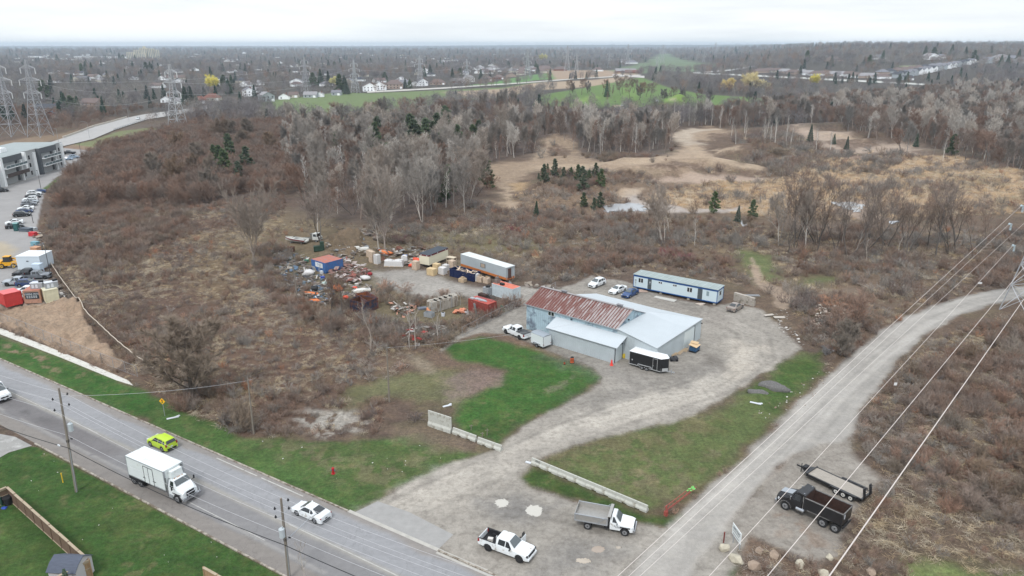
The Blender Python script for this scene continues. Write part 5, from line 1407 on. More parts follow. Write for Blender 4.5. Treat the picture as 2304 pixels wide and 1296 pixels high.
def van(name,label,cat,loc,rz,paint):
 t=thing(name,label,cat,loc,rz)
 L,HW,r=5.9,1.0,.36;f=L/2;h=2.5
 top=[(-f,2.3),(-f+.15,h),(f-2.0,h),(f-1.0,1.45),(f-.1,1.15),(f,.9)]
 belt=[(-f,1.3),(f-1.2,1.3),(f-.3,1.02),(f,.8)]
 topw=[(-f,.82),(f-2,.80),(f-1,.86),(f,.7)]
 ax=(-f+1.3,f-.95)
 mb,sd=carbody(L,HW,top,belt,topw,ax,r,clear=.28)
 mb.build('body',paint,t)
 g=MB();screen(g,(f-1.0,1.45,.86),(f-2.0,h,.80));g.build('windscreen',GLS2,t)
 g=MB();[glass_band(g,sd,f-2.3,f-1.3,.08,.5,y,.1,-.2)for y in(1,-1)];g.build('side_window',GLS,t)
 underbody(t,L,2.0,.24,.8,ax,r)
 for x in ax:
  for y in(1,-1):wheel(t,x,y*.985,r,.22)
 mirrors(t,f-1.35,1.0,1.45,BLK)
 for s in(1,-1):q=MB();q.box((f-.12,s*.74,.95),(.26,.3,.24));q.build('headlight',LAMP_W,t)
 q=MB();q.box((f-.01,0,.80),(.06,1.0,.22));q.box((f,0,.42),(.08,1.7,.24));q.build('grille',BLK,t)
 q=MB();q.box((f+.05,0,.5),(.02,.32,.14));q.build('number_plate',PLATE,t)
 return t
VC=[]
def at_w(front,rear,near,hw,**k):
 c,a,wb=place(front,rear,near,hw,**k);VC.append((front,wb));return c,a
# the white van cut by the left edge
s_,t_=rcoord(14,905);pvan=RW(s_-3.0,t_,.015)
van('delivery_van','white panel van entering at the left edge of the main road','van',pvan,RA,PW)
LIME=mat('lime green car paint',(.42,.58,.035),.3,spec=.5)
s_,t_=rcoord(366,1004);suv('hatchback_car','lime green boxy hatchback driving behind the white box truck','car',RW(s_,t_,.015),RA+PI,LIME,k=.92,boxy=True)
c,a=at_w((669,1161),(707,1178),1,.86);c.z=.015
sedan('sedan_car','white sedan driving on the main road beside the utility pole with the grey transformer','car',c,a,PW)
c,a=at_w((1166.5,1266),(1095,1239),-1,.95)
pickup('pickup_truck','white pickup truck parked with its far front door open on the gravel near the road','pickup truck',c,a,PW,open_door=True,load=True)
c,a=at_w((1140,752),(1168,764),1,.95)
PT=(c,a)
pickup('pickup_truck','white pickup truck with grey bed cover hitched to the small white trailer','pickup truck',c,a,PW,cover=True)
c,a=at_w((1340.5,649),(1360,641),1,.88)
suv('parked_car','white suv parked leftmost behind the warehouse','car',c,a,PW)
c,a=at_w((1388,663),(1406,656),1,.86)
sedan('parked_car','white sedan parked between the white suv and the blue car','car',c,a,PW)
BLUE=mat('dark blue car paint',(.018,.055,.16),.25,spec=.6)
c,a=at_w((1417,671.5),(1433.7,663),1,.86)
sedan('parked_car','dark blue car parked against the end of the office trailer','car',c,a,BLUE)
BRN=solid('taupe metallic paint',(162,152,144),.35,.3)
c,a=at_w((1670,694.5),(1656.5,702.5),-1,.86)
sedan('parked_car','taupe sedan parked in front of the concrete block wall','car',c,a,BRN)
# -- box truck
def box_truck():
 c,a,wb=place((395.7,1131),(305,1090),-1,1.15)
 c.z=.015
 t=thing('box_truck','long white box truck with bull bar and roof cooler driving on the main road','truck',c,a)
 W_=mat('white truck panel',al(226,232,232,.85),.45,noise=.04,nscale=1.2,dirt=(al(196,196,190,.85),.1,.8))
 b=MB();x0,x1=-4.55,2.45;zb,zt=1.15,3.75
 b.bx(x0,x1,-1.27,1.27,zb,zt-.05)
 b.slab([(x0+.02,-1.25,zt),(x1-.02,-1.25,zt),(x1-.02,1.25,zt),(x0+.02,1.25,zt)],.05)
 box=b.build('cargo_box',W_,t)
 q=MB()
 for s in(1,-1):q.bx(x0,x1,min(s*1.265,s*1.295),max(s*1.265,s*1.295),zt-.14,zt-.04);q.bx(x0,x1,min(s*1.265,s*1.29),max(s*1.265,s*1.29),zb,zb+.12)
 q.bx(x1-.10,x1+.02,-1.30,-1.1,zb,zt-.03);q.bx(x1-.1,x1+.02,1.1,1.30,zb,zt-.03);q.bx(x0-.02,x0+.08,-1.3,-1.15,zb,zt-.03)
 q.build('trim_rail',STEEL,box)
 d=MB();
 for xx in(-1.3,-.45):d.bx(xx+.03,xx+.80,-1.30,-1.272,1.22,3.3)
 dr=d.build('side_door',W_,box)
 d=MB()
 for xx in(-1.32,-.46,.38):d.bx(xx-.03,xx+.02,-1.315,-1.28,1.18,3.36)
 d.bx(-1.35,.4,-1.315,-1.28,3.33,3.38);d.bx(-1.6,-1.1,-1.32,-1.28,1.75,1.8);d.bx(.2,.75,-1.32,-1.28,1.75,1.8)
 d.build('door_frame',LAMP_D,dr)
 d=MB();d.box((x1+.33,0,3.10),(.60,1.5,.85),taper=.9);cl=d.build('cooling_unit',W_,t)
 d=MB();d.bx(x1+.01,x1+.03,.85,1.1,3.3,3.5);d.bx(x1+.01,x1+.03,.85,1.05,3.05,3.2);d.bx(x1+.01,x1+.025,.7,1.2,3.6,3.64);d.build('vent',BLK,t)
# cab
 f=4.95;top=[(2.62,2.50),(2.8,2.62),(3.45,2.60),(3.9,1.98),(4.75,1.72),(4.95,1.5)]
 belt=[(2.62,1.75),(3.9,1.72),(4.95,1.35)];topw=[(2.62,.86),(3.45,.86),(3.9,.98),(4.95,.62)]
 mb,sd=carbody(2.4,1.12,top,belt,topw,(4.02,),.52,clear=.62,arch=1.15,nose=1.0,tail=0,x0=2.62,x1=f)
 mb.build('cab',PW,t)
 g=MB();[glass_band(g,sd,2.9,3.6,.05,.85,y,.05,-.15)for y in(1,-1)];g.build('side_window',GLS,t)
 g=MB();screen(g,(3.9,1.98,.98),(3.45,2.60,.86),ia=.04,ib=.04);g.build('windscreen',GLS2,t)
 g=MB();g.bx(f-.02,f+.04,-.50,.50,.85,1.45);g.build('grille',BLK,t)
 for s in(1,-1):
  q=MB();q.box((f-.28,s*.82,1.12),(.3,.28,.26));q.build('headlight',LAMP_W,t)
  q=MB();q.tube((3.75,s*1.1,1.7),(3.85,s*1.45,2.0),.025);q.box((3.85,s*1.47,2.05),(.08,.16,.42));q.build('mirror',BLK,t)
  q=MB();q.box((3.98,s*1.05,1.16),(1.3,.18,.12));q.build('fender',LAMP_D,t)
 q=MB();q.bx(f+.02,f+.26,-1.22,1.22,.50,.78)
 for s in(.45,-.45):q.tube((f+.2,s,.5),(f+.22,s,1.3),.05)
 q.tube((f+.22,-.5,1.3),(f+.22,.5,1.3),.05);q.tube((f+.1,1.15,.8),(f-.1,1.25,1.15),.05);q.tube((f+.1,-1.15,.8),(f-.1,-1.25,1.15),.05)
 q.build('bull_bar',CHR,t)
 q=MB();q.bx(-4.3,4.6,-.5,.5,.55,1.14);q.bx(-4.45,-2.1,-1.2,1.2,.9,1.14);q.build('chassis',BLK,t)
 q=MB();q.tube((2.15,-1.15,.9),(2.15,-1.15,3.1),.08);q.tube((2.56,-1.2,.55),(2.56,-1.2,2.9),.06);q.build('exhaust_pipe',CHR,t)
 q=MB();q.bx(2.7,3.3,-1.2,-.9,.45,.85);q.bx(2.7,3.3,.9,1.2,.45,.85);q.build('step',STEEL,t)
 q=MB();q.bx(-4.5,-2.15,-1.28,-1.24,.72,1.14);q.build('mud_flap',BLK,t)
 for x in(4.02,):
  for y in(1,-1):wheel(t,x,y*1.14,.52,.3)
 for x in(-3.85,-2.6):
  for y in(1,-1):wheel(t,x,y*1.18,.50,.26,dual=True)
 q=MB();[q.box((3.2,y,2.66),(.1,.08,.06))for y in(-.5,-.15,0,.15,.5)];q.build('marker_light',solid('amber lens',(190,130,70),.4),t)
 return t
box_truck()
# -- work truck with aluminium tipping body
def text_mesh(txt,size,m,depth=.004,name='lettering',parent=None,M=None,align='CENTER',sx=1.0):
 cu=bpy.data.curves.new(name,'FONT');cu.body=txt;cu.size=size;cu.align_x=align;cu.align_y='CENTER';cu.extrude=depth
 tmp=bpy.data.objects.new('tmp_text',cu);C.objects.link(tmp)
 dg=bpy.context.evaluated_depsgraph_get();me=bpy.data.meshes.new_from_object(tmp.evaluated_get(dg))
 bpy.data.objects.remove(tmp)
 if sx!=1.0:
  for v in me.vertices:v.co.x*=sx
 if M is not None:me.transform(M)
 me.materials.clear();me.materials.append(m)
 o=bpy.data.objects.new(name,me);C.objects.link(o)
 if parent is not None:o.parent=parent
 return o
def sideM(x,y,z,s):
 return Matrix.Translation((x,y,z))@(Matrix.Rotation(PI,4,'Z')if s>0 else Matrix.Identity(4))@Matrix.Rotation(PI/2,4,'X')
def dump_pickup():
 c,a,wb=place((1402.5,1206),(1311,1189),-1,1.0)
 t=thing('tipper_truck','white work truck with a silver aluminium dump body beside the long concrete barrier','truck',c,a)
 f=3.25;xb=f-2.55;r=.43
 top=[(xb,2.0),(xb+.2,2.06),(f-2.0,2.06),(f-1.45,1.42),(f-.35,1.34),(f-.05,1.24),(f,1.0)]
 belt=[(xb,1.34),(f-1.6,1.30),(f-.4,1.20),(f,.92)];topw=[(xb,.72),(f-2.0,.72),(f-1.45,.86),(f,.78)]
 mb,sd=carbody(2.55,1.0,top,belt,topw,(f-.92,),r,clear=.50,arch=1.25,nose=.35,tail=0,x0=xb,x1=f)
 mb.build('cab',PW,t)
 g=MB();[glass_band(g,sd,xb+.25,f-1.75,.12,.88,y,.05,-.35)for y in(1,-1)];g.build('side_window',GLS,t)
 g=MB();screen(g,(f-1.45,1.42,.86),(f-2.0,2.06,.72));g.build('windscreen',GLS2,t)
 q=MB();q.box((f,0,1.0),(.06,1.25,.36));q.build('grille',BLK,t)
 q=MB();q.bx(f-.05,f+.15,-.95,.95,.52,.78);q.build('bumper',CHR,t)
 for s in(1,-1):
  q=MB();q.box((f-.12,s*.80,1.0),(.2,.3,.24),rz=-s*.15);q.build('headlight',LAMP_W,t)
  q=MB();q.box((f-.92,s*.97,1.02),(1.1,.14,.12));q.build('fender',BLK,t)
 mirrors(t,f-1.75,1.08,1.45,BLK)
 tb=solid('black lettering',(30,30,34),.6)
 for s in(-1,):
  text_mesh('A',.34,tb,M=sideM(xb+.55,s*1.012,1.04,s),parent=t)
  q=MB();[q.box((xb+.78+k*.11,s*1.004,1.0),(.07,.02,.09))for k in range(7)];[q.box((xb+.62+k*.12,s*1.004,.87),(.09,.02,.04))for k in range(8)];q.build('small_lettering',tb,t)
# body
 x0,x1=-3.1,.45;b=MB()
 fl=1.15
 b.bx(x0,x1,-1.15,1.15,fl,fl+.06)
 for s in(1,-1):b.bx(x0,x1,min(s*1.2,s*1.15),max(s*1.2,s*1.15),fl-.05,fl+.68)
 b.bx(x1,x1+.06,-1.2,1.2,fl-.05,fl+1.0)
 b.bx(x0-.06,x0,-1.2,1.2,fl-.05,fl+.70)
 bd=b.build('dump_body',ALU,t)
 b=MB()
 for s in(1,-1):
  b.bx(x0-.05,x1+.04,min(s*1.25,s*1.14),max(s*1.25,s*1.14),fl+.68,fl+.75)
  b.bx(x0,x1,min(s*1.24,s*1.2),max(s*1.24,s*1.2),fl-.12,fl+.0)
  b.tube((x1-.1,s*1.24,fl+.95),(x1-1.1,s*1.24,fl-.05),.035)
  for x in(x0+.04,x1-.02):b.bx(x-.05,x+.05,min(s*1.26,s*1.19),max(s*1.26,s*1.19),fl-.1,fl+.8)
 b.build('side_rail',STEEL,bd)
 b=MB();b.bx(x1+.02,x1+.35,-1.22,1.22,fl+1.02,fl+1.09);b.bx(x1+.30,x1+.36,-1.22,1.22,fl+.92,fl+1.02);b.build('cab_guard',ALU,bd)
 b=MB();b.bx(x1+.36,x1+.40,-1.15,1.15,fl+.95,fl+1.05);b.build('tarp_roll',BLK,bd)
 q=MB();q.bx(-3.0,2.9,-.42,.42,.62,.95);q.bx(-3.0,.4,-.5,.5,.95,1.06);q.bx(.1,.6,-1.05,1.05,.6,1.2);q.build('chassis',BLK,t)
 for x,dual in((f-.92,False),(-f+1.55,True)):
  for y in(1,-1):wheel(t,x,y*(1.02 if not dual else 1.06),r,.25,RIM,dual)
 return t
dump_pickup()
# -- black dump truck
BP=mat('black truck paint',(.012,.012,.014),.3,spec=.5,noise=.3,nscale=2)
RUSTIN=mat('rusty box interior',al(78,56,48,.6),.9,noise=.35,nscale=2.5)
def dump_truck():
 F=G(1765,1147);B=(G(1846,1184)+G(1879,1200))/2
 h=F-B;h.z=0;wb=h.length;h.normalize();lt=Vector((-h.y,h.x,0));c=(F+B)/2-lt*1.1;a=math.atan2(h.y,h.x)
 t=thing('dump_truck','black dump truck with an empty rusty box parked beside the flatbed trailer','truck',c,a)
 xf=wb/2;xr=-wb/2;f=xf+1.15;r=.53
 top=[(f-2.95,2.55),(f-2.75,2.68),(f-2.1,2.66),(f-1.65,1.98),(f-.2,1.72),(f,1.5)]
 belt=[(f-2.95,1.8),(f-1.7,1.75),(f,1.30)];topw=[(f-2.95,.86),(f-2.1,.86),(f-1.65,.95),(f,.55)]
 mb,sd=carbody(2.95,1.1,top,belt,topw,(xf,),r,clear=.66,arch=1.18,nose=1.1,tail=0,x0=f-2.95,x1=f)
 mb.build('cab',BP,t)
 g=MB();[glass_band(g,sd,f-2.7,f-1.9,.05,.85,y,.05,-.15)for y in(1,-1)];g.build('side_window',GLS,t)
 g=MB();screen(g,(f-1.65,1.98,.95),(f-2.1,2.66,.86),ia=.04,ib=.04);g.build('windscreen',GLS2,t)
 q=MB();q.yprism([(f-1.55,2.0),(f-.2,1.76),(f-.2,1.80),(f-1.55,2.04)],-.5,.5);q.build('hood_stripe',solid('silver hood panel',(160,166,172),.3),t)
 q=MB();q.bx(f-.02,f+.05,-.5,.5,.8,1.45);q.build('grille',CHR,t)
 for s in(1,-1):
  q=MB();q.box((f-.35,s*.86,1.12),(.34,.3,.28));q.build('headlight',LAMP_W,t)
  q=MB();n=8
  for i in range(n):
   a0=PI*(.02+.96*i/n);a1=PI*(.02+.96*(i+1)/n);R1=r*1.22;R2=r*1.32
   P=[(xf+R1*math.cos(a0),r+R1*math.sin(a0)),(xf+R2*math.cos(a0),r+R2*math.sin(a0)),(xf+R2*math.cos(a1),r+R2*math.sin(a1)),(xf+R1*math.cos(a1),r+R1*math.sin(a1))]
   q.yprism(P,min(s*1.14,s*.92),max(s*1.14,s*.92))
  q.build('fender',CHR if s>0 else BP,t)
  q=MB();q.tube((f-1.85,s*1.05,1.75),(f-1.8,s*1.4,2.0),.025);q.box((f-1.8,s*1.42,2.05),(.08,.18,.42));q.build('mirror',CHR,t)
  q=MB();q.tube((f-3.9+.6,s*1.0,.85),(f-1.9-.5,s*1.0,.85),.24,.24,12);q.build('fuel_tank',CHR,t)
  q=MB();q.tube((f-3.05,s*.95,1.0),(f-3.05,s*.95,3.0),.07);q.build('exhaust_pipe',CHR,t)
# tipping box
 x0=xr-1.35;x1=f-3.25;z0,z1=1.28,2.62
 b=MB()
 for s in(1,-1):b.bx(x0,x1,min(s*1.24,s*1.16),max(s*1.24,s*1.16),z0,z1)
 b.bx(x0+.0,x0+.08,-1.16,1.16,z0,z1-.1);b.bx(x1-.08,x1,-1.16,1.16,z0,z1+.25)
 b.bx(x0,x1,-1.16,1.16,z0-.08,z0)
 b.yprism([(x1,z1+.1),(x1+.85,z1+.34),(x1+.85,z1+.40),(x1-.05,z1+.30)],-1.2,1.2)
 bx_=b.build('tipping_box',BP,t)
 b=MB()
 for s in(1,-1):b.bx(x0+.09,x1-.09,min(s*1.158,s*1.13),max(s*1.158,s*1.13),z0+.01,z1-.05)
 b.bx(x0+.09,x1-.09,-1.13,1.13,z0+.004,z0+.03);b.bx(x1-.12,x1-.09,-1.12,1.12,z0+.03,z1+.2);b.bx(x0+.09,x0+.12,-1.12,1.12,z0+.03,z1-.15)
 b.build('box_lining',RUSTIN,bx_)
 b=MB()
 for s in(1,-1):b.bx(x0-.02,x1+.0,min(s*1.27,s*1.12),max(s*1.27,s*1.12),z1+.003,z1+.07);b.bx(x0+1.3,x1-.4,min(s*1.25,s*1.235),max(s*1.25,s*1.235),z0-.05,z0+.06)
 b.bx(x0-.03,x0+.09,-1.2,1.2,z1-.1,z1-.03)
 b.build('top_rail',mat('worn grey rail',al(110,108,106,.8),.6,noise=.4,nscale=3),bx_)
 q=MB();q.bx(x0+.1,f-.4,-.42,.42,.72,1.18);q.build('chassis',BLK,t)
 q=MB();q.bx(f-.15,f+.12,-1.1,1.1,.52,.82);q.build('bumper',CHR,t)
 q=MB();q.box((x0-.1,0,.95),(.12,2.1,.2));q.build('rear_bumper',BLK,t)
 q=MB();q.bx(x0-.035,x0-.02,.6,.85,1.9,2.4);q.build('number_board',PLATE,t)
 for y in(1,-1):wheel(t,xf,y*1.12,r,.3)
 for dx in(.68,-.68):
  for y in(1,-1):wheel(t,xr+dx,y*1.16,r,.27,dual=True)
 return t
dump_truck()
# -- flatbed equipment trailer
def flatbed():
 A=G(1880,1111);B=G(1915,1126)
 h=(G(1838,1077)-G(1945,1127));h.z=0;h.normalize();lt=Vector((-h.y,h.x,0));c=(A+B)/2-lt*1.2;a=math.atan2(h.y,h.x)
 t=thing('equipment_trailer','black flatbed equipment trailer with grey plank deck and raised ramps behind the dump truck','trailer',c,a)
 wd=mat('weathered deck planks',al(168,160,150,.8),.85,noise=.25,nscale=2,stretch=(1,9,1))
 x0,x1=-1.9,4.6
 d=MB()
 for i in range(9):d.bx(x0,x1,-1.02+i*.227,-1.02+i*.227+.22,.72,.78)
 d.build('deck',wd,t)
 d=MB()
 for s in(1,-1):d.bx(x0-.1,x1+.1,min(s*1.22,s*1.05),max(s*1.22,s*1.05),.55,.80)
 d.bx(x0-.2,x0-.01,-1.22,1.22,.5,.79);d.bx(x1,x1+.12,-1.22,1.22,.5,.9)
 d.add([(x1+.1,-1.1,.6),(x1+.1,1.1,.6),(x1+1.5,.08,.6),(x1+1.5,-.08,.6),(x1+.1,-1.1,.75),(x1+.1,1.1,.75),(x1+1.5,.08,.75),(x1+1.5,-.08,.75)],[(0,1,2,3)[::-1],(4,5,6,7),(1,5,6,2)[::-1],(0,3,7,4)[::-1],(2,6,7,3)[::-1]])
 d.build('frame',BP,t)
 d=MB();d.box((x1+1.75,0,.62),(.6,.14,.14));d.tube((x1+1.35,.18,0.02),(x1+1.35,.18,1.25),.05);d.box((x1+.9,0,.88),(.5,.8,.3));d.build('hitch',BLK,t)
 for s in(1,-1):
  d=MB();d.bx(-1.45,1.55,min(s*1.24,s*1.5),max(s*1.24,s*1.5),.80,.86);d.bx(-1.5,-1.42,min(s*1.24,s*1.5),max(s*1.24,s*1.5),.5,.8);d.bx(1.55,1.63,min(s*1.24,s*1.5),max(s*1.24,s*1.5),.5,.8);d.build('fender',BP,t)
  d=MB();d.box((x0-.15,s*.72,1.35),(.10,.46,1.25),ry=.18)
  for k_ in range(4):d.box((x0-.22,s*.72,.95+k_*.27),(.1,.5,.05),ry=.18)
  d.build('ramp',BP,t)
 wr=solid('white trailer rim',(224,222,216),.4)
 for x in(-.88,0,.88):
  for y in(1,-1):wheel(t,x,y*1.42 if y>0 else-1.42,.39,.22,wr)
 return t
flatbed()
# -- enclosed black trailer
def enclosed(label,p0,p1,Lb,Wb,zt,side_m,roof_m,trim,near,door=True,vnose=.55,axles=2,vents=True,rounded=False,name='cargo_trailer'):
 """p0, p1: photo pixels of the near lower edge, rear to front"""
 A=G(*p0);B=G(*p1);h=B-A;h.z=0;h.normalize();lt=Vector((-h.y,h.x,0));c=A+h*(Lb/2)-lt*near*(Wb/2);a=math.atan2(h.y,h.x);c.z=0
 t=thing(name,label,'trailer',c,a)
 w2=Wb/2;z0=.50;x0=-Lb/2;x1=Lb/2
 b=MB();b.prism([(x0,-w2),(x1,-w2),(x1+vnose,-.12),(x1+vnose,.12),(x1,w2),(x0,w2)],z0,zt)
 b.build('body',side_m,t)
 b=MB()
 if rounded:
  n=8;P=[]
  for i in range(n+1):
   y=-w2-.02+(Wb+.04)*i/n;P.append((y,zt+.16*math.sin(PI*i/n)+.01))
  P=P[::-1]+[(-w2-.02,zt-.03),(w2+.02,zt-.03)]
  b.xprism(P,x0-.02,x1+.02)
 else:
  b.prism([(x0-.03,-w2-.03),(x1+.02,-w2-.03),(x1+vnose+.03,-.16),(x1+vnose+.03,.16),(x1+.02,w2+.03),(x0-.03,w2+.03)],zt+.003,zt+.06)
 b.build('roof',roof_m,t)
 b=MB()
 for s in(1,-1):
  b.bx(x0,x1,min(s*w2,s*(w2+.02)),max(s*w2,s*(w2+.02)),z0-.08,z0+.03)
  b.bx(x0-.012,x0+.05,min(s*(w2-.05),s*(w2+.025)),max(s*(w2-.05),s*(w2+.025)),z0,zt-.01)
  if door and vnose>.3:
   b.add([(x1-.02,s*(w2+.012),z0-.05),(x1+vnose+.02,s*.14,z0-.05),(x1+vnose+.02,s*.14,z0+.5),(x1-.02,s*(w2+.012),z0+.5)],[(0,1,2,3)if s<0 else(3,2,1,0)])
 b.build('trim',trim,t)
 if door:
  s=near;dx=x1-1.35
  b=MB();b.bx(dx,dx+.70,min(s*(w2+.005),s*(w2+.03)),max(s*(w2+.005),s*(w2+.03)),z0+.08,zt-.22);dr=b.build('side_door',side_m,t)
  b=MB()
  for xx in(dx-.03,dx+.73):b.bx(xx-.025,xx+.025,min(s*w2,s*(w2+.04)),max(s*w2,s*(w2+.04)),z0+.03,zt-.18)
  b.bx(dx-.05,dx+.75,min(s*w2,s*(w2+.04)),max(s*w2,s*(w2+.04)),zt-.22,zt-.17);b.box((dx+.1,s*(w2+.045),1.2),(.14,.03,.05));b.build('door_frame',trim,dr)
  b=MB();b.bx(x0+.45,x0+.62,min(s*w2,s*(w2+.02)),max(s*w2,s*(w2+.02)),z0+.65,z0+.88);b.build('vent',trim,t)
 b=MB();s=near
 xs=[(-.42,.42)]if axles==2 else[(0,)]
 for x in xs[0]:b.add([],[])
 ext=.85 if axles==2 else.45
 b=MB();ym=w2+.20
 for s in(1,-1):
  b.bx(-ext-.3,ext+.3,min(s*(w2-.05),s*ym),max(s*(w2-.05),s*ym),.80,.85);b.box((-ext-.38,s*(w2+.1),.68),(.05,.2,.30),ry=.5);b.box((ext+.38,s*(w2+.1),.68),(.05,.2,.30),ry=-.5)
 b.build('fender',trim,t)
 for x in xs[0]:
  for y in(1,-1):wheel(t,x,y*(w2+.16),.34,.2)
 b=MB();b.bx(x0+.1,x1,-w2+.2,w2-.2,.36,z0-.01);b.build('chassis',BLK,t)
 b=MB();b.tube((x1+vnose*.3,.4,.45),(x1+vnose+.95,.03,.45),.045);b.tube((x1+vnose*.3,-.4,.45),(x1+vnose+.95,-.03,.45),.045);b.tube((x1+vnose+.6,0,.02),(x1+vnose+.6,0,.95),.04);b.box((x1+vnose+1.0,0,.47),(.25,.12,.12));b.build('hitch',STEEL,t)
 b=MB();[b.box((x0-.02,s*(w2-.1),.85),(.03,.1,.14))for s in(1,-1)];b.build('tail_light',LAMP_R,t)
 return t
enclosed('black enclosed cargo trailer with white roof in front of the warehouse',(1415,823),(1490,844),5.6,2.2,2.62,mat('black trailer skin',(.016,.016,.017),.45,noise=.15,nscale=1),solid('white trailer roof',(234,236,238),.5),solid('bright trim',(205,207,208),.35,.4),-1,True,.8)
c0,a0=PT
hx=Vector((math.cos(a0),math.sin(a0),0));tc_=c0-hx*6.35
t=enclosed('small white enclosed trailer with grey curved roof behind the pickup truck',(1200,765),(1190,760),3.1,1.9,2.35,solid('white trailer skin',(224,230,232),.4),solid('grey trailer roof',(150,158,166),.45),STEEL,1,False,.15,1,rounded=True)
t.location=(tc_.x,tc_.y,0);t.rotation_euler=(0,0,a0)
# -- parked rows in the construction lot
DK=mat('black car paint',(.014,.015,.018),.25,spec=.6);GR_=solid('grey car paint',(128,132,138),.3,.3);SIL=solid('silver car paint',(176,182,188),.3,.3);NAVY=mat('navy car paint',(.02,.04,.11),.25,spec=.6);SBL=solid('pale blue grey paint',(150,168,186),.3,.2)
LOT=[('sedan',88,434,BLUE,'blue car at the far end of the row along the lot fence'),('suv',78,439,PW,'white suv second from the far end of the row along the lot fence'),('sedan',75,445,DK,'black car third from the far end of the row along the lot fence'),('suv',69,452,PW,'white suv fourth from the far end of the row along the lot fence'),('sedan',69,457,SIL,'silver car beside the white suv in the middle of the lot row'),('suv',66,463,GR_,'grey suv in the middle of the row along the lot fence'),('sedan',59,472,PW,'white sedan in the near half of the row along the lot fence'),('sedan',56,479,NAVY,'navy car next to the black suv in the lot row'),('suv',50,487,DK,'black suv at the near end of the long lot row'),('sedan',33,504,PW,'white sedan parked apart beside the green portable toilet'),('sedan',34,513,DK,'black car behind the green portable toilet'),('suv',3,432,DK,'black suv cut by the left edge in the parking lot')]
# the row runs with the fence; cars stand square to it
ra=G(50,484)-G(85,436);rowang=math.atan2(ra.y,ra.x)+PI/2
for i,(k,u,v,p,l)in enumerate(LOT):
 q=G(u,v);an=rowang+(.12 if i>8 else 0)
 (sedan if k=='sedan' else suv)('parked_car',l,'car',(q[0],q[1],q[2]),an+(PI if i%3==0 else 0),p,'cars parked in the construction lot',simple=False)
for(k,u,v,p,l,an)in(('pickup',155,347,DK,'black pickup behind the apartment block',.2),('sedan',152,360,SBL,'pale blue car at the corner of the apartment block',.25),('suv',168,356,SBL,'silver blue suv beside the lamp post behind the apartment block',.25),('suv',197,358,DK,'dark red car at the edge of the lot behind the apartment block',.3),('sedan',211,356,SIL,'beige sedan at the end of the lot behind the apartment block',.3)):
 q=G(u,v);{'pickup':pickup,'sedan':sedan,'suv':suv}[k]('parked_car' if k!='pickup' else 'pickup_truck',l,'car' if k!='pickup' else 'pickup truck',(q[0],q[1],q[2]),an,p)
q=G(311,270);h_=G(330,264)-G(290,277)
suv('far_car','white car driving on the curved road beyond the thicket','car',(q[0],q[1],q[2]+.4),math.atan2(h_.y,h_.x)+PI,PW)
for(k,u,v,p,l,an)in(('pickup',64,622,DK,'black pickup truck behind the silver pickup in the construction lot',PI+.1),('pickup',84,627,GR_,'dark grey pickup truck facing the lot fence beside the black one',.2),('pickup',43,641,SIL,'silver pickup truck in the construction lot',PI+.12),('suv',64,644,NAVY,'navy car between the silver pickup and the white suv',.1),('suv',60,660,PW,'white suv behind the brown container with the sign',PI+.1)):
 q=G(u,v);{'pickup':pickup,'sedan':sedan,'suv':suv}[k]('pickup_truck' if k=='pickup' else 'parked_car',l,'pickup truck' if k=='pickup' else 'car',(q[0],q[1],q[2]),an,p)
print([(a,round(b,2))for a,b in VC])
# -- corrugated sheet as real ribs
def ribs(mb,p0,p1,up,nrm,step=.3,w=.1,d=.07):
 """ribs along 'up' placed between p0 and p1 on a wall plane; up is a function f(t)->(z0,z1)"""
 p0=Vector(p0);p1=Vector(p1);L=(p1-p0).length;dr=(p1-p0)/L;n=int(L/step)
 ang=math.atan2(dr.y,dr.x)
 for i in range(n):
  t=(i+.5)/n;c=p0+dr*(L*t);z0,z1=up(t)
  if z1-z0>.05:mb.box((c.x+nrm[0]*d/2,c.y+nrm[1]*d/2,(z0+z1)/2),(w,d,z1-z0),rz=ang)
 return mb
# -- warehouse
WO=Vector((6.5,118.8,0));WA=R(-39.5)
wh=thing('warehouse','pale blue grey metal warehouse with a rusty red gable roof and white metal extensions','building',WO,WA)
blue_w=mat('faded blue cladding',al(176,198,208,.85),.6,noise=.10,nscale=.6,dirt=(al(120,132,146,.8),.35,.5))
grey_w=mat('grey metal cladding',al(188,197,201,.85),.5,noise=.08,nscale=.5)
white_r=mat('white roof sheet',al(214,222,227,.66),.45,noise=.04,nscale=.4)
door_w=mat('white door panel',al(212,222,224,.85),.5)
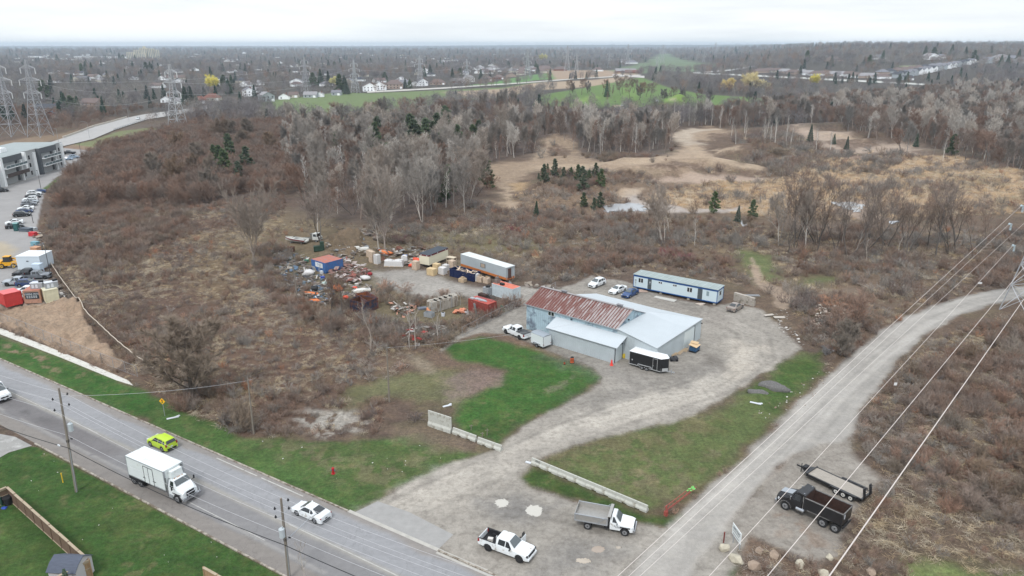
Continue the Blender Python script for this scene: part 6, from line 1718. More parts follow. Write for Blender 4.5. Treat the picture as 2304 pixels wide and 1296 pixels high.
# rust streaked roof: bands running down the slope
def rust_mat():
 m=bpy.data.materials.new('rusted roof sheet');m.use_nodes=True;nt=m.node_tree;b=nt.nodes['Principled BSDF'];b.inputs['Roughness'].default_value=.75
 tc=nt.nodes.new('ShaderNodeTexCoord');sp=nt.nodes.new('ShaderNodeSeparateXYZ');nt.links.new(tc.outputs['Object'],sp.inputs[0])
 n=nt.nodes.new('ShaderNodeTexNoise');n.inputs['Scale'].default_value=1.0;n.inputs['Detail'].default_value=6
 mp=nt.nodes.new('ShaderNodeMapping');mp.inputs['Scale'].default_value=(3.2,.22,1);nt.links.new(tc.outputs['Object'],mp.inputs[0]);nt.links.new(mp.outputs[0],n.inputs['Vector'])
 n2=nt.nodes.new('ShaderNodeTexNoise');n2.inputs['Scale'].default_value=6.0;n2.inputs['Detail'].default_value=4;nt.links.new(tc.outputs['Object'],n2.inputs['Vector'])
 a=nt.nodes.new('ShaderNodeMapRange');a.inputs[1].default_value=-7.3;a.inputs[2].default_value=12.0;a.inputs[3].default_value=.17;a.inputs[4].default_value=-.10;nt.links.new(sp.outputs[0],a.inputs[0])
 d=nt.nodes.new('ShaderNodeMath');d.operation='ADD';nt.links.new(n.outputs[0],d.inputs[0]);nt.links.new(a.outputs[0],d.inputs[1])
 d2=nt.nodes.new('ShaderNodeMath');d2.operation='MULTIPLY_ADD';d2.inputs[1].default_value=.35;nt.links.new(n2.outputs[0],d2.inputs[0]);nt.links.new(d.outputs[0],d2.inputs[2])
 r=nt.nodes.new('ShaderNodeMapRange');r.inputs[1].default_value=.60;r.inputs[2].default_value=.76;nt.links.new(d2.outputs[0],r.inputs[0])
 mx=nt.nodes.new('ShaderNodeMix');mx.data_type='RGBA';mx.inputs[6].default_value=(*al(178,170,168,.72),1);mx.inputs[7].default_value=(*al(134,92,84,.66),1)
 nt.links.new(r.outputs[0],mx.inputs[0]);nt.links.new(mx.outputs[2],b.inputs['Base Color']);return m
rust_r=rust_mat();rust_l=mat('rust lines',al(120,64,58,.7),.85,noise=.3,nscale=2)
X0,X1,Y0,Y1,ZE,ZR=-7.35,12.0,2.9,12.4,5.0,7.0;YR=7.55
m=MB()
m.add([(X0,Y0,0),(X1,Y0,0),(X1,Y1,0),(X0,Y1,0),(X0,Y0,ZE),(X1,Y0,ZE),(X1,Y1,ZE),(X0,Y1,ZE),(X0,YR,ZR-.03),(X1,YR,ZR-.03)],[(0,1,5,4),(2,3,7,6),(1,2,6,9,5),(3,0,4,8,7)])
ribs(m,(X0,Y0,0),(X1,Y0,0),lambda t:(0,ZE-.02),(0,-1),.45,.12,.05)
ribs(m,(X1,Y0,0),(X1,Y1,0),lambda t:(3.3,ZE+(ZR-ZE)*(1-abs(t*9.5-4.65)/4.85)-.06),(1,0),.45,.12,.05)
ww=m.build('wall',blue_w,wh)
m=MB();m.slab([(X0-.2,Y0-.25,ZE-.06),(X1+.15,Y0-.25,ZE-.06),(X1+.15,YR,ZR+.03),(X0-.2,YR,ZR+.03)],.06)
rf=m.build('roof',rust_r,wh)
m=MB();nn_=34
sl=math.atan2(ZR-ZE+.09,YR-Y0+.25);ln=math.hypot(ZR-ZE+.09,YR-Y0+.25)
for i in range(nn_):
 x=X0+(X1-X0)*(i+.5)/nn_
 m.box((x,(Y0-.25+YR)/2,(ZE-.06+ZR+.03)/2+.035),(.11,ln,.05),rx=sl)
m.build('roof_rib',rust_l,rf)['kind']='stuff'
m=MB();m.slab([(X0-.2,YR,ZR+.02),(X1+.15,YR,ZR+.02),(X1+.15,Y1+.25,ZE-.05),(X0-.2,Y1+.25,ZE-.05)],.06)
m.build('rear_roof',mat('grey rear roof',al(150,146,146,.8),.6,noise=.1,nscale=1),wh)
m=MB();m.box(((X0+X1)/2,YR,ZR+.07),(X1-X0+.4,.5,.09));rc_=m.build('ridge_cap',mat('grey ridge cap',al(160,154,154,.8),.6,noise=.12,nscale=1),rf)
for x in(-2.2,9.6):
 m=MB();m.box((x,YR-.1,ZR+.22),(.9,.42,.26));m.box((x,YR-.1,ZR+.40),(1.15,.62,.07));m.build('ridge_vent',solid('grey vent metal',(128,128,132),.5),rf)
m=MB();m.box(((X0+X1)/2,Y0-.27,ZE-.13),(X1-X0+.4,.08,.16));m.build('gutter',STEEL,wh)
m=MB();m.bx(.0-2.4,-1.0,Y0-.06,Y0-.01,3.95,4.75);wf=m.build('window',solid('white window frame',(226,230,232),.5),wh)
m=MB();m.bx(-2.3,-1.76,Y0-.08,Y0-.065,4.03,4.67);m.bx(-1.64,-1.1,Y0-.08,Y0-.065,4.03,4.67);m.build('pane',GLS,wf)
m=MB();m.box((2.8,Y0-.2,4.45),(.3,.25,.15));m.box((12.2,6.2,5.6),(.25,.2,.2));m.build('wall_light',BLK,wh)
m=MB()
for x in(5.7,7.6):m.tube((x,Y0-.1,4.8),(x+.5,Y0-.15,4.2),.03);m.tube((x+.5,Y0-.15,4.2),(x+1.2,Y0-.1,4.3),.02)
m.tube((8.9,Y0-.1,5.0),(8.9,Y0-.1,5.9),.03)
m.build('service_cable',STEEL,wh)
# front lean-to
LY=0.0
m=MB();m.add([(0,LY,0),(13.4,LY,0),(13.4,Y0-.04,0),(0,Y0-.04,0),(0,LY,2.98),(13.4,LY,2.98),(13.4,Y0-.04,3.95),(0,Y0-.04,3.95)],[(0,1,5,4),(1,2,6,5),(3,0,4,7)])
ribs(m,(0,LY,0),(13.4,LY,0),lambda t:(0,2.96),(0,-1),.4,.12,.06)
le=m.build('front_extension',grey_w,wh)
m=MB();m.slab([(-.55,LY-.32,2.98),(14.0,LY-.32,2.98),(14.0,Y0+.0-.03,4.10),(-.55,Y0-.03,4.10)],.06);m.build('extension_roof',white_r,le)
m=MB();m.bx(13.42,13.46,.25,2.35,.05,2.75);m.build('garage_door',door_w,le)
m=MB();m.bx(13.40,13.47,.1,.24,0,2.85);m.bx(13.40,13.47,2.36,2.5,0,2.85);m.bx(13.40,13.47,.1,2.5,2.76,2.9);m.build('door_frame',BLK,le)
# side building
m=MB();SX,SY=19.5,19.2
m.add([(X1+.04,Y0,0),(SX,Y0+.1,0),(SX,SY,0),(X1+.04,18.3,0),(X1+.04,Y0,4.95),(SX,Y0+.1,3.45),(SX,SY,3.7),(X1+.04,18.3,3.75)],[(0,1,5,4),(1,2,6,5),(2,3,7,6)])
ribs(m,(X1,Y0,0),(SX,Y0+.1,0),lambda t:(0,4.95-1.5*t-.05),(0,-1),.4,.12,.06)
ribs(m,(SX,Y0+.1,0),(SX,SY,0),lambda t:(0,3.42+.25*t),(1,0),.4,.12,.034)
se=m.build('side_extension',grey_w,wh)
m=MB()
P=[(X1+.02,Y0-.2,5.02),(SX+.15,Y0-.12,3.50),(SX+.15,SY+.15,3.74),(X1+.02,12.9,5.15),(X1+.02,18.6,3.85)]
m.add(P+[(p[0],p[1],p[2]-.08)for p in P],[(0,1,2),(0,2,3),(3,2,4),(0,5,6,1),(1,6,7,2),(2,7,9,4)])
m.build('extension_roof',white_r,se)
m=MB()
for i in range(40):
 t=(i+.5)/40;y=Y0-.2+t*(SY-Y0)
 za=5.02+.13*min(1,t*1.6)if y<12.9 else 5.15-(y-12.9)/5.7*1.3;zb=3.50+.24*t
 m.tube((X1+.05,y*.985+.1,za+.01),(SX+.12,y,zb+.015),.018,n=4,cap=False)
m.build('roof_seam',white_r,se)['kind']='stuff'
m=MB();m.bx(SX+.035,SX+.07,12.6,16.4,.05,3.1);m.build('garage_door',door_w,se)
m=MB();m.bx(SX+.033,SX+.09,16.42,16.6,0,3.3);m.build('door_frame',LAMP_D,se)
m=MB();m.bx(SX+.033,SX+.3,18.9,19.05,2.9,3.05);m.build('wall_light',BLK,se)
# rear lean-to
m=MB();m.bx(-2.2,X1+1.4,Y1+.02,17.6,0,3.55);re_=m.build('rear_extension',grey_w,wh)
m=MB();m.slab([(-4.4,Y1+1.7,4.45),(X1+.0,Y1-.0,4.9),(X1+.0,18.5,3.85),(-2.6,19.0,3.72)],.06);m.build('extension_roof',white_r,re_)
# -- office trailer
a_,b_=G(1424,650),G(1612,688)
oa=math.atan2(b_.y-a_.y,b_.x-a_.x);OL=(b_-a_).length
ot=thing('office_trailer','long white office trailer with blue trim and grey roof behind the warehouse','trailer',(a_.x,a_.y,0),oa)
ow=solid('white trailer siding',(206,222,228),.5,k=.85);ob=mat('blue trim paint',(.012,.07,.23),.5,noise=.1,nscale=2)
z0,z1=.55,3.35
m=MB();m.bx(.05,OL-.05,.05,3.55,z0,z1);m.build('wall',ow,ot)
m=MB();m.bx(0,OL,0,3.6,z1-.42,z1-.02);m.bx(0,OL,.0,.12,z0-.08,z0+.12);m.bx(0,.1,0,.1,z0,z1-.42);m.bx(OL-.1,OL,0,.1,z0,z1-.42);m.bx(OL-.1,OL,3.5,3.6,z0,z1-.42);m.bx(OL-.12,OL,0,3.6,z0-.1,z0+.05);m.build('trim',ob,ot)
m=MB();m.slab([(-.12,-.12,z1+.03),(OL+.12,-.12,z1+.03),(OL+.12,3.72,z1+.06),(-.12,3.72,z1+.06)],.06)
orf=m.build('roof',mat('grey green trailer roof',al(164,176,174,.75),.6,noise=.14,nscale=.7),ot)
m=MB();[m.box((OL*(i+.5)/14,1.8,z1+.075),(.05,3.8,.03))for i in range(14)];m.build('roof_seam',solid('pale roof seam',(196,206,206),.5),orf)['kind']='stuff'
k_=OL/1415.0
for(xa,xb_,w2,za,zb)in((90,175,1,1.75,2.75),(440,505,1,2.35,2.78),(688,752,1,2.35,2.78),(925,1010,1,1.75,2.75)):
 m=MB();m.bx(xa*k_,xb_*k_,.0,.045,za,zb);w_=m.build('window',solid('white window frame',(226,230,232),.5),ot)
 c_=(xa+xb_)/2*k_;m=MB();m.bx(xa*k_+.05,c_-.06,-.012,-.002,za+.06,zb-.06);m.bx(c_+.06,xb_*k_-.05,-.012,-.002,za+.06,zb-.06);m.build('pane',GLS,w_)
m=MB();m.bx(1240*k_,1280*k_,.02,.045,1.7,2.65);m.build('window',solid('grey shut window',(140,158,164),.4),ot)
for(xa,xb_)in((255,320),(1100,1175)):
 m=MB();m.bx(xa*k_,xb_*k_,.0,.046,.62,2.9);d_=m.build('door',solid('dark grey door',(84,92,96),.5,k=.8),ot)
 m=MB();m.box(((xa*1.0+8)*k_,-.02,1.6),(.06,.05,.12));m.build('handle',STEEL,d_)
m=MB();m.bx(287*k_,303*k_,-.014,-.002,2.1,2.35);m.bx(280*k_,310*k_,-.014,-.002,1.85,1.9);m.build('door_notice',PLATE,ot)
m=MB();m.bx(OL-.045,OL+.0+.0,1.1,2.3,1.75,2.75);w_=m.build('window',solid('white window frame',(226,230,232),.5),ot);m=MB();m.bx(OL+.002,OL+.012,1.2,1.66,1.82,2.68);m.bx(OL+.002,OL+.012,1.74,2.2,1.82,2.68);m.build('pane',GLS,w_)
m=MB();m.bx(30*k_,55*k_,-.03,.04,2.0,2.3);m.bx(38*k_,48*k_,-.03,.04,1.4,1.8);m.tube((42*k_,.0,.5),(42*k_,.0,2.0),.02);m.build('meter',STEEL,ot)
m=MB();[m.bx(x,x+.5,0.1,.6,0,.46)or m.bx(x,x+.5,2.9,3.4,0,.46)for x in(.3,OL*.33,OL*.66,OL-.8)];m.build('support_block',mat('concrete block',al(168,162,148,.8),.9,noise=.2,nscale=3),ot)
m=MB();m.bx(.2,OL-.2,.35,3.3,.32,.5);m.bx(.1,OL-.1,1.2,2.2,.1,.32);m.build('chassis',BLK,ot)
# -- concrete block wall
a_,b_=G(1650,676),G(1695,690)
wa_=math.atan2(b_.y-a_.y,b_.x-a_.x)
m=MB();m.bx(0,(b_-a_).length,0,.6,0,.75);m.bx(.0,(b_-a_).length+.04,-.03,.55,.76,1.75)
o=m.build('block_wall',mat('pale block concrete',al(178,170,160,.85),.9,noise=.2,nscale=1.4,dirt=(al(130,124,112,.8),.3,1.0)));o.location=a_;o.rotation_euler=(0,0,wa_)
tag(o,'grey stacked concrete blocks standing behind the taupe sedan','concrete wall')
# -- concrete barriers
cb=mat('barrier concrete',al(190,190,182,.85),.85,noise=.12,nscale=1.2,dirt=(al(150,146,134,.85),.25,1.3))
def barrier(p0,p1,label,group=None,h=.86,tall=False):
 a,b=G(*p0),G(*p1);L=(b-a).length;an=math.atan2(b.y-a.y,b.x-a.x)
 m=MB()
 if tall:
  m.xprism([(-.30,0),(.30,0),(.27,.45),(.10,.75),(.07,2.35),(-.07,2.35),(-.10,.75),(-.27,.45)][::-1],0,L)
 else:
  m.xprism([(-.30,.12),(.30,.12),(.28,.28),(.12,.5),(.08,h),(-.08,h),(-.12,.5),(-.28,.28)][::-1],.01,L-.02)
  for x0_,x1_ in((.01,L*.22),(L*.38,L*.62),(L*.78,L-.02)):m.bx(x0_,x1_,-.30,.30,0,.12)
 o=m.build('concrete_barrier',cb);o.location=a;o.rotation_euler=(0,0,an)
 return tag(o,label,'barrier',group),L
barrier((965,957),(1016,974),'tall grey concrete slab block at the left end of the barriers',tall=True)
barrier((1020,974),(1072,993),'low concrete barrier between the tall slab and the other short one')
barrier((1076,996),(1129,1015),'low concrete barrier nearest the left side of the drive entrance')
pts=[(1197,1043),(1257,1068),(1319,1094),(1386,1122),(1457,1152)]
lab=['first concrete barrier of the long row, with painted numbers, at the drive entrance','second concrete barrier of the long row from the drive entrance','third concrete barrier of the long row, behind the dump body truck','last concrete barrier of the long row, next to the red steel bar']
for i in range(4):
 o,L_=barrier(pts[i],pts[i+1],lab[i])
 if i==0:text_mesh('3855',.42,solid('dark stencil paint',(60,60,66),.8),M=Matrix.Translation((.95,-.105,.66))@Matrix.Rotation(PI/2-.10,4,'X'),name='painted_number',parent=o,depth=.012)
# -- apartment block at the left edge
B0=G(147.5,374.5);A0=G(14,417)
v_=(A0-B0);v_.z=0;aw=math.atan2(v_.y,v_.x);AL_=v_.length
ap=thing('apartment_block','grey three storey apartment block with white vertical fins at the left edge','building',(B0.x,B0.y,B0.z),aw+PI)
# local: x towards image right is 0 at the near right corner, building extends to -x ; +y away from camera
aH=10.2;g1=mat('grey render wall',al(176,178,178,.9),.8,noise=.08,nscale=.3);g2=mat('dark charcoal cladding',al(98,102,106,.8),.7,noise=.1,nscale=.5);w1=solid('white fin panel',(238,240,240),.6,k=.95);wr_=mat('pale roof membrane',al(160,168,168,.8),.7,noise=.08,nscale=.2)
LX=AL_+26;m=MB();m.bx(-LX,0,0,19,0,aH-.02);m.build('wall',g1,ap)
m=MB();m.bx(-LX-.2,.2,-.2,19.2,aH-.0,aH+.25);arf=m.build('roof',g1,ap)
m=MB();m.bx(-LX,-.3,.3,18.7,aH+.255,aH+.30);m.build('roof_membrane',wr_,arf)
m=MB();m.bx(-AL_-4,-AL_+6,6,15,aH+.3,aH+2.3);m.build('lift_housing',solid('grey housing',(128,146,146),.7),arf)
for i,(x,y)in enumerate(((-AL_+8.5,9),(-AL_+13.5,7))):
 m=MB();m.box((x,y,aH+1.0),(4.2,2.0,1.4));m.box((x-.3,y,aH+1.8),(3.2,1.6,.3));m.build('roof_unit',w1,arf)
def fin(x,w_=1.0,z0=0,z1=aH+.4,y=-.55):m=MB();m.bx(x-w_/2,x+w_/2,y,-.003,z0,z1);m.build('fin',w1,ap)
k_=AL_/1330.0
def cx(x):return(x-1470)*k_
fin(cx(1440),1.7,0,aH-.1);fin(cx(790),1.7,0,aH-1.0);fin(cx(530),1.3,3.2,aH+.1,-1.7);fin(cx(60),1.5,0,aH+.2,-1.7)
def bay(xa,xb,brown=False):
 m=MB();m.bx(xa,xb,-1.4,-.003,aH-2.0,aH+.2);m.bx(xa-.1,xa+.9,-1.5,-.003,0,aH-2.0);m.build('bay_frame',g2,ap)
 m=MB();m.bx(xa,xb,-1.45,-.003,aH+.205,aH+.3);m.build('bay_roof',wr_,ap)
 for z in(3.3,6.3):
  m=MB();m.bx(xa+1.0,xb+1.2,-2.4,-.003,z-.25,z);bl=m.build('balcony',w1,ap)
  if not(brown and z<4):
   m=MB();m.bx(xa+1.0,xb+1.2,-2.4,-2.34,z+.95,z+1.03);[m.bx(x,x+.07,-2.4,-2.34,z,z+.95)for x in np.linspace(xa+1.0,xb+1.13,6)];m.build('railing',w1,bl)
   m=MB();m.bx(xa+1.05,xb+1.15,-2.37,-2.355,z+.1,z+.93);m.build('glass_panel',mat('balcony glass',(.12,.16,.17),.15,spec=.6),bl)
  else:
   m=MB();m.bx(xa+.9,xb+1.4,-2.5,-2.3,z-.3,z+1.1);m.build('parapet',mat('brown parapet',al(88,76,72,.7),.8),bl)
 for z in(.2,3.4,6.4):
  m=MB();m.bx(xb-3.0,xb-1.4,-.06,-.004,z+.1,z+2.3);m.bx(xa+2.0,xa+2.8,-.06,-.004,z+.8,z+1.9);m.build('window',GLS,ap)
 m=MB();m.bx(xb-.9,xb-.1,-1.1,-.4,0,aH-2.0);m.build('column',w1,ap)
bay(cx(850),cx(1250));bay(cx(60),cx(480),True);bay(-AL_-22,-AL_-10)
for z in(.9,3.9,6.9):
 for x in(560,690,790,850,1300,1385,-30,-250):
  m=MB();xx=cx(x)+(0 if x!=790 else.9);m.bx(xx-.55,xx+.55,-.05,-.004,z,z+1.55);m.build('window',GLS,ap)
m=MB();m.bx(-LX+2,.3,-2.6,-2.0,0,.5);
# -- houses
HR=[solid('roof brown shingle',(118,104,100),.9,k=.8),solid('roof grey shingle',(128,128,134),.9,k=.8),solid('roof dark shingle',(80,82,88),.9,k=.8),solid('roof pale shingle',(152,150,152),.9,k=.8),solid('roof red brown shingle',(124,86,76),.9,k=.8)]
HWL=[solid('white siding',(238,240,242),.7,k=1),solid('beige brick',(176,158,146),.9,k=.8),solid('red brick',(140,98,84),.9,k=.8),solid('cream siding',(204,198,184),.8),solid('grey siding',(170,176,180),.8)]
DARKW=mat('house window glass',(.03,.035,.04),.2)
def house(u,v,w_,d_,wz,wall,roof,rt='gable',rz=0.0,label='',group=None,s2=False,gar=True,pos=None,lite=False,cat='house'):
 p=G(u,v)if pos is None else Vector(pos);zw=wz*2.7+.3;HOUSE_KEEP.append((p.x,p.y,max(w_,d_)*.75))
 t=thing('house',label,cat,(p.x,p.y,p.z-.2),rz,group)
 m=MB();m.bx(-w_/2,w_/2,-d_/2,d_/2,0,zw)
 rh=min(w_,d_)*.32
 if rt=='gable':m.add([(-w_/2,-d_/2,zw),(-w_/2,d_/2,zw),(-w_/2,0,zw+rh-.05),(w_/2,-d_/2,zw),(w_/2,d_/2,zw),(w_/2,0,zw+rh-.05)],[(0,2,1),(3,4,5)])
 elif rt=='front':m.add([(-w_/2,-d_/2,zw),(w_/2,-d_/2,zw),(0,-d_/2,zw+rh-.05),(-w_/2,d_/2,zw),(w_/2,d_/2,zw),(0,d_/2,zw+rh-.05)],[(0,1,2),(3,5,4)])
 m.build('wall',HWL[wall],t)
 e=.4;X_,Y_=w_/2+e,d_/2+e;m=MB();z=zw-.05
 if rt=='gable':m.slab([(-X_,-Y_,z),(X_,-Y_,z),(X_,0,zw+rh+.05),(-X_,0,zw+rh+.05)],.12);m.slab([(-X_,0,zw+rh+.05),(X_,0,zw+rh+.05),(X_,Y_,z),(-X_,Y_,z)],.12)
 elif rt=='front':m.slab([(-X_,-Y_,z),(0,-Y_,zw+rh+.05),(0,Y_,zw+rh+.05),(-X_,Y_,z)],.12);m.slab([(0,-Y_,zw+rh+.05),(X_,-Y_,z),(X_,Y_,z),(0,Y_,zw+rh+.05)],.12)
 else:
  q=(X_-Y_*.9)if X_>Y_ else.01;q=max(q,.01)
  m.add([(-X_,-Y_,z),(X_,-Y_,z),(X_,Y_,z),(-X_,Y_,z),(-q,0,zw+rh),(q,0,zw+rh)],[(0,1,5,4),(2,3,4,5),(1,2,5),(3,0,4),(3,2,1,0)])
 r_=m.build('roof',HR[roof],t)
 if not lite:
  m=MB();m.box((w_*.22,d_*.1,zw+rh*.9),(.8,.6,1.6));m.build('chimney',HWL[2],r_)
  n=max(2,int(w_/3.5))
  for k in range(wz if isinstance(wz,int)else 1):
   for i in range(n):
    x=-w_/2+w_*(i+.5)/n
    if gar and k==0 and i==n-1:m=MB();m.bx(x-1.3,x+1.3,-d_/2-.06,-d_/2-.004,.2,2.4);m.build('garage_door',HWL[0],t)
    else:m=MB();m.bx(x-.6,x+.6,-d_/2-.06,-d_/2-.004,1.0+k*2.7,2.2+k*2.7);m.build('window',DARKW,t)
 return t
HS=[(112,252,18,11,1,0,2,'gable',.1,'white bungalow with a dark roof behind the two big pylons'),(118,266,8,7,1,2,2,'front',.3,'small red brick outbuilding in front of the white bungalow'),(210,246,14,10,2,1,0,'gable',-.1,'two storey beige brick house beside the dark hedge'),(375,230,9,9,1,0,1,'front',.3,'small white gabled house left of the third pylon'),(408,234,9,8,1,0,3,'gable',-.2,'white garage behind the third pylon'),(447,232,15,10,1,1,4,'hip',.15,'brown roofed bungalow right of the round dark spruce'),(478,226,15,11,1,3,4,'hip',.1,'brown roofed house below the yellow willow'),(560,216,11,10,2,0,1,'front',.5,'white two gabled house at the end of the curved road'),(578,208,10,9,1,0,3,'gable',.2,'pale house behind the white two gabled house'),(600,228,12,10,2,4,3,'front',.7,'tall white house with steep pale roof beside the green field'),(640,223,10,9,1,0,0,'front',.2,'small white gabled house with brown roof beside the green field'),(662,219,9,8,1,3,0,'gable',.1,'low cream house right of the small white gabled one'),(700,219,13,9,1,4,3,'gable',.0,'pale long house left of the dark conifers at the field'),(720,218,8,7,1,0,3,'front',.1,'small white shed like house beside the dark conifers at the field'),(758,214,10,7,1,4,1,'gable',0,'grey low house behind the field fence'),(832,205,15,12,2,0,0,'front',.25,'big white gabled house at the start of the straight road'),(856,202,14,12,2,0,0,'front',.1,'white gabled house with brown roof second on the straight road'),(888,199,20,14,2,1,0,'hip',.1,'large brown brick house on the straight road'),(912,196,12,10,2,4,1,'gable',.1,'pale house right of the large brick house'),(934,193,12,10,1,0,2,'front',.1,'small white house with dark roof on the straight road'),(952,193,12,11,2,0,1,'front',.2,'white tall gabled house beside a pylon on the straight road'),(985,190,20,12,1,1,0,'hip',.0,'wide brown roofed bungalow right of the tall gabled house'),(1030,186,16,9,1,2,3,'gable',.1,'flat looking red brick house with a pale roof edge'),(1055,184,16,12,2,0,3,'hip',.1,'white house with pale roof behind a pylon'),(1095,182,17,12,1,1,0,'hip',.0,'brown hipped bungalow first in the middle row'),(1122,178,16,12,1,2,0,'hip',.0,'red brick hipped bungalow second in the middle row'),(1150,173,16,12,1,1,0,'front',.1,'gabled bungalow third in the middle row'),(1172,169,16,12,1,3,0,'hip',.1,'brown hipped bungalow last in the middle row'),(1225,158,34,20,1,1,0,'hip',0,'very wide brown roofed house near the yellow green willow'),(1260,159,26,16,1,2,0,'hip',0,'brown roofed house right of the very wide one'),(1407,163,38,14,1,2,3,'gable',-.05,'long red brick building with pale roof beyond the field'),(1425,165,30,10,1,2,4,'gable',-.05,'long low red brick wing beyond the field'),(1420,143,34,18,1,0,1,'hip',0,'white house group left of the far green corridor'),(1398,140,26,16,1,0,3,'gable',0,'white house behind the one left of the far green corridor'),(1875,138,30,18,1,1,0,'hip',0,'brown roofed mansion on the right hillside'),(1977,133,26,18,1,0,1,'hip',0,'grey roofed house on the hill crest left of the white one'),(2092,134,32,20,2,0,3,'front',.3,'large white house on the right hill crest'),(2110,131,24,16,1,0,1,'gable',.2,'white house beside the large one on the hill crest'),(2222,142,22,16,2,4,1,'front',.6,'pale grey green gabled house at the right end of the townhouses'),(2250,136,30,18,2,0,3,'hip',.2,'long pale house above the townhouses'),(2276,138,24,16,2,4,1,'gable',.4,'grey roofed house near the right edge on the hill'),(2300,142,24,16,2,4,1,'gable',.3,'house cut by the right edge on the hill'),(2040,180,14,10,1,4,2,'gable',.2,'small dark roofed house beside the far right road'),(1345,160,20,14,1,0,0,'hip',0,'small white walled house behind the pylons left of the red brick building')]
for h_ in HS:
 house(h_[0],h_[1],*h_[2:8],rz=h_[8],label=h_[9],lite=h_[1]<175)
rg=random.Random(5)
for i in range(16):
 house(2020+i*11,176-i*2.2,10,12,2,rg.choice([0,4,4]),rg.choice([1,2,1]),'front',.55,'white gabled townhouse in the stepped grey roofed row on the right slope','townhouses on the right slope',lite=True)
for i in range(14):
 house(1985+i*16,166-i*2.0,16,12,1,rg.choice([1,3,4]),rg.choice([0,2,1]),'hip',.3,'grey brown roofed house in the row behind the stepped townhouses','houses behind the townhouses',lite=True)
for i in range(16):
 house(1712+i*18,163+i*.9+rg.uniform(-2,1),22,12,1,rg.choice([0,1,3]),rg.choice([0,3,0]),'hip',.05,'brown roofed bungalow in the row above the far right road','bungalows above the far right road',lite=True)
for i in range(14):
 house(1080+i*10.5,164-rg.uniform(0,9),22,14,1,rg.choice([1,0,3]),rg.choice([0,3,0]),'hip',.05,'brown roofed house of the upper row behind the middle bungalows','houses behind the middle bungalows',lite=True)
for i in range(150):
 u=rg.uniform(0,1180);v=120+84*rg.random()**1.2
 if v>198-max(0,u-700)*.06:continue
 if abs(u-320)<60 and v<140:continue
 house(u,v,rg.uniform(12,18),rg.uniform(9,12),1,rg.choice([0,0,3,0]),rg.choice([0,1,2,3]),rg.choice(['gable','front','hip']),rg.uniform(-.5,.8),'small pale house showing between the bare trees of the left suburb','houses scattered in the left suburb',lite=True)
for(u,v,w_,d_,h_,l)in((155,134,150,24,5,'long white flat roofed building far off at the left'),(205,130,120,24,6,'second long pale flat roofed building beside the far one'),(258,131,110,22,6,'bright white long low building left of the cream tower'),(85,130,60,24,6,'white far building near the left edge'),(1000,140,40,20,6,'cream flat building among the far conifers')):
 p=G(u,v);HOUSE_KEEP.append((p.x,p.y,w_*.55));m=MB();m.box((0,0,h_/2),(w_,d_,h_));o=m.build('far_building',HWL[0]);o.location=p
 tag(o,l,'building');m=MB();m.box((0,0,h_+.3),(w_+1,d_+1,.5));m.build('roof',HR[3],o);m=MB();[m.box((x,-d_/2-.1,h_*.5),(4,.1,2))for x in np.arange(-w_/2+6,w_/2-4,9)];m.build('window_row',DARKW,o)
# cream apartment tower, stepped, far away
p=G(322,134);HOUSE_KEEP.append((p.x,p.y,60));cm=solid('cream tower wall',(206,198,176),.8)
t=thing('apartment_tower','stepped cream apartment tower rising over the trees near the left horizon','building',p,.2)
for i,(x,y,w_,d_,h_)in enumerate(((-36,0,26,18,24),(-16,4,22,18,31),(4,6,22,20,38),(6,-12,20,16,22),(26,8,22,18,36),(44,10,16,16,32))):
 m=MB();m.box((x,y,h_/2),(w_,d_,h_));q=m.build('tower_block',cm,t)
 m=MB();[m.box((xx,y-d_/2-.1,h_/2),(2.2,.3,h_-3))for xx in np.arange(x-w_/2+3,x+w_/2-1,5.5)];m.build('window_strip',solid('grey glazing strip',(110,122,130),.4),q)
m=MB();m.box((8,6,41),(8,6,5));m.build('lift_housing',cm,t)
# -- lattice pylons
PYM=mat('galvanised lattice',al(176,178,182,.9),.5,metal=.2,rnd=.08)
INS=solid('porcelain insulator',(222,224,224),.3)
def pylon_parts(H,bw,arms,r,ins=3.0,K=9,base=1.0):
 """arms: list of (height, half length)"""
 m=MB();waist=H*.62
 def hw(z):return bw+(1.3-bw)*min(1,z/waist)if z<waist else 1.3+(.45-1.3)*(z-waist)/(H-waist)
 zs=[0];z=0
 while z<H-.5:z+=max(1.8,hw(z)*1.5);zs.append(min(z,H))
 S4=((1,1),(-1,1),(-1,-1),(1,-1))
 for a,b in zip(zs[:-1],zs[1:]):
  wa,wb=hw(a),hw(b)
  for i in range(4):
   s,n=S4[i],S4[(i+1)%4]
   m.tube((s[0]*wa,s[1]*wa,a),(s[0]*wb,s[1]*wb,b),r*1.25,n=4,cap=False)
   m.tube((s[0]*wa,s[1]*wa,a),(n[0]*wb,n[1]*wb,b),r*.75,n=3,cap=False)
   m.tube((n[0]*wa,n[1]*wa,a),(s[0]*wb,s[1]*wb,b),r*.75,n=3,cap=False)
   m.tube((s[0]*wb,s[1]*wb,b),(n[0]*wb,n[1]*wb,b),r*.7,n=3,cap=False)
 fr=m.mesh('frame',[PYM]);out=[('frame',fr,None)]
 for(z,L)in arms:
  for s in(1,-1):
   w_=hw(z);m=MB()
   for y in(w_,-w_):
    m.tube((s*w_,y,z),(s*L,0,z+.1),r,n=4,cap=False);m.tube((s*hw(z+1.6),y*hw(z+1.6)/w_,z+1.6),(s*L,0,z+.1),r,n=4,cap=False)
    for k in range(1,4):
     t=k/4;m.tube((s*(w_+(L-w_)*t),y*(1-t),z),(s*(w_+(L-w_)*(t-.12)),y*(1-t+.12),z+1.6*(1-t+.12)),r*.7,n=3,cap=False)
   im=MB();im.tube((s*L,0,z),(s*L,0,z-ins),r*1.5,n=6)
   out.append(('cross_arm',m.mesh('cross_arm',[PYM]),im.mesh('insulator',[INS])))
 return out
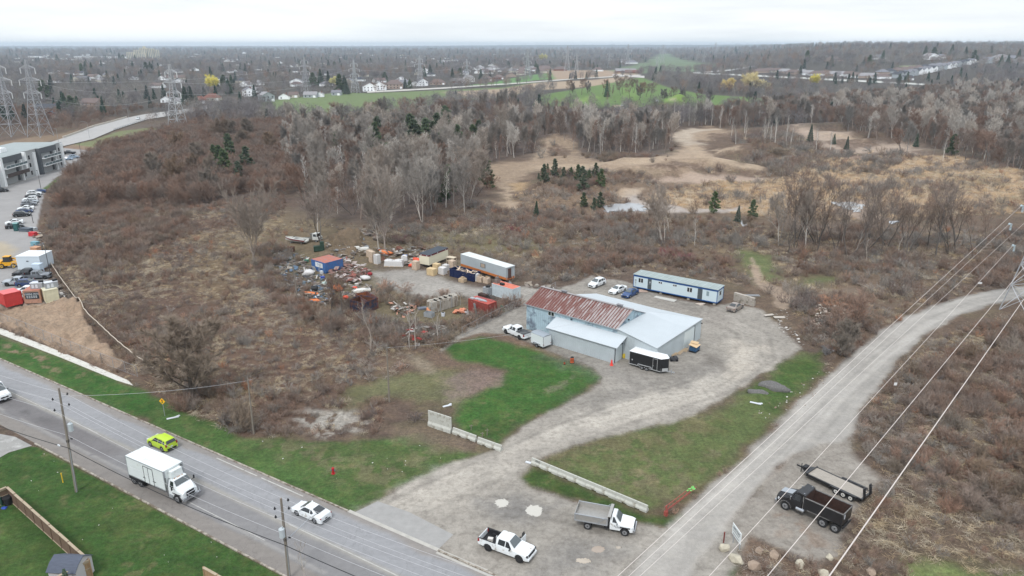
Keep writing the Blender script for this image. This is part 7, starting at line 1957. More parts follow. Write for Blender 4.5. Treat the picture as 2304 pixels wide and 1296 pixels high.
def pylon(parts,p,rz,label,group=None,s=1.0,name='pylon'):
 t=thing(name,label,'power pylon',p,rz,group);t.scale=(s,)*3
 for nm,me,im in parts:
  o=bpy.data.objects.new(nm,me);C.objects.link(o);o.parent=t
  if im is not None:q=bpy.data.objects.new('insulator',im);C.objects.link(q);q.parent=o
 return t
PA=pylon_parts(42,4.6,((24,6.2),(31,7.6),(37.5,5.2)),.13)
PB=pylon_parts(38,4.2,((21.5,5.5),(27.5,7.0),(33.5,4.6)),.16)
pA,pB,pC=G(28,306),G(92,307),G(402,292)
lr=math.atan2(pC.y-pB.y+30,pC.x-pB.x)+PI/2
pylon(PA,pA,lr+.5,'left of the two tall steel pylons beside the apartment block',s=1.0)
pylon(PA,pB,lr+.5,'right of the two tall steel pylons beside the apartment block',s=1.0)
pylon(PB,pC,lr+.4,'steel lattice pylon standing beyond the curved road',s=1.02)
FP=[]
for(u,v,h,l)in((690,206,37,'far lattice pylon among the houses left of the dark conifers'),(800,209,34,'far lattice pylon left of the first white gabled house on the straight road'),(946,196,37,'far lattice pylon beside the tall gabled house on the straight road'),(1051,191,32,'far lattice pylon in front of the red brick house with pale roof'),(1187,173,40,'far lattice pylon beside the last bungalow of the middle row'),(1276,160,48,'tall distant pylon reaching the horizon left of the pair'),(1297,162,34,'left pylon of the distant pair beyond the tan field'),(1370,152,34,'distant pylon in front of the white houses left of the corridor'),(1412,146,50,'distant pylon above the white houses reaching the horizon'),(1478,152,26,'short dark pylon standing in the far green corridor'),(1490,142,50,'tallest distant pylon over the far green corridor'),(1570,135,44,'distant pylon right of the far green corridor'),(1608,134,50,'pale distant pylon reaching above the horizon on the right'),(1583,140,30,'distant pylon in the trees right of the green corridor')):
 p=G(u,v);FP.append(p)
 pylon(PB,p,lr+.5,l,s=h/38)
# near right tower (partly outside the frame)
tc0=g0(2318,708)
tw=thing('pylon','close lattice power tower cut off by the right edge','power pylon',(tc0[0],tc0[1],0),R(12))
NT=pylon_parts(29,3.6,((15.6,4.2),(20.2,5.2),(24.6,4.0)),.09,ins=.01)
for nm,me,im in NT:
 o=bpy.data.objects.new(nm,me);C.objects.link(o);o.parent=tw
def wire(pts,r,m,sag=0.0,n=24):
 mb=MB()
 for a,b in zip(pts[:-1],pts[1:]):
  a=Vector(a);b=Vector(b);L=(b-a).length;P=[]
  for i in range(n+1):
   t=i/n;q=a.lerp(b,t);q.z-=sag*4*t*(1-t);P.append(q)
  mb.path(P,r,5)
 return mb
WM=solid('aluminium conductor',(206,196,190),.5,k=1);WD=mat('dark cable',(.02,.02,.022),.6);WG=solid('thin grey wire',(176,176,178),.5,k=1)
# conductors from the near tower, passing over the gravel road towards the camera side
LW=[((2298,463),24.6,(1390,1296),20,.017,'upper left conductor crossing over the gravel road'),((2271,504),20.2,(1415,1296),17,.015,'second conductor from the left over the gravel road'),((2310,497),20.2,(1440,1296),16,.015,'third conductor from the left over the gravel road'),((2279,552),15.6,(1596,1296),15,.020,'conductor passing over the front of the black dump truck'),((2312,592),20.2,(1727,1296),20,.023,'conductor passing over the box of the black dump truck'),((2308,667),15.6,(1866,1296),26,.034,'thick pale conductor nearest the right edge')]
for(a,za,b,zb,r,l)in LW:
 A=Vector((*g0(a[0],a[1],za),za));B=Vector((*g0(b[0],b[1],zb),zb));d=B-A
 E_=A+d*1.9
 o=wire([A,E_],r,WM,0.0,2).build('power_line',WM);tag(o,l,'power line')
 m=MB();dn=d.normalized();m.tube(A-dn*.2,A+dn*.5,.17,.1,8);m.tube(A-dn*.5,A-dn*.2,.06,.17,8)
 for k in range(5):m.tube(A-dn*.5+Vector((.35,.1,-.1-k*.25)),A-dn*.5+Vector((.35,.1,-.22-k*.25)),.16,.16,8)
 tag(m.build('insulator_string',solid('pale glass insulator',(170,190,198),.3)),'pale insulator string at the tower end of the '+' '.join(l.split()[:6]),'insulator')
m=MB();q=Vector((*g0(2015,864,12),12));m.box(q,(.35,.03,.35));tag(m.build('line_marker',solid('white marker plate',(226,226,226),.6)),'small white square plate hanging on a conductor over the brush','marker')
m=MB();q=Vector((*g0(2205,637,15),15));m.box(q,(.6,.06,.25));tag(m.build('line_marker',solid('white marker plate',(226,226,226),.6)),'white marker on a conductor beyond the gravel road near the right edge','marker')
# faint lines between the far pylons
for i,(a,b)in enumerate(((pA+Vector((0,0,30)),FP[0]+Vector((0,0,28))),(pB+Vector((0,0,23)),pC+Vector((0,0,21))),(pB+Vector((0,0,31)),pC+Vector((0,0,28))),(pC+Vector((0,0,28)),FP[1]+Vector((0,0,26))),(pC+Vector((0,0,21)),FP[1]+Vector((0,0,20))),(FP[0]+Vector((0,0,27)),FP[2]+Vector((0,0,27))),(FP[1]+Vector((0,0,25)),FP[3]+Vector((0,0,24))))):
 o=wire([a,b],.05,WG,6,16).build('far_power_line',WG);tag(o,'thin sagging power line strung between the far pylons','power line','lines between the far pylons')
# -- wooden utility poles on the main road
PWD=mat('weathered pole wood',al(136,128,118,.8),.9,noise=.2,nscale=2,stretch=(6,6,.6))
def upole(u,v,tu,tv,label,h=None,rr=.17,detail=True,tilt=True):
 p=G(u,v)
# top solved from its photo position, letting the pole lean a little
 best=None
 for z in np.linspace(6,15,181):
  q=g0(tu,tv,z);e=(q[0]-p.x)**2+(q[1]-p.y)**2
  if best is None or e<best[0]:best=(e,z,q)
 z=h or best[1];q=g0(tu,tv,z);top=Vector((q[0],q[1],z))
 t=thing('utility_pole',label,'utility pole',p)
 L=top-p;m=MB();m.tube((0,0,-.2),L,rr,rr*.62,12);m.build('pole',PWD,t)
 return t,p,L
def pole_hardware(t,L,arm,tz,side):
 d=L.normalized()
 for f,s in((.90,1),(.80,-1)):
  c=L*f;m=MB()
  for sg in(1,-1):m.tube(c,c+Vector((ax_.y*-1*sg*0+pn_.x*sg*.75,pn_.y*sg*.75,.12)),.03,.03,6);
  m.build('bracket',STEEL,t)
  for sg in(1,-1):
   q=c+Vector((pn_.x*sg*.8,pn_.y*sg*.8,.15));m=MB();m.tube(q,q+Vector((0,0,.3)),.07,.05,8);m.tube(q+Vector((0,0,.08)),q+Vector((0,0,.14)),.12,.12,8);m.build('insulator',BLK,t)
 c=L*tz+Vector((pn_.x*side*.45+ax_.x*.2,pn_.y*side*.45+ax_.y*.2,0));m=MB();m.tube(c+Vector((0,0,-.45)),c+Vector((0,0,.45)),.27,.27,14);m.tube(c+Vector((0,0,.45)),c+Vector((0,0,.53)),.29,.2,14);m.tube(c+Vector((.1,0,.5)),c+Vector((.1,0,.75)),.05,.04,6)
 m.build('transformer',solid('pale grey transformer tank',(186,194,198),.5),t)
 m=MB();m.tube(L*.0+Vector((.12,-.12,0)),L*.42+Vector((.10,-.10,0)),.05,.05,6);m.build('conduit',STEEL,t)
 m=MB();m.box(L*(tz-.12),(.25,.25,.3));m.tube(L*(tz-.1)+Vector((.3,.1,0)),L*(tz-.1)+Vector((.5,.15,-.1)),.08,.08,6);m.build('clamp',BLK,t)
t1,p1,L1=upole(172,1106,132,873,'wooden utility pole with grey transformer on the near lawn at the left')
pole_hardware(t1,L1,0,.62,1)
t2,p2,L2=upole(651,1302,632,1121,'wooden utility pole with grey transformer at the bottom near the white sedan',h=9.6)
pole_hardware(t2,L2,0,.62,-1)
T1,T2=p1+L1,p2+L2
m=MB();c=L2*.48;m.tube(c,c+pn_*3.4+Vector((0,0,.7)),.05,.035,6);m.build('lamp_arm',STEEL,t2)
q_=c+pn_*3.4+Vector((0,0,.7));m=MB();m.box(q_+pn_*.25,(.7,.28,.14),rz=RA+PI/2);m.build('lamp_head',solid('pale lamp housing',(206,208,210),.4),t2)
dv=(p1-p2);dv.z=0;T0=T1+dv;T3=T2-dv
for k,(off,f,r,mt,sg,l)in enumerate(((.8,.90,.014,WG,.4,'upper outer wire along the main road poles'),(-.8,.90,.014,WG,.4,'upper inner wire along the main road poles'),(.8,.80,.014,WG,.5,'second outer wire along the main road poles'),(-.8,.80,.014,WG,.5,'second inner wire along the main road poles'),(0.12,.55,.016,WG,.5,'grey wire below the transformers along the main road'),(-.15,.44,.04,WD,.6,'thick black cable along the main road poles'))):
 def at(P,L,f=f,off=off):return P+L*f+pn_*off+Vector((0,0,.2 if f>.7 else 0))
 pts=[at(p1+dv,L1),at(p1,L1),at(p2,L2),at(p2-dv,L2)]
 o=wire(pts,r,mt,sg,16).build('overhead_wire',mt);tag(o,l,'overhead wire')
m=MB();c=p1+L1*.44-pn_*.15+(p1-p2).normalized()*1.6+Vector((0,0,-.12));m.box(c,(.5,.12,.14),rz=RA);tag(m.build('cable_box',PLATE),'small pale splice box on the black cable left of the utility pole','cable box')
t3,p3,L3=upole(571,976,557,850,'plain wooden pole standing in the brush of the vacant field',rr=.13)
t4,p4,L4=upole(876,905,870,777,'plain wooden pole on the pale grass left of the lawn',rr=.13)
t5,p5,L5=upole(669,668,656,576,'pale grey wooden pole among the scrap at the left of the storage yard',rr=.14)
for t_,L_ in((t3,L3),(t4,L4)):
 m=MB();m.tube(L_*.96,L_*.96+Vector((.5,.1,0)),.03);m.build('bracket',STEEL,t_)
o=wire([p3+L3*.95,T1*1.0-Vector((0,0,1.0))+(pn_*0)],.018,WG,.5).build('overhead_wire',WG);tag(o,'single wire from the field pole down to the roadside pole','overhead wire')
o=wire([p4+L4*.96,WO+Vector((math.cos(WA)*5.8,math.sin(WA)*5.8,0))+Vector((-math.sin(WA)*2.8,math.cos(WA)*2.8,4.8))],.015,WG,.6).build('overhead_wire',WG);tag(o,'single wire from the lawn pole to the warehouse wall','overhead wire')
# -- street lamps and lot lamps
def lamp(u,v,h,arm,label,az=0.0,m_=STEEL,group=None):
 p=G(u,v);t=thing('street_lamp',label,'street lamp',p,az,group)
 m=MB();m.tube((0,0,0),(0,0,h),.09,.06,8);m.build('post',m_,t)
 m=MB();m.tube((0,0,h),(arm*.5,0,h+.5),.05);m.tube((arm*.5,0,h+.5),(arm,0,h+.6),.05);m.build('arm',m_,t)
 m=MB();m.box((arm+.3,0,h+.55),(.8,.3,.15));m.build('lamp_head',m_,t)
 return t
lamp(202,312,9,-3,'grey street lamp on the far side of the curved road, nearest the apartment block',.2)
lamp(291,276,9,-3,'grey street lamp beside the white car on the curved road',.2)
lamp(134,330,9,-3.5,'grey street lamp behind the apartment block roof corner',.2)
lamp(184,356,6.5,.2,'dark lamp post in the small lot behind the apartment block',0,LAMP_D)
lamp(93,428,6.5,.3,'dark lamp post at the far end of the parked row',2.5,LAMP_D)
lamp(75,502,6.5,.2,'dark lamp post among the sheds beside the lot fence',2.5,LAMP_D)
lamp(115,626,7.5,.2,'dark lamp post beside the lot fence near the white site cabin',2.5,LAMP_D)
# -- fences
def chain_fence(pts,h,label,step=3.0,mesh=True,col=(150,150,152),name='chain_fence',rails=True):
 P=[G(*q)for q in pts];t=thing(name,label,'fence',P[0]);o0=P[0]
 m=MB();m2=MB();pm=MB()
 for a,b in zip(P[:-1],P[1:]):
  L=(b-a).length;n=max(1,round(L/step))
  for i in range(n+1):
   q=a.lerp(b,i/n)-o0;q.z=float(hgt(q.x+o0.x,q.y+o0.y))-o0.z
   pm.tube(q,q+Vector((0,0,h)),.035,.035,6)
  A=a-o0;B=b-o0;A.z=float(hgt(a.x,a.y))-o0.z;B.z=float(hgt(b.x,b.y))-o0.z
  if rails:
   m.tube(A+Vector((0,0,h)),B+Vector((0,0,h)),.025,n=5);m.tube(A+Vector((0,0,.08)),B+Vector((0,0,.08)),.02,n=5)
  if mesh:
   k=int(L/.35)
   for i in range(k):
    p=A.lerp(B,i/k)
    for s in(1,-1):
     e=A.lerp(B,min(1,max(0,(i/k)+s*h/L)));m2.tube(p,Vector((e.x,e.y,e.z+h)),.006,n=3,cap=False)
 mt=solid('fence steel',col,.6)
 pm.build('post',mt,t)['kind']='stuff'
 if rails:m.build('rail',mt,t)
 if mesh:m2.build('wire_mesh',mt,t)['kind']='stuff'
 return t
chain_fence([(-60,710),(0,724),(62,748),(140,782),(230,818),(310,848)],1.9,'chain link fence between the pavement and the earth heaps')
chain_fence([(1250,652),(1170,690),(1105,722),(1040,756)],1.7,'low wire fence along the storage yard beside the drive',4.0)
# silt fence: long pale fabric edge along the field
P=[G(*q)for q in((100,560),(112,594),(135,630),(160,664),(185,690),(190,704),(215,730),(240,754),(268,780),(300,806),(330,828),(358,848))]
t=thing('silt_fence','long low silt fence with a pale top edge between the earth heaps and the brush','fence',P[0])
m=MB();m2=MB();m3=MB();hh=1.0
def _d(p,z):return(p.x-P[0].x,p.y-P[0].y,float(hgt(p.x,p.y))-P[0].z+z)
for a,b in zip(P[:-1],P[1:]):
 n=5
 for i in range(n):
  q0,q1=a.lerp(b,i/n),a.lerp(b,(i+1)/n);h0,h1=hh+.08*math.sin(i*2.2),hh+.08*math.sin((i+1)*2.2)
  q=[Vector(_d(q0,-.1)),Vector(_d(q1,-.1)),Vector(_d(q1,h1)),Vector(_d(q0,h0))];nr=Vector((.03,.02,0))
  m.quad(*q);m.quad(*[x+nr for x in q[::-1]])
  m2.tube(q[3],q[2],.075,n=5)
 m3.tube(_d(a,0),_d(a,hh+.2),.03,n=5)
m.build('fabric',mat('brown silt fabric',al(118,104,92,.8),.9,noise=.15,nscale=2),t);m2.build('top_edge',solid('pale rolled edge',(206,194,178),.9),t);m3.build('stake',solid('wooden stake',(140,122,100),.9),t)['kind']='stuff'
# wooden garden fence
WF=mat('brown fence boards',al(126,104,88,.75),.9,noise=.3,nscale=2.5,stretch=(5,5,.6));WC=mat('pale cap rail',al(176,160,138,.8),.85,noise=.15,nscale=3)
def board_fence(p0,p1,label,h=1.85,light=False):
 a,b=G(*p0),G(*p1);L=(b-a).length;an=math.atan2(b.y-a.y,b.x-a.x)
 t=thing('wooden_fence',label,'fence',a,an);mt=WF if not light else mat('tan fence boards',al(172,142,110,.8),.9,noise=.22,nscale=2.5,stretch=(5,5,.6))
 m=MB();n=int(L/.15);r=random.Random(int(L*10))
 for i in range(n):m.bx(L*i/n+.006,L*(i+1)/n-.006,-.012+r.uniform(0,.006),.014,.08,h-.08+r.uniform(-.005,.005))
 m.build('board',mt,t)['kind']='stuff'
 m=MB();m.bx(0,L,-.06,.06,.02,.10);m.bx(0,L,.015,.06,h*.5,h*.5+.09);m.build('rail',WC,t)
 k=max(1,round(L/2.4))
 for i in range(k):
  m=MB();x0=L*i/k;z=h-.05-.03*(i%2);m.bx(x0+.06,L*(i+1)/k-.05,-.16,.10,z-.03,z+.03);m.bx(x0+.06,L*(i+1)/k-.05,.02,.08,z-.22,z-.03);m.build('cap',WC,t)
  m=MB();m.bx(x0-.06,x0+.06,-.07,.07,0,h-.02);m.build('post',mt,t)
 return t
board_fence((24,1128),(208,1296),'long brown wooden fence of the back garden running down to its corner',2.0)
board_fence((24,1128),(-80,1172),'wooden fence side at the far left end of the back garden',2.0)
board_fence((208,1296),(120,1345),'tan wooden fence side cut by the bottom edge below the shed',2.0,True)
board_fence((463,1311),(560,1366),'top corner of a wooden fence poking in at the bottom edge',1.9,True)
# shed
p=G(165,1302);t=thing('garden_shed','pale grey garden shed with a dark blue grey roof inside the wooden fence','shed',(p.x,p.y,0),R(-4));t.scale=(1.12,)*3
sw=solid('pale shed wall',(196,192,194),.7);m=MB();m.bx(-1.25,1.25,-1.1,1.1,0,1.7);m.add([(1.25,-1.1,1.7),(1.25,1.1,1.7),(1.25,0.1,2.35),(-1.25,-1.1,1.7),(-1.25,1.1,1.7),(-1.25,.1,2.35)],[(0,1,2),(3,5,4)]);m.build('wall',sw,t)
m=MB();rm=mat('slate blue shingles',al(92,98,112,.75),.85,noise=.15,nscale=2,stretch=(1,6,1))
m.slab([(-1.35,-1.25,1.62),(1.32,-1.25,1.62),(1.32,-.62,2.14),(-1.35,-.62,2.14)],.05);m.slab([(-1.35,-.62,2.14),(1.32,-.62,2.14),(1.32,.1,2.42),(-1.35,.1,2.42)],.05);m.slab([(-1.35,.1,2.42),(1.32,.1,2.42),(1.32,1.25,1.62),(-1.35,1.25,1.62)],.05);m.build('roof',rm,t)
m=MB();m.bx(.2,1.0,-1.13,-1.105,.1,1.55);m.build('door',solid('shed door',(176,172,174),.7),t)
p=G(4,1132);m=MB();m.box((0,0,.5),(.8,1.0,1.0),taper=.9);m.box((0,0,1.04),(.85,1.05,.08));o=m.build('storage_bin',mat('dark green plastic',(.02,.06,.045),.5));o.location=(p.x,p.y,0);tag(o,'dark green storage bin in the garden fence corner','bin')
p=G(20,1134);m=MB();m.tube((0,0,.0),(0,0,1.0),.42,.5,16);m.tube((0,0,.9),(0,0,1.02),.55,.5,16);o=m.build('fire_pit',BLK);o.location=(p.x,p.y,0);tag(o,'round black barrel in the garden fence corner','barrel')
p=G(10,1144);m=MB();m.blob((0,0,.08),(.35,.28,.12),2,.2,3);o=m.build('blue_cloth',mat('blue plastic sheet',(.03,.07,.35),.5));o.location=(p.x,p.y,0);tag(o,'small blue plastic sheet on the garden lawn','plastic sheet')
# -- storage yard
def at(u,v,z=0):p=G(u,v);return Vector((p.x,p.y,p.z+z))
def ang(p0,p1):a,b=G(*p0),G(*p1);return math.atan2(b.y-a.y,b.x-a.x)
def container(p0,p1,Wd,h,side_m,roof_m,label,name='shipping_container',z0=.0,rib=True,L=None,doors=0):
 """p0, p1: near lower edge in the photo, left and right"""
 a,b=G(*p0),G(*p1);L=L or(b-a).length;an=math.atan2(b.y-a.y,b.x-a.x)
 t=thing(name,label,'container',(a.x,a.y,float(hgt(a.x,a.y))),an)
 m=MB();m.bx(.04,L-.04,.04,Wd-.04,z0+.1,h-.02)
 if rib:
  for i in range(int(L/.4)):m.bx(.2+i*.4,.36+i*.4,-.0,.04,z0+.15,h-.12)
  for i in range(int(Wd/.4)):m.bx(L-.04,L,.2+i*.4,.36+i*.4,z0+.15,h-.12);m.bx(0,.04,.2+i*.4,.36+i*.4,z0+.15,h-.12)
 m.build('body',side_m,t)
 m=MB();m.bx(-.02,L+.02,-.02,Wd+.02,h-.12,h);m.bx(-.02,L+.02,-.02,.1,z0,z0+.15);m.bx(-.02,L+.02,Wd-.1,Wd+.02,z0,z0+.15)
 for x in(0,L-.1):m.bx(x-.01,x+.11,-.01,.1,z0+.15,h-.12);m.bx(x-.01,x+.11,Wd-.1,Wd+.01,z0+.15,h-.12)
 m.build('frame',side_m,t)
 m=MB();m.bx(.06,L-.06,.06,Wd-.06,h+.003,h+.03);m.build('roof',roof_m,t)
 return t,L,Wd
def cm(rgb,dirt=(120,92,80),amt=.3,k=.8):return mat('paint %s %s'%(rgb,dirt),al(*rgb,k),.65,noise=.12,nscale=1.5,dirt=(al(*dirt,k),amt,1.2))
blue_c=cm((70,112,170),(120,96,110),.15);rust_t=cm((184,116,100),(120,140,150),.2)
t,L,w_=container((702,606),(733,616),5.0,2.5,blue_c,rust_t,'blue shipping container with a rusty pink roof and a white sign on its side')
m=MB();m.bx(1.6,4.4,-.06,-.03,1.1,2.2);sg=m.build('sign',solid('white sign board',(222,226,228),.6),t)
text_mesh('Di S',.75,solid('blue sign paint',(60,96,150),.6),M=Matrix.Translation((2.9,-.065,1.72))@Matrix.Rotation(PI/2,4,'X'),parent=sg)
# ladder and boards leaning on it
a=t.location;an=t.rotation_euler.z;T_=Matrix.Translation(a)@Matrix.Rotation(an,4,'Z')
def local(o):o.location=a;o.rotation_euler=(0,0,an);return o
m=MB();[m.tube((x,-.9,0),(x,-.08,2.2),.03)for x in(3.5,3.95)];[m.tube((3.5,-.9+.82*k/8,2.2*k/8),(3.95,-.9+.82*k/8,2.2*k/8),.02)for k in range(1,8)];tag(local(m.build('ladder',ALU)),'metal ladder leaning on the blue container','ladder')
m=MB();[m.box((1.0+k*.28,-.45,.6),(.16,.05,1.3),rx=.35)for k in range(5)];tag(local(m.build('leaning_board',solid('pale boards',(196,192,184),.8))),'short pale boards leaning on the left of the blue container','boards')
m=MB();m.box((4.9,-.8,.4),(.7,.5,.7));m.box((4.9,-.8,.78),(.75,.55,.05));tag(local(m.build('white_cabinet',PLATE)),'small white cabinet in front of the blue container corner','cabinet')
# cream trailer with black roof
a_,b_=G(948,602),G(1010,588)
an=ang((967,610),(1010,592));c=at(966,604)
t=thing('office_cabin','cream site cabin on wheels with a black roof and maroon band in the storage yard','cabin',c,an)
cr=solid('cream cabin wall',(226,220,196),.6);mar=mat('maroon band',(.14,.012,.022),.6)
m=MB();m.bx(0,7.6,0,2.9,.75,3.2);m.build('wall',cr,t)
m=MB();m.bx(-.03,7.63,-.03,2.93,2.85,3.15);m.build('trim',mar,t);m=MB();m.bx(-.1,7.7,-.1,3.0,3.205,3.27);m.build('roof',mat('black roof felt',al(74,80,88,.8),.8,noise=.15,nscale=1),t)
m=MB();m.bx(.1,7.5,.3,2.6,.5,.74);m.build('chassis',BLK,t)
for x in(3.2,4.0):
 for y in(-.02,2.92):wheel(t,x,y,.38,.22)
m=MB();[m.box((x,-.04,2.99),(.3,.03,.2))for x in(.8,3.4,6.6)];[m.box((-.04,y,2.99),(.03,.3,.2))for y in(.6,2.3)];m.build('band_mark',PLATE,t)
# semi trailer, grey above, orange below
a_,b_=G(1037,608),G(1140,641)
an=ang((1037,611),(1141,645));t=thing('semi_trailer','long grey semi trailer with an orange lower band in the storage yard','trailer',(a_.x,a_.y,0),an);L=(b_-a_).length
gs=mat('grey trailer skin',al(176,184,188,.8),.5,noise=.08,nscale=.5);og=mat('orange band',al(196,118,62,.8),.6,noise=.12,nscale=1)
m=MB();m.bx(0,L,0,2.6,1.6,3.9);m.build('body',gs,t);m=MB();m.bx(.0,L,-.02,2.62,1.1,1.64);m.build('lower_band',og,t)
m=MB();m.bx(-.03,L+.03,-.03,2.63,3.905,3.96);m.build('roof',mat('pale trailer roof',al(214,218,216,.85),.5,noise=.08,nscale=.6),t)
m=MB();m.bx(L*.45,L*.56,-.05,-.02,2.3,3.3);w_=m.build('window',solid('grey frame',(110,116,120),.6),t);m=MB();m.bx(L*.465,L*.545,-.07,-.055,2.4,3.2);m.build('pane',solid('boarded pane',(176,158,140),.8),w_)
m=MB();m.bx(L+.005,L+.03,.5,1.5,1.3,3.6);m.build('door',mat('brown door',al(90,66,60,.8),.8),t)
m=MB();[m.bx(L+.0,L+.05,y,y+.12,1.2,3.85)for y in(.05,1.75,2.4)];m.bx(L,L+.1,0,2.6,3.7,3.88);m.build('door_frame',STEEL,t)
m=MB();m.bx(.5,L-.3,.6,2.0,.8,1.1);m.build('chassis',BLK,t)
for x in(L-3.0,L-1.8):
 for y in(0,2.6):wheel(t,x,y,.5,.25)
m=MB();m.tube((1.6,.3,0),(1.6,.3,1.1),.08);m.tube((1.6,2.3,0),(1.6,2.3,1.1),.08);m.build('landing_leg',STEEL,t)
m=MB();[m.box((0,0,k*.26+.13),(.28*(4-k)*1.0,1.1,.05))for k in range(4)];[m.tube((-.6,y,1.1),(.65,y,.0),.05)for y in(.55,-.55)];o=m.build('steps',STEEL);o.location=at(1146,645);o.rotation_euler=(0,0,an);tag(o,'metal steps at the door end of the grey semi trailer','steps')
# navy roll-off dumpster
nv=mat('navy dumpster paint',(.008,.016,.06),.55,noise=.2,nscale=2)
def skip(p0,p1,Wd,h,m_,label,fill=None,inner=None,flare=.15):
 a,b=G(*p0),G(*p1);L=(b-a).length;an=math.atan2(b.y-a.y,b.x-a.x);t=thing('dumpster',label,'dumpster',a,an);m=MB()
 m.bx(0,L,0,.08,.15,h);m.bx(0,L,Wd-.08,Wd,.15,h);m.bx(0,.08,.08,Wd-.08,.15,h);m.bx(L-.08,L,.08,Wd-.08,.15,h);m.bx(.0,L,0,Wd,.08,.15)
 for i in range(int(L/.8)):m.bx(.3+i*.8,.42+i*.8,-.07,0,.2,h-.1)
 m.build('shell',m_,t);m=MB();m.bx(-.05,L+.05,-.09,.02,h-.0,h+.1);m.bx(-.05,L+.05,Wd-.02,Wd+.09,h,h+.1);m.bx(-.06,.03,0,Wd,h,h+.1);m.bx(L-.03,L+.06,0,Wd,h,h+.1);m.build('rim',m_,t)
 m=MB();m.bx(.082,L-.082,.082,Wd-.082,.155,.3);m.bx(.083,.1,.1,Wd-.1,.3,h-.02);m.bx(.1,L-.1,Wd-.1,Wd-.083,.3,h-.02);m.build('lining',inner or m_,t)
 m=MB();[m.tube((x,y,.12),(x,y+.15,.12),.12)for x in(.4,L-.4)for y in(.1,Wd-.3)];m.build('roller',BLK,t);return t,L,a,an
t,L,a,an=skip((1012,622),(1066,635),2.4,1.8,nv,'navy blue dumpster full of timber scraps in front of the grey semi trailer')
r=random.Random(3);m=MB()
for i in range(46):m.box((r.uniform(.5,L-.5),r.uniform(.4,2.0),r.uniform(1.2,1.9)),(r.uniform(.5,1.6),r.uniform(.08,.3),.06),rz=r.uniform(0,3.1),rx=r.uniform(-.4,.4),ry=r.uniform(-.5,.5))
o=m.build('timber_scrap',mat('pale timber scrap',al(204,182,160,.85),.9,rnd=.05,noise=.3,nscale=2));o.location=a;o.rotation_euler=(0,0,an);tag(o,'heap of pale timber scraps filling the navy dumpster','scrap wood',kind='stuff')
sk_in=mat('deep rust',al(104,66,48,.7),.95,noise=.4,nscale=2)
skip((788,700),(822,708),3.4,2.3,mat('dark blue rusty paint',al(50,62,88,.7),.7,noise=.3,nscale=1.5,dirt=(al(110,74,60,.7),.5,1.5)),'dark blue rusty open skip partly hidden by the thicket',inner=sk_in)
skip((826,700),(852,694),5.0,2.2,cm((120,100,110),(130,80,60),.6,.7),'open rusty skip with orange brown inside right of the dark blue one',inner=mat('orange rust',al(150,92,62,.8),.95,noise=.35,nscale=2))
# red container with junk on top
rd=cm((150,70,62),(190,150,140),.08,.8)
t,L,w_=container((1054,700),(1098,714),2.5,2.6,rd,cm((184,84,72),(110,60,56),.2),'faded red shipping container with ladders lying on its roof');a=t.location;an=t.rotation_euler.z
def local2(o,dz=0):o.location=(a.x,a.y,a.z+dz);o.rotation_euler=(0,0,an);return o
m=MB();[m.tube((.8,y,2.75),(L-.3,y+.2,2.75),.035)for y in(1.6,2.1)];[m.tube((.9+k*.33,1.62+k*.01,2.75),(.9+k*.33,2.1+k*.01,2.75),.022)for k in range(int((L-1.3)/.33))];tag(local2(m.build('ladder',solid('red ladder',(190,110,110),.6))),'long red and white ladder on the red container roof','ladder')
m=MB();m.box((L*.45,1.1,2.72),(2.6,.5,.12));m.box((L*.6,.8,2.7),(2.0,.2,.1),rz=.2);m.box((.7,.5,2.75),(.9,.7,.2));m.box((L*.3,.9,2.74),(.8,.8,.16),rz=.3);tag(local2(m.build('roof_junk',solid('grey scrap panels',(168,170,174),.6))),'grey panels and blocks lying on the red container roof','scrap')
m=MB();m.box((L*.42,-.35,1.15),(.55,.06,2.4),rx=.22);tag(local2(m.build('steel_sheet',solid('grey steel plate',(140,146,148),.6))),'grey steel plate leaning on the red container','panel')
m=MB();m.box((L*.2,-1.1,.4),(.12,.12,1.1),rx=.5);m.box((L*.15,-1.3,.3),(.8,.3,.25),rz=.5);m.box((L*.27,-1.5,.2),(.5,.5,.2),rz=.2);tag(local2(m.build('white_scrap',PLATE)),'white scrap pieces on the ground left of the leaning steel plate','scrap')
# white container with orange roof
t,L,w_=container((1107,664),(1153,678),2.5,2.6,cm((206,216,220),(170,180,184),.1),cm((214,122,98),(190,100,84),.2),'white shipping container with an orange roof at the yard entrance');a=t.location;an=t.rotation_euler.z
m=MB();m.box((.7,.9,3.05),(.9,.9,.8));m.box((.7,.9,3.7),(.6,.6,.5),rz=.3);m.tube((.6,1.0,3.9),(.9,1.0,4.4),.06);tag(local2(m.build('machine',mat('grey brown machine',al(130,118,112,.8),.6,noise=.3,nscale=3))),'small machine standing on the left end of the orange container roof','machine')
m=MB();m.box((2.4,.6,2.85),(.9,.6,.45));tag(local2(m.build('black_box',BLK)),'black box on the orange container roof','box')
m=MB();m.bx(-1.6,-.1,-1.1,.2,0,1.7);tag(local2(m.build('steel_tank',STEEL)),'square grey steel tank at the left of the white container','tank')
m=MB();[m.tube((-.8+.1*k,-.4,1.75+k*.16),(-.8+.1*k,-.4,1.9+k*.16),.5-.05*k,n=14)for k in range(2)];tag(local2(m.build('tyre_stack',RUB)),'stack of black tyres on the square grey tank','tyres')
m=MB();r=random.Random(8)
for i in range(34):m.tube((-.4+r.uniform(0,2.6),-2.0+r.uniform(-.8,.8),r.uniform(.1,.9)),(-.4+r.uniform(0,3.4),-2.0+r.uniform(-1,1),r.uniform(.1,1.0)),.04)
tag(local2(m.build('pipe_pile',mat('dark scrap pipes',al(96,92,90,.8),.7,noise=.3,nscale=2))),'tangled pile of dark pipes between the red and the white container','pipes',kind='stuff')
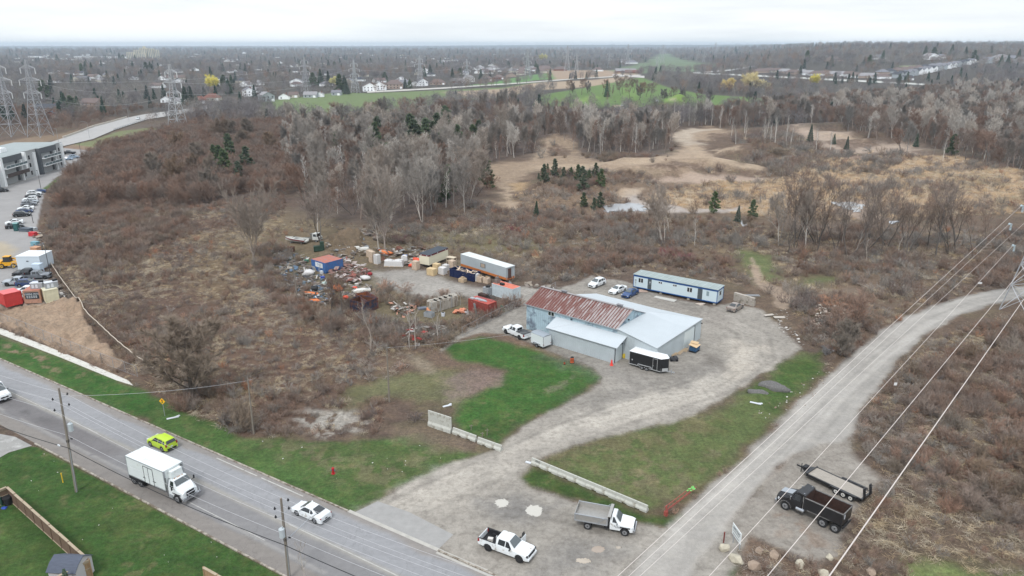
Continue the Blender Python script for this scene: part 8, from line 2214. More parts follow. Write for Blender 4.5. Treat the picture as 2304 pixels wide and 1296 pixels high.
m=MB();m.bx(-.6,1.6,-3.6,-3.4,.1,1.1);m.bx(-.6,1.6,-3.6,-2.6,1.1,1.16);tag(local2(m.build('rusty_bench',RUSTIN)),'low rusty steel bench frame behind the yard fence','frame')
p=at(1129,700);m=MB();m.tube((0,0,.1),(0,0,1.1),.35,.38,14);o=m.build('green_barrel',mat('dark green barrel',(.015,.10,.06),.5));o.location=p;tag(o,'dark green barrel beside the yard fence at the warehouse corner','barrel')
# white water tanks / weathered poly tank group
tm=mat('weathered grey tank',al(168,162,152,.85),.8,noise=.22,nscale=2.2,stretch=(1,1,.35),dirt=(al(130,118,104,.8),.35,1.5))
p=at(975,706);an=ang((975,706),(1028,690));t=thing('water_tank','weathered grey corrugated tank block beside the red container','tank',p,an)
m=MB();m.bx(.6,6.4,.1,2.3,.1,2.0)
for i in range(5):m.tube((.7+i*1.25,1.2,.1),(.7+i*1.25,1.2,2.25),1.12,1.05,16)
m.build('shell',tm,t,smooth=False);m=MB();[m.tube((.7+i*1.25,1.2,2.25),(.7+i*1.25,1.2,2.42),.4,.34,12)for i in range(5)];m.build('lid',tm,t)
m=MB();[m.tube((x,-.05,0),(x,-.05,2.5),.04)for x in(-.4,1.8,4.6,6.8)];m.tube((-.4,-.05,1.2),(.6,-.05,1.2),.04);m.build('cage',STEEL,t)
p=at(966,712);m=MB();m.bx(-.9,.9,-.6,.6,.0,.08);[m.bx(*q)for q in((-.9,.9,-.6,-.55,.08,.9),(-.9,.9,.55,.6,.08,.9),(-.9,-.85,-.55,.55,.08,.9),(.85,.9,-.55,.55,.08,.9))];o=m.build('steel_bin',STEEL);o.location=p;o.rotation_euler=(0,0,-.5);tag(o,'open galvanised bin in front of the grey tanks','bin')
p=at(967,703);m=MB();m.blob((0,0,.55),(.7,.5,.75),2,.25,4);o=m.build('orange_sack',solid('faded orange sack',(220,150,110),.8));o.location=p;tag(o,'faded orange sack behind the galvanised bin','sack')
p=at(997,711);m=MB();m.tube((0,0,0),(0,0,.7),.36,.38,14);o=m.build('white_drum',PLATE);o.location=p;tag(o,'white drum in front of the grey tanks','drum')
m=MB();m.tube((0,0,.705),(0,0,.72),.3,.3,14);m.build('drum_opening',BLK,o)
p=at(1033,703);m=MB();r=random.Random(4);[m.blob((r.uniform(-1.1,1.1),r.uniform(-.8,.8),.2+r.uniform(0,.35)),(.45,.4,.3),1,.35,i)for i in range(16)];o=m.build('brick_heap',mat('orange pink rubble',al(206,138,110,.85),.9,noise=.25,nscale=4));o.location=p;tag(o,'heap of orange pink rubble in front of the red container','rubble',kind='stuff')
p=at(950,695);m=MB();m.box((0,0,.15),(1.8,1.1,.3),rz=.3);o=m.build('stone_slab',mat('blue grey slate',al(110,116,128,.8),.6));o.location=p;tag(o,'blue grey slab on the grass left of the tanks','slab')
for(u,v,L_,l)in((937,733,2.9,'single white beam lying on the yard grass'),(990,738,2.2,'pile of pale board offcuts at the yard fence')):
 p=at(u,v);m=MB();m.box((0,0,.3),(L_,.4,.6))if L_>2.5 else[m.box((r.uniform(-1,1),r.uniform(-.4,.4),.1+.05*k),(1.5,.3,.05),rz=r.uniform(0,3))for k in range(7)]
 o=m.build('white_beam' if L_>2.5 else 'board_offcut',solid('pale beam',(216,212,204),.8));o.location=p;o.rotation_euler=(0,0,-.55);tag(o,l,'beam' if L_>2.5 else 'boards')
# crates, wrapped pallets and sacks
PAL=mat('pallet timber',al(190,168,140,.85),.9,noise=.2,nscale=3);CRD=mat('cardboard crate',al(206,182,142,.85),.85,noise=.12,nscale=1.5);WRP=mat('white shrink wrap',al(208,206,204,.85),.35,noise=.1,nscale=3,bump=.4,bscale=3);TAN=mat('tan stone stack',al(196,176,156,.85),.9,noise=.2,nscale=2)
def crate(u,v,w_,d_,h,mt,label,group=None,rz=-.6,wrap=False,name='crate',top=None):
 p=at(u,v);t=thing(name,label,'crate',p,rz,group)
 m=MB()
 for y in(-d_/2+.05,0,d_/2-.05):m.box((0,y,.05),(w_,.1,.09))
 for x in np.linspace(-w_/2+.06,w_/2-.06,6):m.box((x,0,.115),(.1,d_,.03))
 m.build('pallet',PAL,t)
 m=MB()
 if wrap:m.box((0,0,.14+h/2),(w_*.94,d_*.94,h),taper=.92);m.blob((0,0,.14+h),(w_*.42,d_*.42,.2),2,.2,int(u))
 else:
  m.box((0,0,.14+h/2),(w_*.96,d_*.96,h));[m.box((x,-d_*.48-.012,.14+h/2),(.08,.02,h))for x in(-w_*.44,0,w_*.44)]
 m.build('load',mt,t)
 if top:m=MB();rr=random.Random(int(u));[m.box((rr.uniform(-.3,.3),rr.uniform(-.3,.3),.18+h+.05*k),(rr.uniform(.4,.9),.1,.05),rz=rr.uniform(0,3),rx=rr.uniform(-.3,.3))for k in range(8)];m.build('offcut',top,t)
for(u,v,w_,d_,h,mt,wr,l)in((936,606,1.5,1.3,1.9,TAN,False,'tan stone stack at the left corner of the cream cabin'),(972,619,2.1,1.4,1.5,CRD,False,'stack of yellow cardboard crates in front of the cream cabin'),(983,611,1.6,1.3,1.8,CRD,False,'taller cardboard crate behind the yellow stack'),(996,617,1.8,1.5,1.5,WRP,True,'shrink wrapped pallet left of the navy dumpster'),(1003,609,1.6,1.4,1.3,WRP,True,'second wrapped pallet behind the first one by the navy dumpster'),(1018,602,1.6,1.4,1.6,TAN,True,'tan wrapped pallet behind the navy dumpster'),(1041,634,1.5,1.3,.7,PAL,False,'low crate with sacks standing alone in front of the navy dumpster'),(1072,632,1.2,1.2,1.5,WRP,True,'wrapped pallet at the right end of the navy dumpster'),(1081,634,1.4,1.2,1.1,TAN,False,'tan crate first in front of the grey semi trailer'),(1095,637,1.4,1.2,1.1,TAN,False,'tan crate second in front of the grey semi trailer'),(838,590,1.3,1.2,2.6,TAN,False,'tall brown stack of crates left of the pale tall tree'),(849,594,1.3,1.2,2.2,WRP,False,'tall white wrapped stack left of the pale tall tree'),(832,578,1.3,1.2,1.6,TAN,False,'brown crate stack behind the tall ones by the pale tree')):
 crate(u,v,w_,d_,h,mt,l,wrap=wr,top=PAL if h<1.2 else None)
p=at(1016,594);m=MB();m.box((0,0,1.7),(2.2,1.4,.08));[m.tube((x,y,0),(x,y,1.7),.05)for x in(-1,1)for y in(-.6,.6)];m.box((0,0,.8),(2.0,1.2,.06));o=m.build('work_bench',solid('pale table board',(206,192,170),.8));o.location=p;o.rotation_euler=(0,0,-.5);tag(o,'pale shelf table between the cream cabin and the grey semi trailer','table')
p=at(887,598);t=thing('wrapped_load','row of pallets under white plastic sheeting right of the pale tall tree','covered pallets',p,-.1)
m=MB();m.box((0,0,.65),(4.6,1.8,1.3),taper=.9);m.blob((-1.2,0,1.25),(1.1,.8,.4),2,.2,5);m.blob((1.1,.1,1.25),(1.2,.8,.45),2,.2,6);m.build('sheet',WRP,t)
m=MB();[m.box((x,0,.06),(1.1,2.0,.12))for x in(-1.7,-.3,1.1)];m.build('pallet',PAL,t)
p=at(910,589);m=MB();m.box((0,0,.7),(1.6,1.3,1.4),taper=.85);m.blob((0,0,1.4),(.7,.6,.3),2,.25,7);o=m.build('white_sack',WRP);o.location=p;tag(o,'white bulk sack at the right end of the sheeted pallets','sack')
p=at(911,580);m=MB();m.tube((-.5,0,.4),(.6,0,.4),.42,.42,14);m.tube((-.5,0,.4),(-.55,0,.4),.3,.3,12);o=m.build('blue_drum',mat('bright blue drum',(.02,.12,.42),.5));o.location=(p.x,p.y,p.z+.0);tag(o,'bright blue drum behind the white bulk sack','drum')
ORG=mat('orange tarpaulin',al(216,122,70,.85),.6,noise=.15,nscale=3,bump=.5,bscale=3);ORR=mat('red orange sheet',al(222,92,66,.85),.6,bump=.5,bscale=3)
for i,(u,v,sx,sy,sz,mt,l)in enumerate(((867,572,1.7,.9,1.0,ORG,'orange tarpaulin heap behind the pale tall tree'),(927,600,.9,.6,.6,ORR,'red orange sheet left of the tan stone stack'),(941,592,1.2,.8,1.3,ORR,'red orange sheet heap behind the tan stone stack'),(761,654,1.0,.9,1.3,ORG,'orange heap beside the dark trunk in the scrap yard'),(778,672,.6,.5,.6,ORR,'small red orange bundle below the scrap yard trunk'),(799,650,.5,.4,.6,ORR,'small orange bundle right of the scrap yard trunk'),(700,662,1.9,.7,.5,ORG,'long orange raft like sheet in the lower scrap yard'),(708,678,1.5,.5,.4,ORG,'orange strip of sheeting at the lower left of the scrap yard'),(832,618,.7,.5,.5,mat('dull red tarp',al(160,52,56,.8),.7),'bright red tarpaulin bundle at the end of the scrap row'),(1030,604,.1,.1,.1,ORG,''))):
 if not l:continue
 p=at(u,v);m=MB();m.blob((0,0,sz*.45),(sx,sy,sz*.7),2,.35,i+20);o=m.build('tarpaulin_heap',mt,smooth=True);o.location=p;o.rotation_euler=(0,0,-.4);tag(o,l,'tarpaulin')
# scrap: many small pieces, uncountable
def scrap(name,poly,n,cols,label,seed,smin=.3,smax=1.5,h=.5,big=.25):
 r=random.Random(seed);P=rand_in(poly,n,seed);ms=[mat('scrap %s'%(c,),al(*c,.85),.8,noise=.2,nscale=2)for c in cols];m=MB()
 for x,y in P:
  m.m=r.randrange(len(ms));z=float(hgt(x,y));k=r.random()
  if k<.7:m.box((x,y,z+r.uniform(.05,h)),(r.uniform(smin,smax*1.2),r.choice((.15,.25,.8))*smax*r.uniform(.5,1),r.uniform(.04,.1)),rz=r.uniform(0,3.1),rx=r.uniform(-.3,.3),ry=r.uniform(-.3,.3))
  elif k<.7+big*.6:m.box((x,y,z+.2),(r.uniform(smin,smax*.6),r.uniform(smin*.8,smax*.5),r.uniform(.5,1)*min(.5,smax*.4)),rz=r.uniform(0,3.1),taper=r.uniform(.7,1))
  else:m.tube((x,y,z+r.uniform(.05,.3)),(x+r.uniform(-1,1)*smax*.8,y+r.uniform(-1,1)*smax*.8,z+r.uniform(.05,h)),r.uniform(.02,.06)*min(1,smax),n=5)
 o=m.build(name,ms);o['kind']='stuff';o['label']=label;o['category']='scrap';return o
MIX=[(196,192,186),(158,150,140),(132,122,114),(104,96,90),(150,138,124),(96,80,72),(128,130,132),(112,106,98)]
scrap('scrap',[(600,570),(640,565),(690,580),(700,612),(740,628),(760,650),(740,690),(690,680),(650,650),(620,600)],620,MIX+[(90,110,130),(60,70,66)],'scattered boards pipes and scrap left of and below the blue container',1)
scrap('scrap',[(735,590),(780,588),(830,610),(828,628),(790,640),(745,625)],300,[(190,180,176),(150,132,126),(136,104,96),(170,156,150),(146,90,80),(110,92,86)],'pinkish white heap of broken scrap right of the blue container',2,h=1.2)
scrap('scrap',[(720,560),(830,548),(840,566),(790,586),(740,582)],110,MIX,'pallets and sheets lying behind the blue container',3)
scrap('scrap',[(840,560),(960,560),(950,590),(920,598),(860,590)],170,MIX+[(110,70,56)],'scrap and timber around the pale tall tree',4,h=.9)
scrap('scrap',[(770,640),(830,640),(850,660),(800,680),(770,680)],90,MIX,'scrap sheets above the rusty skips',5)
scrap('scrap',[(880,690),(935,690),(925,712),(892,716)],60,[(200,196,190),(150,140,132),(202,150,128),(90,80,76),(110,100,92)],'torn white sheets and scrap beside the rusty skips',6,h=1.0)
scrap('scrap',[(900,738),(925,728),(990,745),(975,772),(930,780),(905,765)],120,[(196,192,188),(150,52,46),(84,36,34),(60,60,66),(110,98,90),(90,80,74),(120,108,98)],'white red and dark junk dumped at the ditch corner below the yard',7,h=1.2)
scrap('scrap',[(775,515),(830,518),(860,535),(850,545),(800,535)],60,[(80,74,70),(110,100,94),(150,140,130)],'dark beams lying behind the earth mound',8,.8,2.6)
scrap('rubble',[(1840,700),(1880,692),(1905,715),(1900,750),(1860,765),(1820,740)],420,[(190,178,164),(168,154,142),(150,132,120),(206,200,190),(176,150,136)],'heap of broken concrete rubble beside the gravel road',9,.3,.8,.7,.4)
scrap('litter',[(1740,705),(1765,700),(1790,740),(1810,780),(1780,775),(1750,740)],60,[(206,202,196),(176,170,162),(150,142,132)],'white litter and broken boards at the yard edge',10,.12,.5,.1)
scrap('litter',[(1690,910),(1740,905),(1850,830),(1880,830),(1800,940),(1730,960)],50,[(206,202,196),(160,150,140),(140,118,104)],'bits of litter on the verge grass by the gravel road',11,.1,.3,.08)
scrap('litter',[(100,1010),(620,1290),(200,1290),(60,1100)],14,[(206,204,196)],'tiny bits of litter on the near lawn',12,.05,.14,.03)
scrap('litter',[(560,990),(800,1010),(950,990),(1000,1040),(860,1090),(700,1080)],14,[(206,204,196)],'tiny bits of litter on the lawn left of the drive',13,.05,.14,.03)
scrap('lot_scrap',[(70,520),(90,520),(98,560),(112,600),(100,612),(90,590),(78,560)],70,MIX+[(196,130,100)],'timber and building scraps along the lot fence',14)
scrap('lot_scrap',[(118,632),(140,640),(160,680),(140,700),(125,690)],40,MIX+[(60,60,62)],'steel and board scraps right of the cream container',15)
scrap('litter',[(1180,635),(1230,642),(1260,648),(1240,655),(1180,646)],34,MIX,'pale pallet wood behind the warehouse corner',16,.4,1.4,.2)
# boats and the old truck
def boat(u0,v0,u1,v1,L,Wd,label,hullc,band):
 c=at((u0+u1)/2,(v0+v1)/2);an=ang((u0,v0),(u1,v1));t=thing('boat',label,'boat',c,an);m=MB();n=12;vs=[];fs=[]
 for i in range(n+1):
  f=i/n;x=-L/2+L*f;w_=Wd/2*(1-max(0,(f-.45)/.55)**2.2);zk=.45+.55*max(0,f-.6)**1.4;sh=1.25+.3*f
  vs+=[(x,0,zk),(x,w_*.75+.01,zk+.25),(x,w_+.02,sh),(x,w_*.85,sh+.02),(x,w_*.8,sh-.35),(x,0,sh-.38),(x,-w_*.8,sh-.35),(x,-w_*.85,sh+.02),(x,-w_-.02,sh),(x,-w_*.75-.01,zk+.25)]
  if i:o=(i-1)*10;fs+=[(o+j,o+(j+1)%10,o+10+(j+1)%10,o+10+j)for j in range(10)]
 fs.append(tuple(range(10)));m.add(vs,fs);m.build('hull',hullc,t)
 m=MB()
 for s in(1,-1):
  for i in range(n):
   f=i/n;g=(i+1)/n
   def q(f,z):return(-L/2+L*f,s*(Wd/2*(1-max(0,(f-.45)/.55)**2.2)*1.0+.035),1.25+.3*f-z)
   m.add([q(f,.35),q(g,.35),q(g,.1),q(f,.1)],[(0,1,2,3)if s<0 else(3,2,1,0)])
 m.build('stripe',band,t)
 m=MB();m.add([(L*.12,-Wd*.36,1.5),(L*.12,Wd*.36,1.5),(L*.05,Wd*.33,1.9),(L*.05,-Wd*.33,1.9)],[(0,1,2,3),(3,2,1,0)]);m.build('windscreen',GLS2,t)
 m=MB();m.box((-L*.2,0,1.12),(L*.4,Wd*.6,.2));m.box((0,Wd*.2,1.25),(.5,.5,.4));m.box((0,-Wd*.2,1.25),(.5,.5,.4));m.build('seat',solid('grey boat seat',(168,168,164),.8),t)
 m=MB();m.box((-.6,0,.35),(L*.7,.12,.12));[m.box((x,0,.22),(.12,Wd*.7,.44))for x in(-L*.3,L*.2)];m.build('cradle',STEEL,t)
boat(690,549,644,545,6.6,2.3,'white motorboat with a maroon stripe stored beside the old white truck',solid('dirty white hull',(206,206,200),.4),mat('maroon stripe',(.16,.02,.03),.5))
c=at(704,543);an=ang((680,541),(718,545))
t=thing('old_truck','old white cab truck with an empty chassis behind the motorboat','truck',c,an+.25);m=MB()
m.bx(.6,2.4,-1.0,1.0,.7,1.5);m.xprism([(-1.0,1.5),(1.0,1.5),(.85,2.4),(-.85,2.4)],.6,1.9);m.build('cab',solid('dirty white paint',(204,206,202),.5),t)
m=MB();m.add([(2.0,-.9,1.55),(2.0,.9,1.55),(1.93,.78,2.3),(1.93,-.78,2.3)],[(0,1,2,3)]);m.quad((.8,-1.0,1.6),(1.8,-1.0,1.6),(1.7,-.9,2.25),(.8,-.9,2.25));m.build('window',GLS,t)
m=MB();m.bx(-2.8,.6,-.5,.5,.6,.85);m.box((-.2,.3,1.4),(.9,.9,1.4));m.build('chassis',mat('grey greasy steel',al(120,118,112,.8),.7,noise=.3,nscale=2),t)
m=MB();m.bx(2.4,2.55,-1,1,.5,.75);m.bx(2.4,2.43,-.8,.8,.9,1.2);m.build('bumper',CHR,t)
for x in(1.7,-1.8):
 for y in(1,-1):wheel(t,x,y,.42,.25)
p=at(655,566);m=MB();m.bx(-.8,.8,-.6,.6,0,1.2);m.bx(-.85,.85,-.65,.65,1.2,1.26);o=m.build('rusty_box',sk_in);o.location=p;tag(o,'rust brown steel box below the motorboat','box')
p=at(719,564);m=MB();m.bx(-1.4,1.2,-.6,.6,0,1.3);m.xprism([(-.6,1.3),(.6,1.3),(.5,2.3),(-.5,2.3)],.2,1.2);o=m.build('green_machine',mat('dark green machine',(.02,.045,.03),.6,noise=.3,nscale=2));o.location=p;o.rotation_euler=(0,0,.3);tag(o,'dark green machine standing in front of the earth mound','machine')
for(u,v,L_,d_,l)in((795,560,3.2,1.0,'long white beam behind the blue container'),(818,562,2.6,1.2,'white plastic sheet pack right of the long beam'),(776,564,2.2,.8,'dark pallet left of the long white beam'),(815,656,3.6,1.4,'white sheet stack right of the scrap yard trunk'),(735,640,2.0,1.2,'pale green panel in the lower scrap yard')):
 p=at(u,v);m=MB();m.box((0,0,.25),(L_,d_,.35));m.box((.2,.1,.5),(L_*.8,d_*.8,.14),rz=.1);o=m.build('sheet_stack',solid('stack %s'%u,{776:(120,112,106),735:(176,196,190)}.get(u,(220,218,212)),.7));o.location=p;o.rotation_euler=(0,0,.15);tag(o,l,'sheets')
p=at(708,655);m=MB();m.tube((-.6,0,.6),(.6,0,.6),.6,.6,16);o=m.build('black_drum',BLK);o.location=p;tag(o,'black drum lying in the lower scrap yard','drum');m=MB();m.tube((.6,0,.6),(.63,0,.6),.48,.45,16);m.build('drum_end',RUB,o)
p=at(684,642);m=MB();m.tube((0,0,0),(0,0,.9),.38,.38,12);m.blob((0,0,.9),(.3,.3,.2),2,.1,2);o=m.build('grey_drum',solid('blue grey drum',(130,148,160),.5));o.location=p;tag(o,'blue grey drum in the lower scrap yard','drum')
for(u,v,c_,l)in((726,628,(.03,.06,.3),'blue box on the scrap below the blue container'),(690,590,(.05,.20,.12),'small green crate left of the blue container')):
 p=at(u,v);m=MB();m.box((0,0,.35),(.9,.6,.5),rz=.3);m.box((0,0,.62),(.95,.65,.06),rz=.3);o=m.build('plastic_crate',mat('plastic %s'%u,c_,.5));o.location=p;tag(o,l,'crate')
for(u,v,r_,l)in((822,630,.9,'white wrapped ball on the end of the pink scrap heap'),(695,620,1.1,'pale grey sack heap left below the blue container')):
 p=at(u,v);m=MB();m.blob((0,0,r_*.6),(r_*1.2,r_,r_*.7),2,.2,int(u));o=m.build('wrapped_bundle',WRP,smooth=True);o.location=p;tag(o,l,'bundle')
# -- around the warehouse
def drum(u,v,s,label,lean=0):
 p=at(u,v);t=thing('traffic_drum',label,'traffic drum',p);o_=mat('orange drum plastic',al(226,110,60,.85),.6);b_=BLK
 m=MB();m.tube((0,0,0),(0,0,.08),.36*s,.34*s,14);m.tube((0,0,.86*s),(0,0,.95*s),.24*s,.12*s,14);m.build('base',b_,t)
 m=MB();[m.tube((0,0,(.08+.2*i)*s),(0,0,(.18+.2*i)*s),(.30-.015*i)*s,(.295-.015*i)*s,14)for i in range(4)];m.build('orange_band',o_,t)
 m=MB();[m.tube((0,0,(.18+.2*i)*s),(0,0,(.28+.2*i)*s),(.285-.015*i)*s,(.28-.015*i)*s,14)for i in range(4)];m.build('black_band',b_,t)
drum(1287,816,1.15,'orange and black striped traffic drum in front of the warehouse');drum(1270,820,.5,'short broken orange traffic drum on the lawn edge')
p=at(1376,822);m=MB();m.box((0,0,.03),(.5,.5,.06));m.tube((0,0,.06),(0,0,.95),.22,.10,14);o=m.build('traffic_cone',mat('red orange cone',(.75,.06,.045),.5));o.location=p;tag(o,'red orange cone at the lean-to corner of the warehouse','cone')
p=at(1405,806);m=MB();m.tube((0,-.1,.45),(0,.12,.45),.42,.42,16);m.tube((0,-.14,.45),(0,-.1,.45),.15,.15,10);o=m.build('cable_reel',mat('yellow reel',(.62,.46,.05),.5));o.location=p;o.rotation_euler=(0,0,WA+.6);tag(o,'yellow reel beside the warehouse garage door','reel')
for i,(u,v,l)in enumerate(((1512,800,'pallet stack nearest the black trailer by the warehouse wall'),(1526,794,'wooden pallets lying in the middle beside the warehouse wall'),(1540,788,'flat wooden pallet furthest right beside the warehouse wall'))):
 p=at(u,v);m=MB()
 for k in range(3 if i==0 else 1):[m.box((0,y,.06+k*.15),(1.5,.1,.09))for y in(-.5,0,.5)];[m.box((x,0,.12+k*.15),(.12,1.1,.03))for x in np.linspace(-.7,.7,7)]
 o=m.build('wooden_pallet',PAL);o.location=p;o.rotation_euler=(0,0,WA+PI/2+.1*i);tag(o,l,'pallet')
p=at(1516,812);m=MB();m.box((0,0,.4),(1.3,.7,.5));m.box((.2,0,.75),(.7,.5,.3),taper=.7);m.tube((-.7,.3,.2),(-1.2,.3,.5),.05);[m.tube((x,-.35,.2),(x,.35,.2),.2,n=12)for x in(-.45,.45)];o=m.build('small_machine',mat('dark machine parts',al(76,76,80,.8),.6,noise=.4,nscale=4));o.location=p;tag(o,'small dark machine behind the nose of the black trailer','machine')
p=at(1497,800);m=MB();m.tube((0,0,0),(-.1,.25,2.1),.05);m.box((-.05,.1,.9),(.18,.08,1.7),rx=-.12);o=m.build('red_post',mat('red steel post',al(170,60,56,.8),.6));o.location=p;tag(o,'red steel post leaning on the warehouse side wall','post')
p=at(1562,790);t=thing('tipping_skip','small blue tipping hopper filled with plywood sheets beside the warehouse door','hopper',p,WA+PI/2)
m=MB();m.yprism([(-.75,.25),(.75,.25),(1.0,.95),(-.8,.95)],-.6,.6);m.build('hopper',mat('blue hopper paint',al(56,92,128,.8),.6,noise=.2,nscale=3),t)
m=MB();m.box((0,0,.1),(1.8,1.3,.08));[m.box((x,y,.2),(.1,.1,.15))for x in(-.7,.7)for y in(-.5,.5)];m.build('base',BLK,t)
m=MB();m.slab([(-1.0,-.8,1.15),(1.1,-.6,1.0),(1.3,.9,1.1),(-.8,.8,1.3)],.04);m.slab([(.4,-.3,1.22),(1.7,.0,1.12),(1.5,1.3,1.2),(.2,1.0,1.3)],.04);o=m.build('plywood_sheet',mat('raw plywood',al(214,184,146,.9),.8,noise=.1,nscale=1.5));o.location=p;o.rotation_euler=(0,0,WA+PI/2);tag(o,'tan plywood sheets lying on the small blue hopper','plywood')
p=at(1494,675);m=MB();[m.box((0,k*.3,.12+.05*(k%2)),(4.6,.22,.1),rz=.02*k)for k in range(4)];o=m.build('board_pile',solid('pale lumber',(206,204,198),.7));o.location=p;o.rotation_euler=(0,0,oa-.05);tag(o,'pale boards lying on the gravel in front of the office trailer','boards')
p=at(1447,656);m=MB();m.box((0,0,.1),(1.8,1.1,.12));m.box((-.5,.5,.18),(1.2,.8,.1),rz=.4);o=m.build('board_pile',solid('pinkish boards',(186,162,148),.8));o.location=p;tag(o,'pinkish boards between the blue car and the office trailer door','boards')
p=at(1577,685);m=MB();m.blob((0,0,.1),(.9,.5,.2),2,.3,9);o=m.build('sand_patch',solid('pale gravel heap',(190,178,166),.9));o.location=p;tag(o,'small pale heap in front of the right door of the office trailer','gravel heap')
# poles and long pipes behind the block wall
p=at(1672,668);m=MB();[m.tube((-1.5,k*.3,.2),(3.5,k*.3-.2,.25),.05)for k in range(4)];o=m.build('pipe_pile',STEEL);o.location=p;tag(o,'thin pipes lying behind the concrete block wall','pipes')
# grey gravel heaps
for(u,v,sx,sy,sz,l)in((1737,875,2.1,1.0,.9,'oval grey gravel heap on the grass by the yard exit'),(1705,886,1.6,.9,.6,'lower weedy gravel heap left of the oval one')):
 p=g0(u,v);m=MB();m.blob((0,0,0),(sx,sy,sz*1.25),3,.2,int(u));o=m.build('gravel_heap',mat('grey crushed stone',al(118,116,114,.7),.95,noise=.35,nscale=5,bump=.6,bscale=8),smooth=True);o.location=(p[0],p[1],0);o.rotation_euler=(0,0,-.3);tag(o,l,'gravel heap')
for(u,v,L_,l)in((1700,908,1.6,'white curved plastic piece below the grey gravel heaps'),(1006,914,1.3,'white plastic piece behind the tall grey slab block'),(1190,1042,.9,'white board lying at the end of the long barrier row'),(389,941,1.6,'white panel lying on the grass beside the warning sign')):
 p=at(u,v);m=MB();m.box((0,0,.08),(L_,.35,.08));m.box((L_*.4,.12,.12),(L_*.4,.3,.08),rz=.5);o=m.build('white_board',PLATE);o.location=p;o.rotation_euler=(0,0,.5 if u in(389,1006)else-.5);tag(o,l,'panel')
p=at(1754,716);m=MB();m.box((0,0,.2),(2.2,.9,.12));m.box((-1.6,1.4,.15),(2.0,.7,.1),rz=.3);o=m.build('board_pile',solid('weathered board',(186,178,168),.8));o.location=p;tag(o,'weathered boards at the right edge of the yard','boards')
for(u,v,h,l)in((1096,964+16,1.0,'short post behind the right low barrier'),(1085,986,.9,'short leaning post behind the middle of the low barriers'),(1060,968,.8,'short grey post on the lawn behind the low barriers'),(1870,645,1.2,'short post beside the dirt track on the right')):
 p=at(u,v);m=MB();m.tube((0,0,0),(.03,.02,h),.06,.05,8);m.tube((-.25,0,h*.8),(.25,0,h*.85),.03);o=m.build('wooden_post',PWD);o.location=p;tag(o,l,'post')
# red steel gate bar with green ribbons
A_,B_=at(1498,1160),at(1562,1112);d=(B_-A_);L_=d.length;an=math.atan2(d.y,d.x);RS=mat('rusty red steel',al(164,84,74,.8),.7,noise=.2,nscale=3)
t=thing('barrier_gate','rusty red swing barrier lying along the gravel road edge','gate',A_,an);m=MB();[m.tube((0,y,z),(L_,y,z+.1),.035)for y,z in((0,.55),(.25,.95),(-.15,.95))]
for k in range(9):x=L_*k/8.5;m.tube((x,0,.55),(x+.3,.25,.97),.02);m.tube((x,0,.55),(x+.3,-.15,.97),.02)
m.build('arm',RS,t);m=MB();m.tube((0,0,0),(0,0,1.3),.09,n=10);m.box((0,0,.3),(.35,.35,.6));m.build('post',RS,t)
m=MB();[m.blob((L_-.3-.25*i,.15*(-1)**i,1.05),(.22,.15,.10),1,.6,i)for i in range(5)];o=m.build('green_ribbon',mat('bright green ribbon',(.16,.45,.12),.6));o.location=A_;o.rotation_euler=(0,0,an);tag(o,'bright green plastic tied to the end of the red swing barrier','ribbon')
# hydrant, signs, markers
p=at(750,1066);t=thing('fire_hydrant','small red fire hydrant on the lawn left of the drive','fire hydrant',p);HR_=mat('hydrant red',(.38,.02,.025),.5)
m=MB();m.tube((0,0,0),(0,0,.1),.24,.24,12);m.tube((0,0,.1),(0,0,.7),.15,.14,12);m.tube((0,0,.7),(0,0,.76),.2,.2,12);m.blob((0,0,.78),(.17,.17,.14),2,0,1);m.build('body',HR_,t,smooth=False)
for s in(1,-1):m=MB();m.tube((0,0,.52),(s*.26,0,.52),.07,.08,8);m.build('nozzle_cap',mat('blue grey cap',al(90,96,130,.8),.5),t)
m=MB();m.tube((0,0,.86),(0,0,.98),.05,.04,6);m.build('top_nut',HR_,t)
p=at(371,936);t=thing('warning_sign','yellow diamond traffic signal ahead sign on a post beside the broad tree','sign',p,R(-12));m=MB();m.tube((0,0,0),(0,0,2.5),.04);m.build('post',STEEL,t)
m=MB();m.box((0,-.06,2.35),(.68,.03,.68),ry=PI/4);pn2=m.build('panel',mat('sign yellow',(.80,.42,.01),.5),t)
m=MB();m.box((0,-.082,2.35),(.2,.012,.52));m.build('symbol',BLK,pn2)
for k,c_ in enumerate(((.55,.02,.02),(.75,.5,.02),(.02,.35,.08))):m=MB();m.tube((0,-.088,2.52-k*.17),(0,-.097,2.52-k*.17),.065,.065,10);m.build('signal_dot',mat('dot %d'%k,c_,.5),pn2)
p=at(142,1086);m=MB();m.tube((0,0,0),(0,0,1.3),.055,.055,8);m.tube((0,0,1.3),(0,0,1.36),.06,.03,8);o=m.build('marker_post',mat('yellow marker',(.72,.46,.03),.5));o.location=p;tag(o,'thin yellow marker post on the near lawn left of the utility pole','marker post')
p=at(1650,1222);a1,b1=at(1646,1219),at(1661,1240);an=ang((1645,1218),(1662,1243));Lb=(b1-a1).length+.35
t=thing('site_sign','white board sign with dark lettering on posts behind the boulders','sign',a1,an);m=MB();m.bx(-.1,Lb,-.03,.03,1.05,2.35);bd=m.build('board',solid('white sign face',(228,232,232),.5),t)
m=MB();m.tube((.2,.06,0),(.2,.06,2.2),.05);m.tube((Lb-.2,.06,0),(Lb-.2,.06,2.2),.05);m.build('post',STEEL,t)
tb=solid('dark sign lettering',(40,66,70),.6);text_mesh('ARMSTRONG',.50,tb,M=Matrix.Translation((Lb/2-.05,-.034,1.95))@Matrix.Rotation(PI/2,4,'X')@Matrix.Scale(Lb/3.3*.92,4,(1,0,0)),parent=bd)
m=MB();[m.bx(x,x+.12,-.04,-.031,z,z+.07)for z in(1.24,1.6)for x in np.arange(.15,Lb-.4,.17)];m.build('small_print',tb,bd)
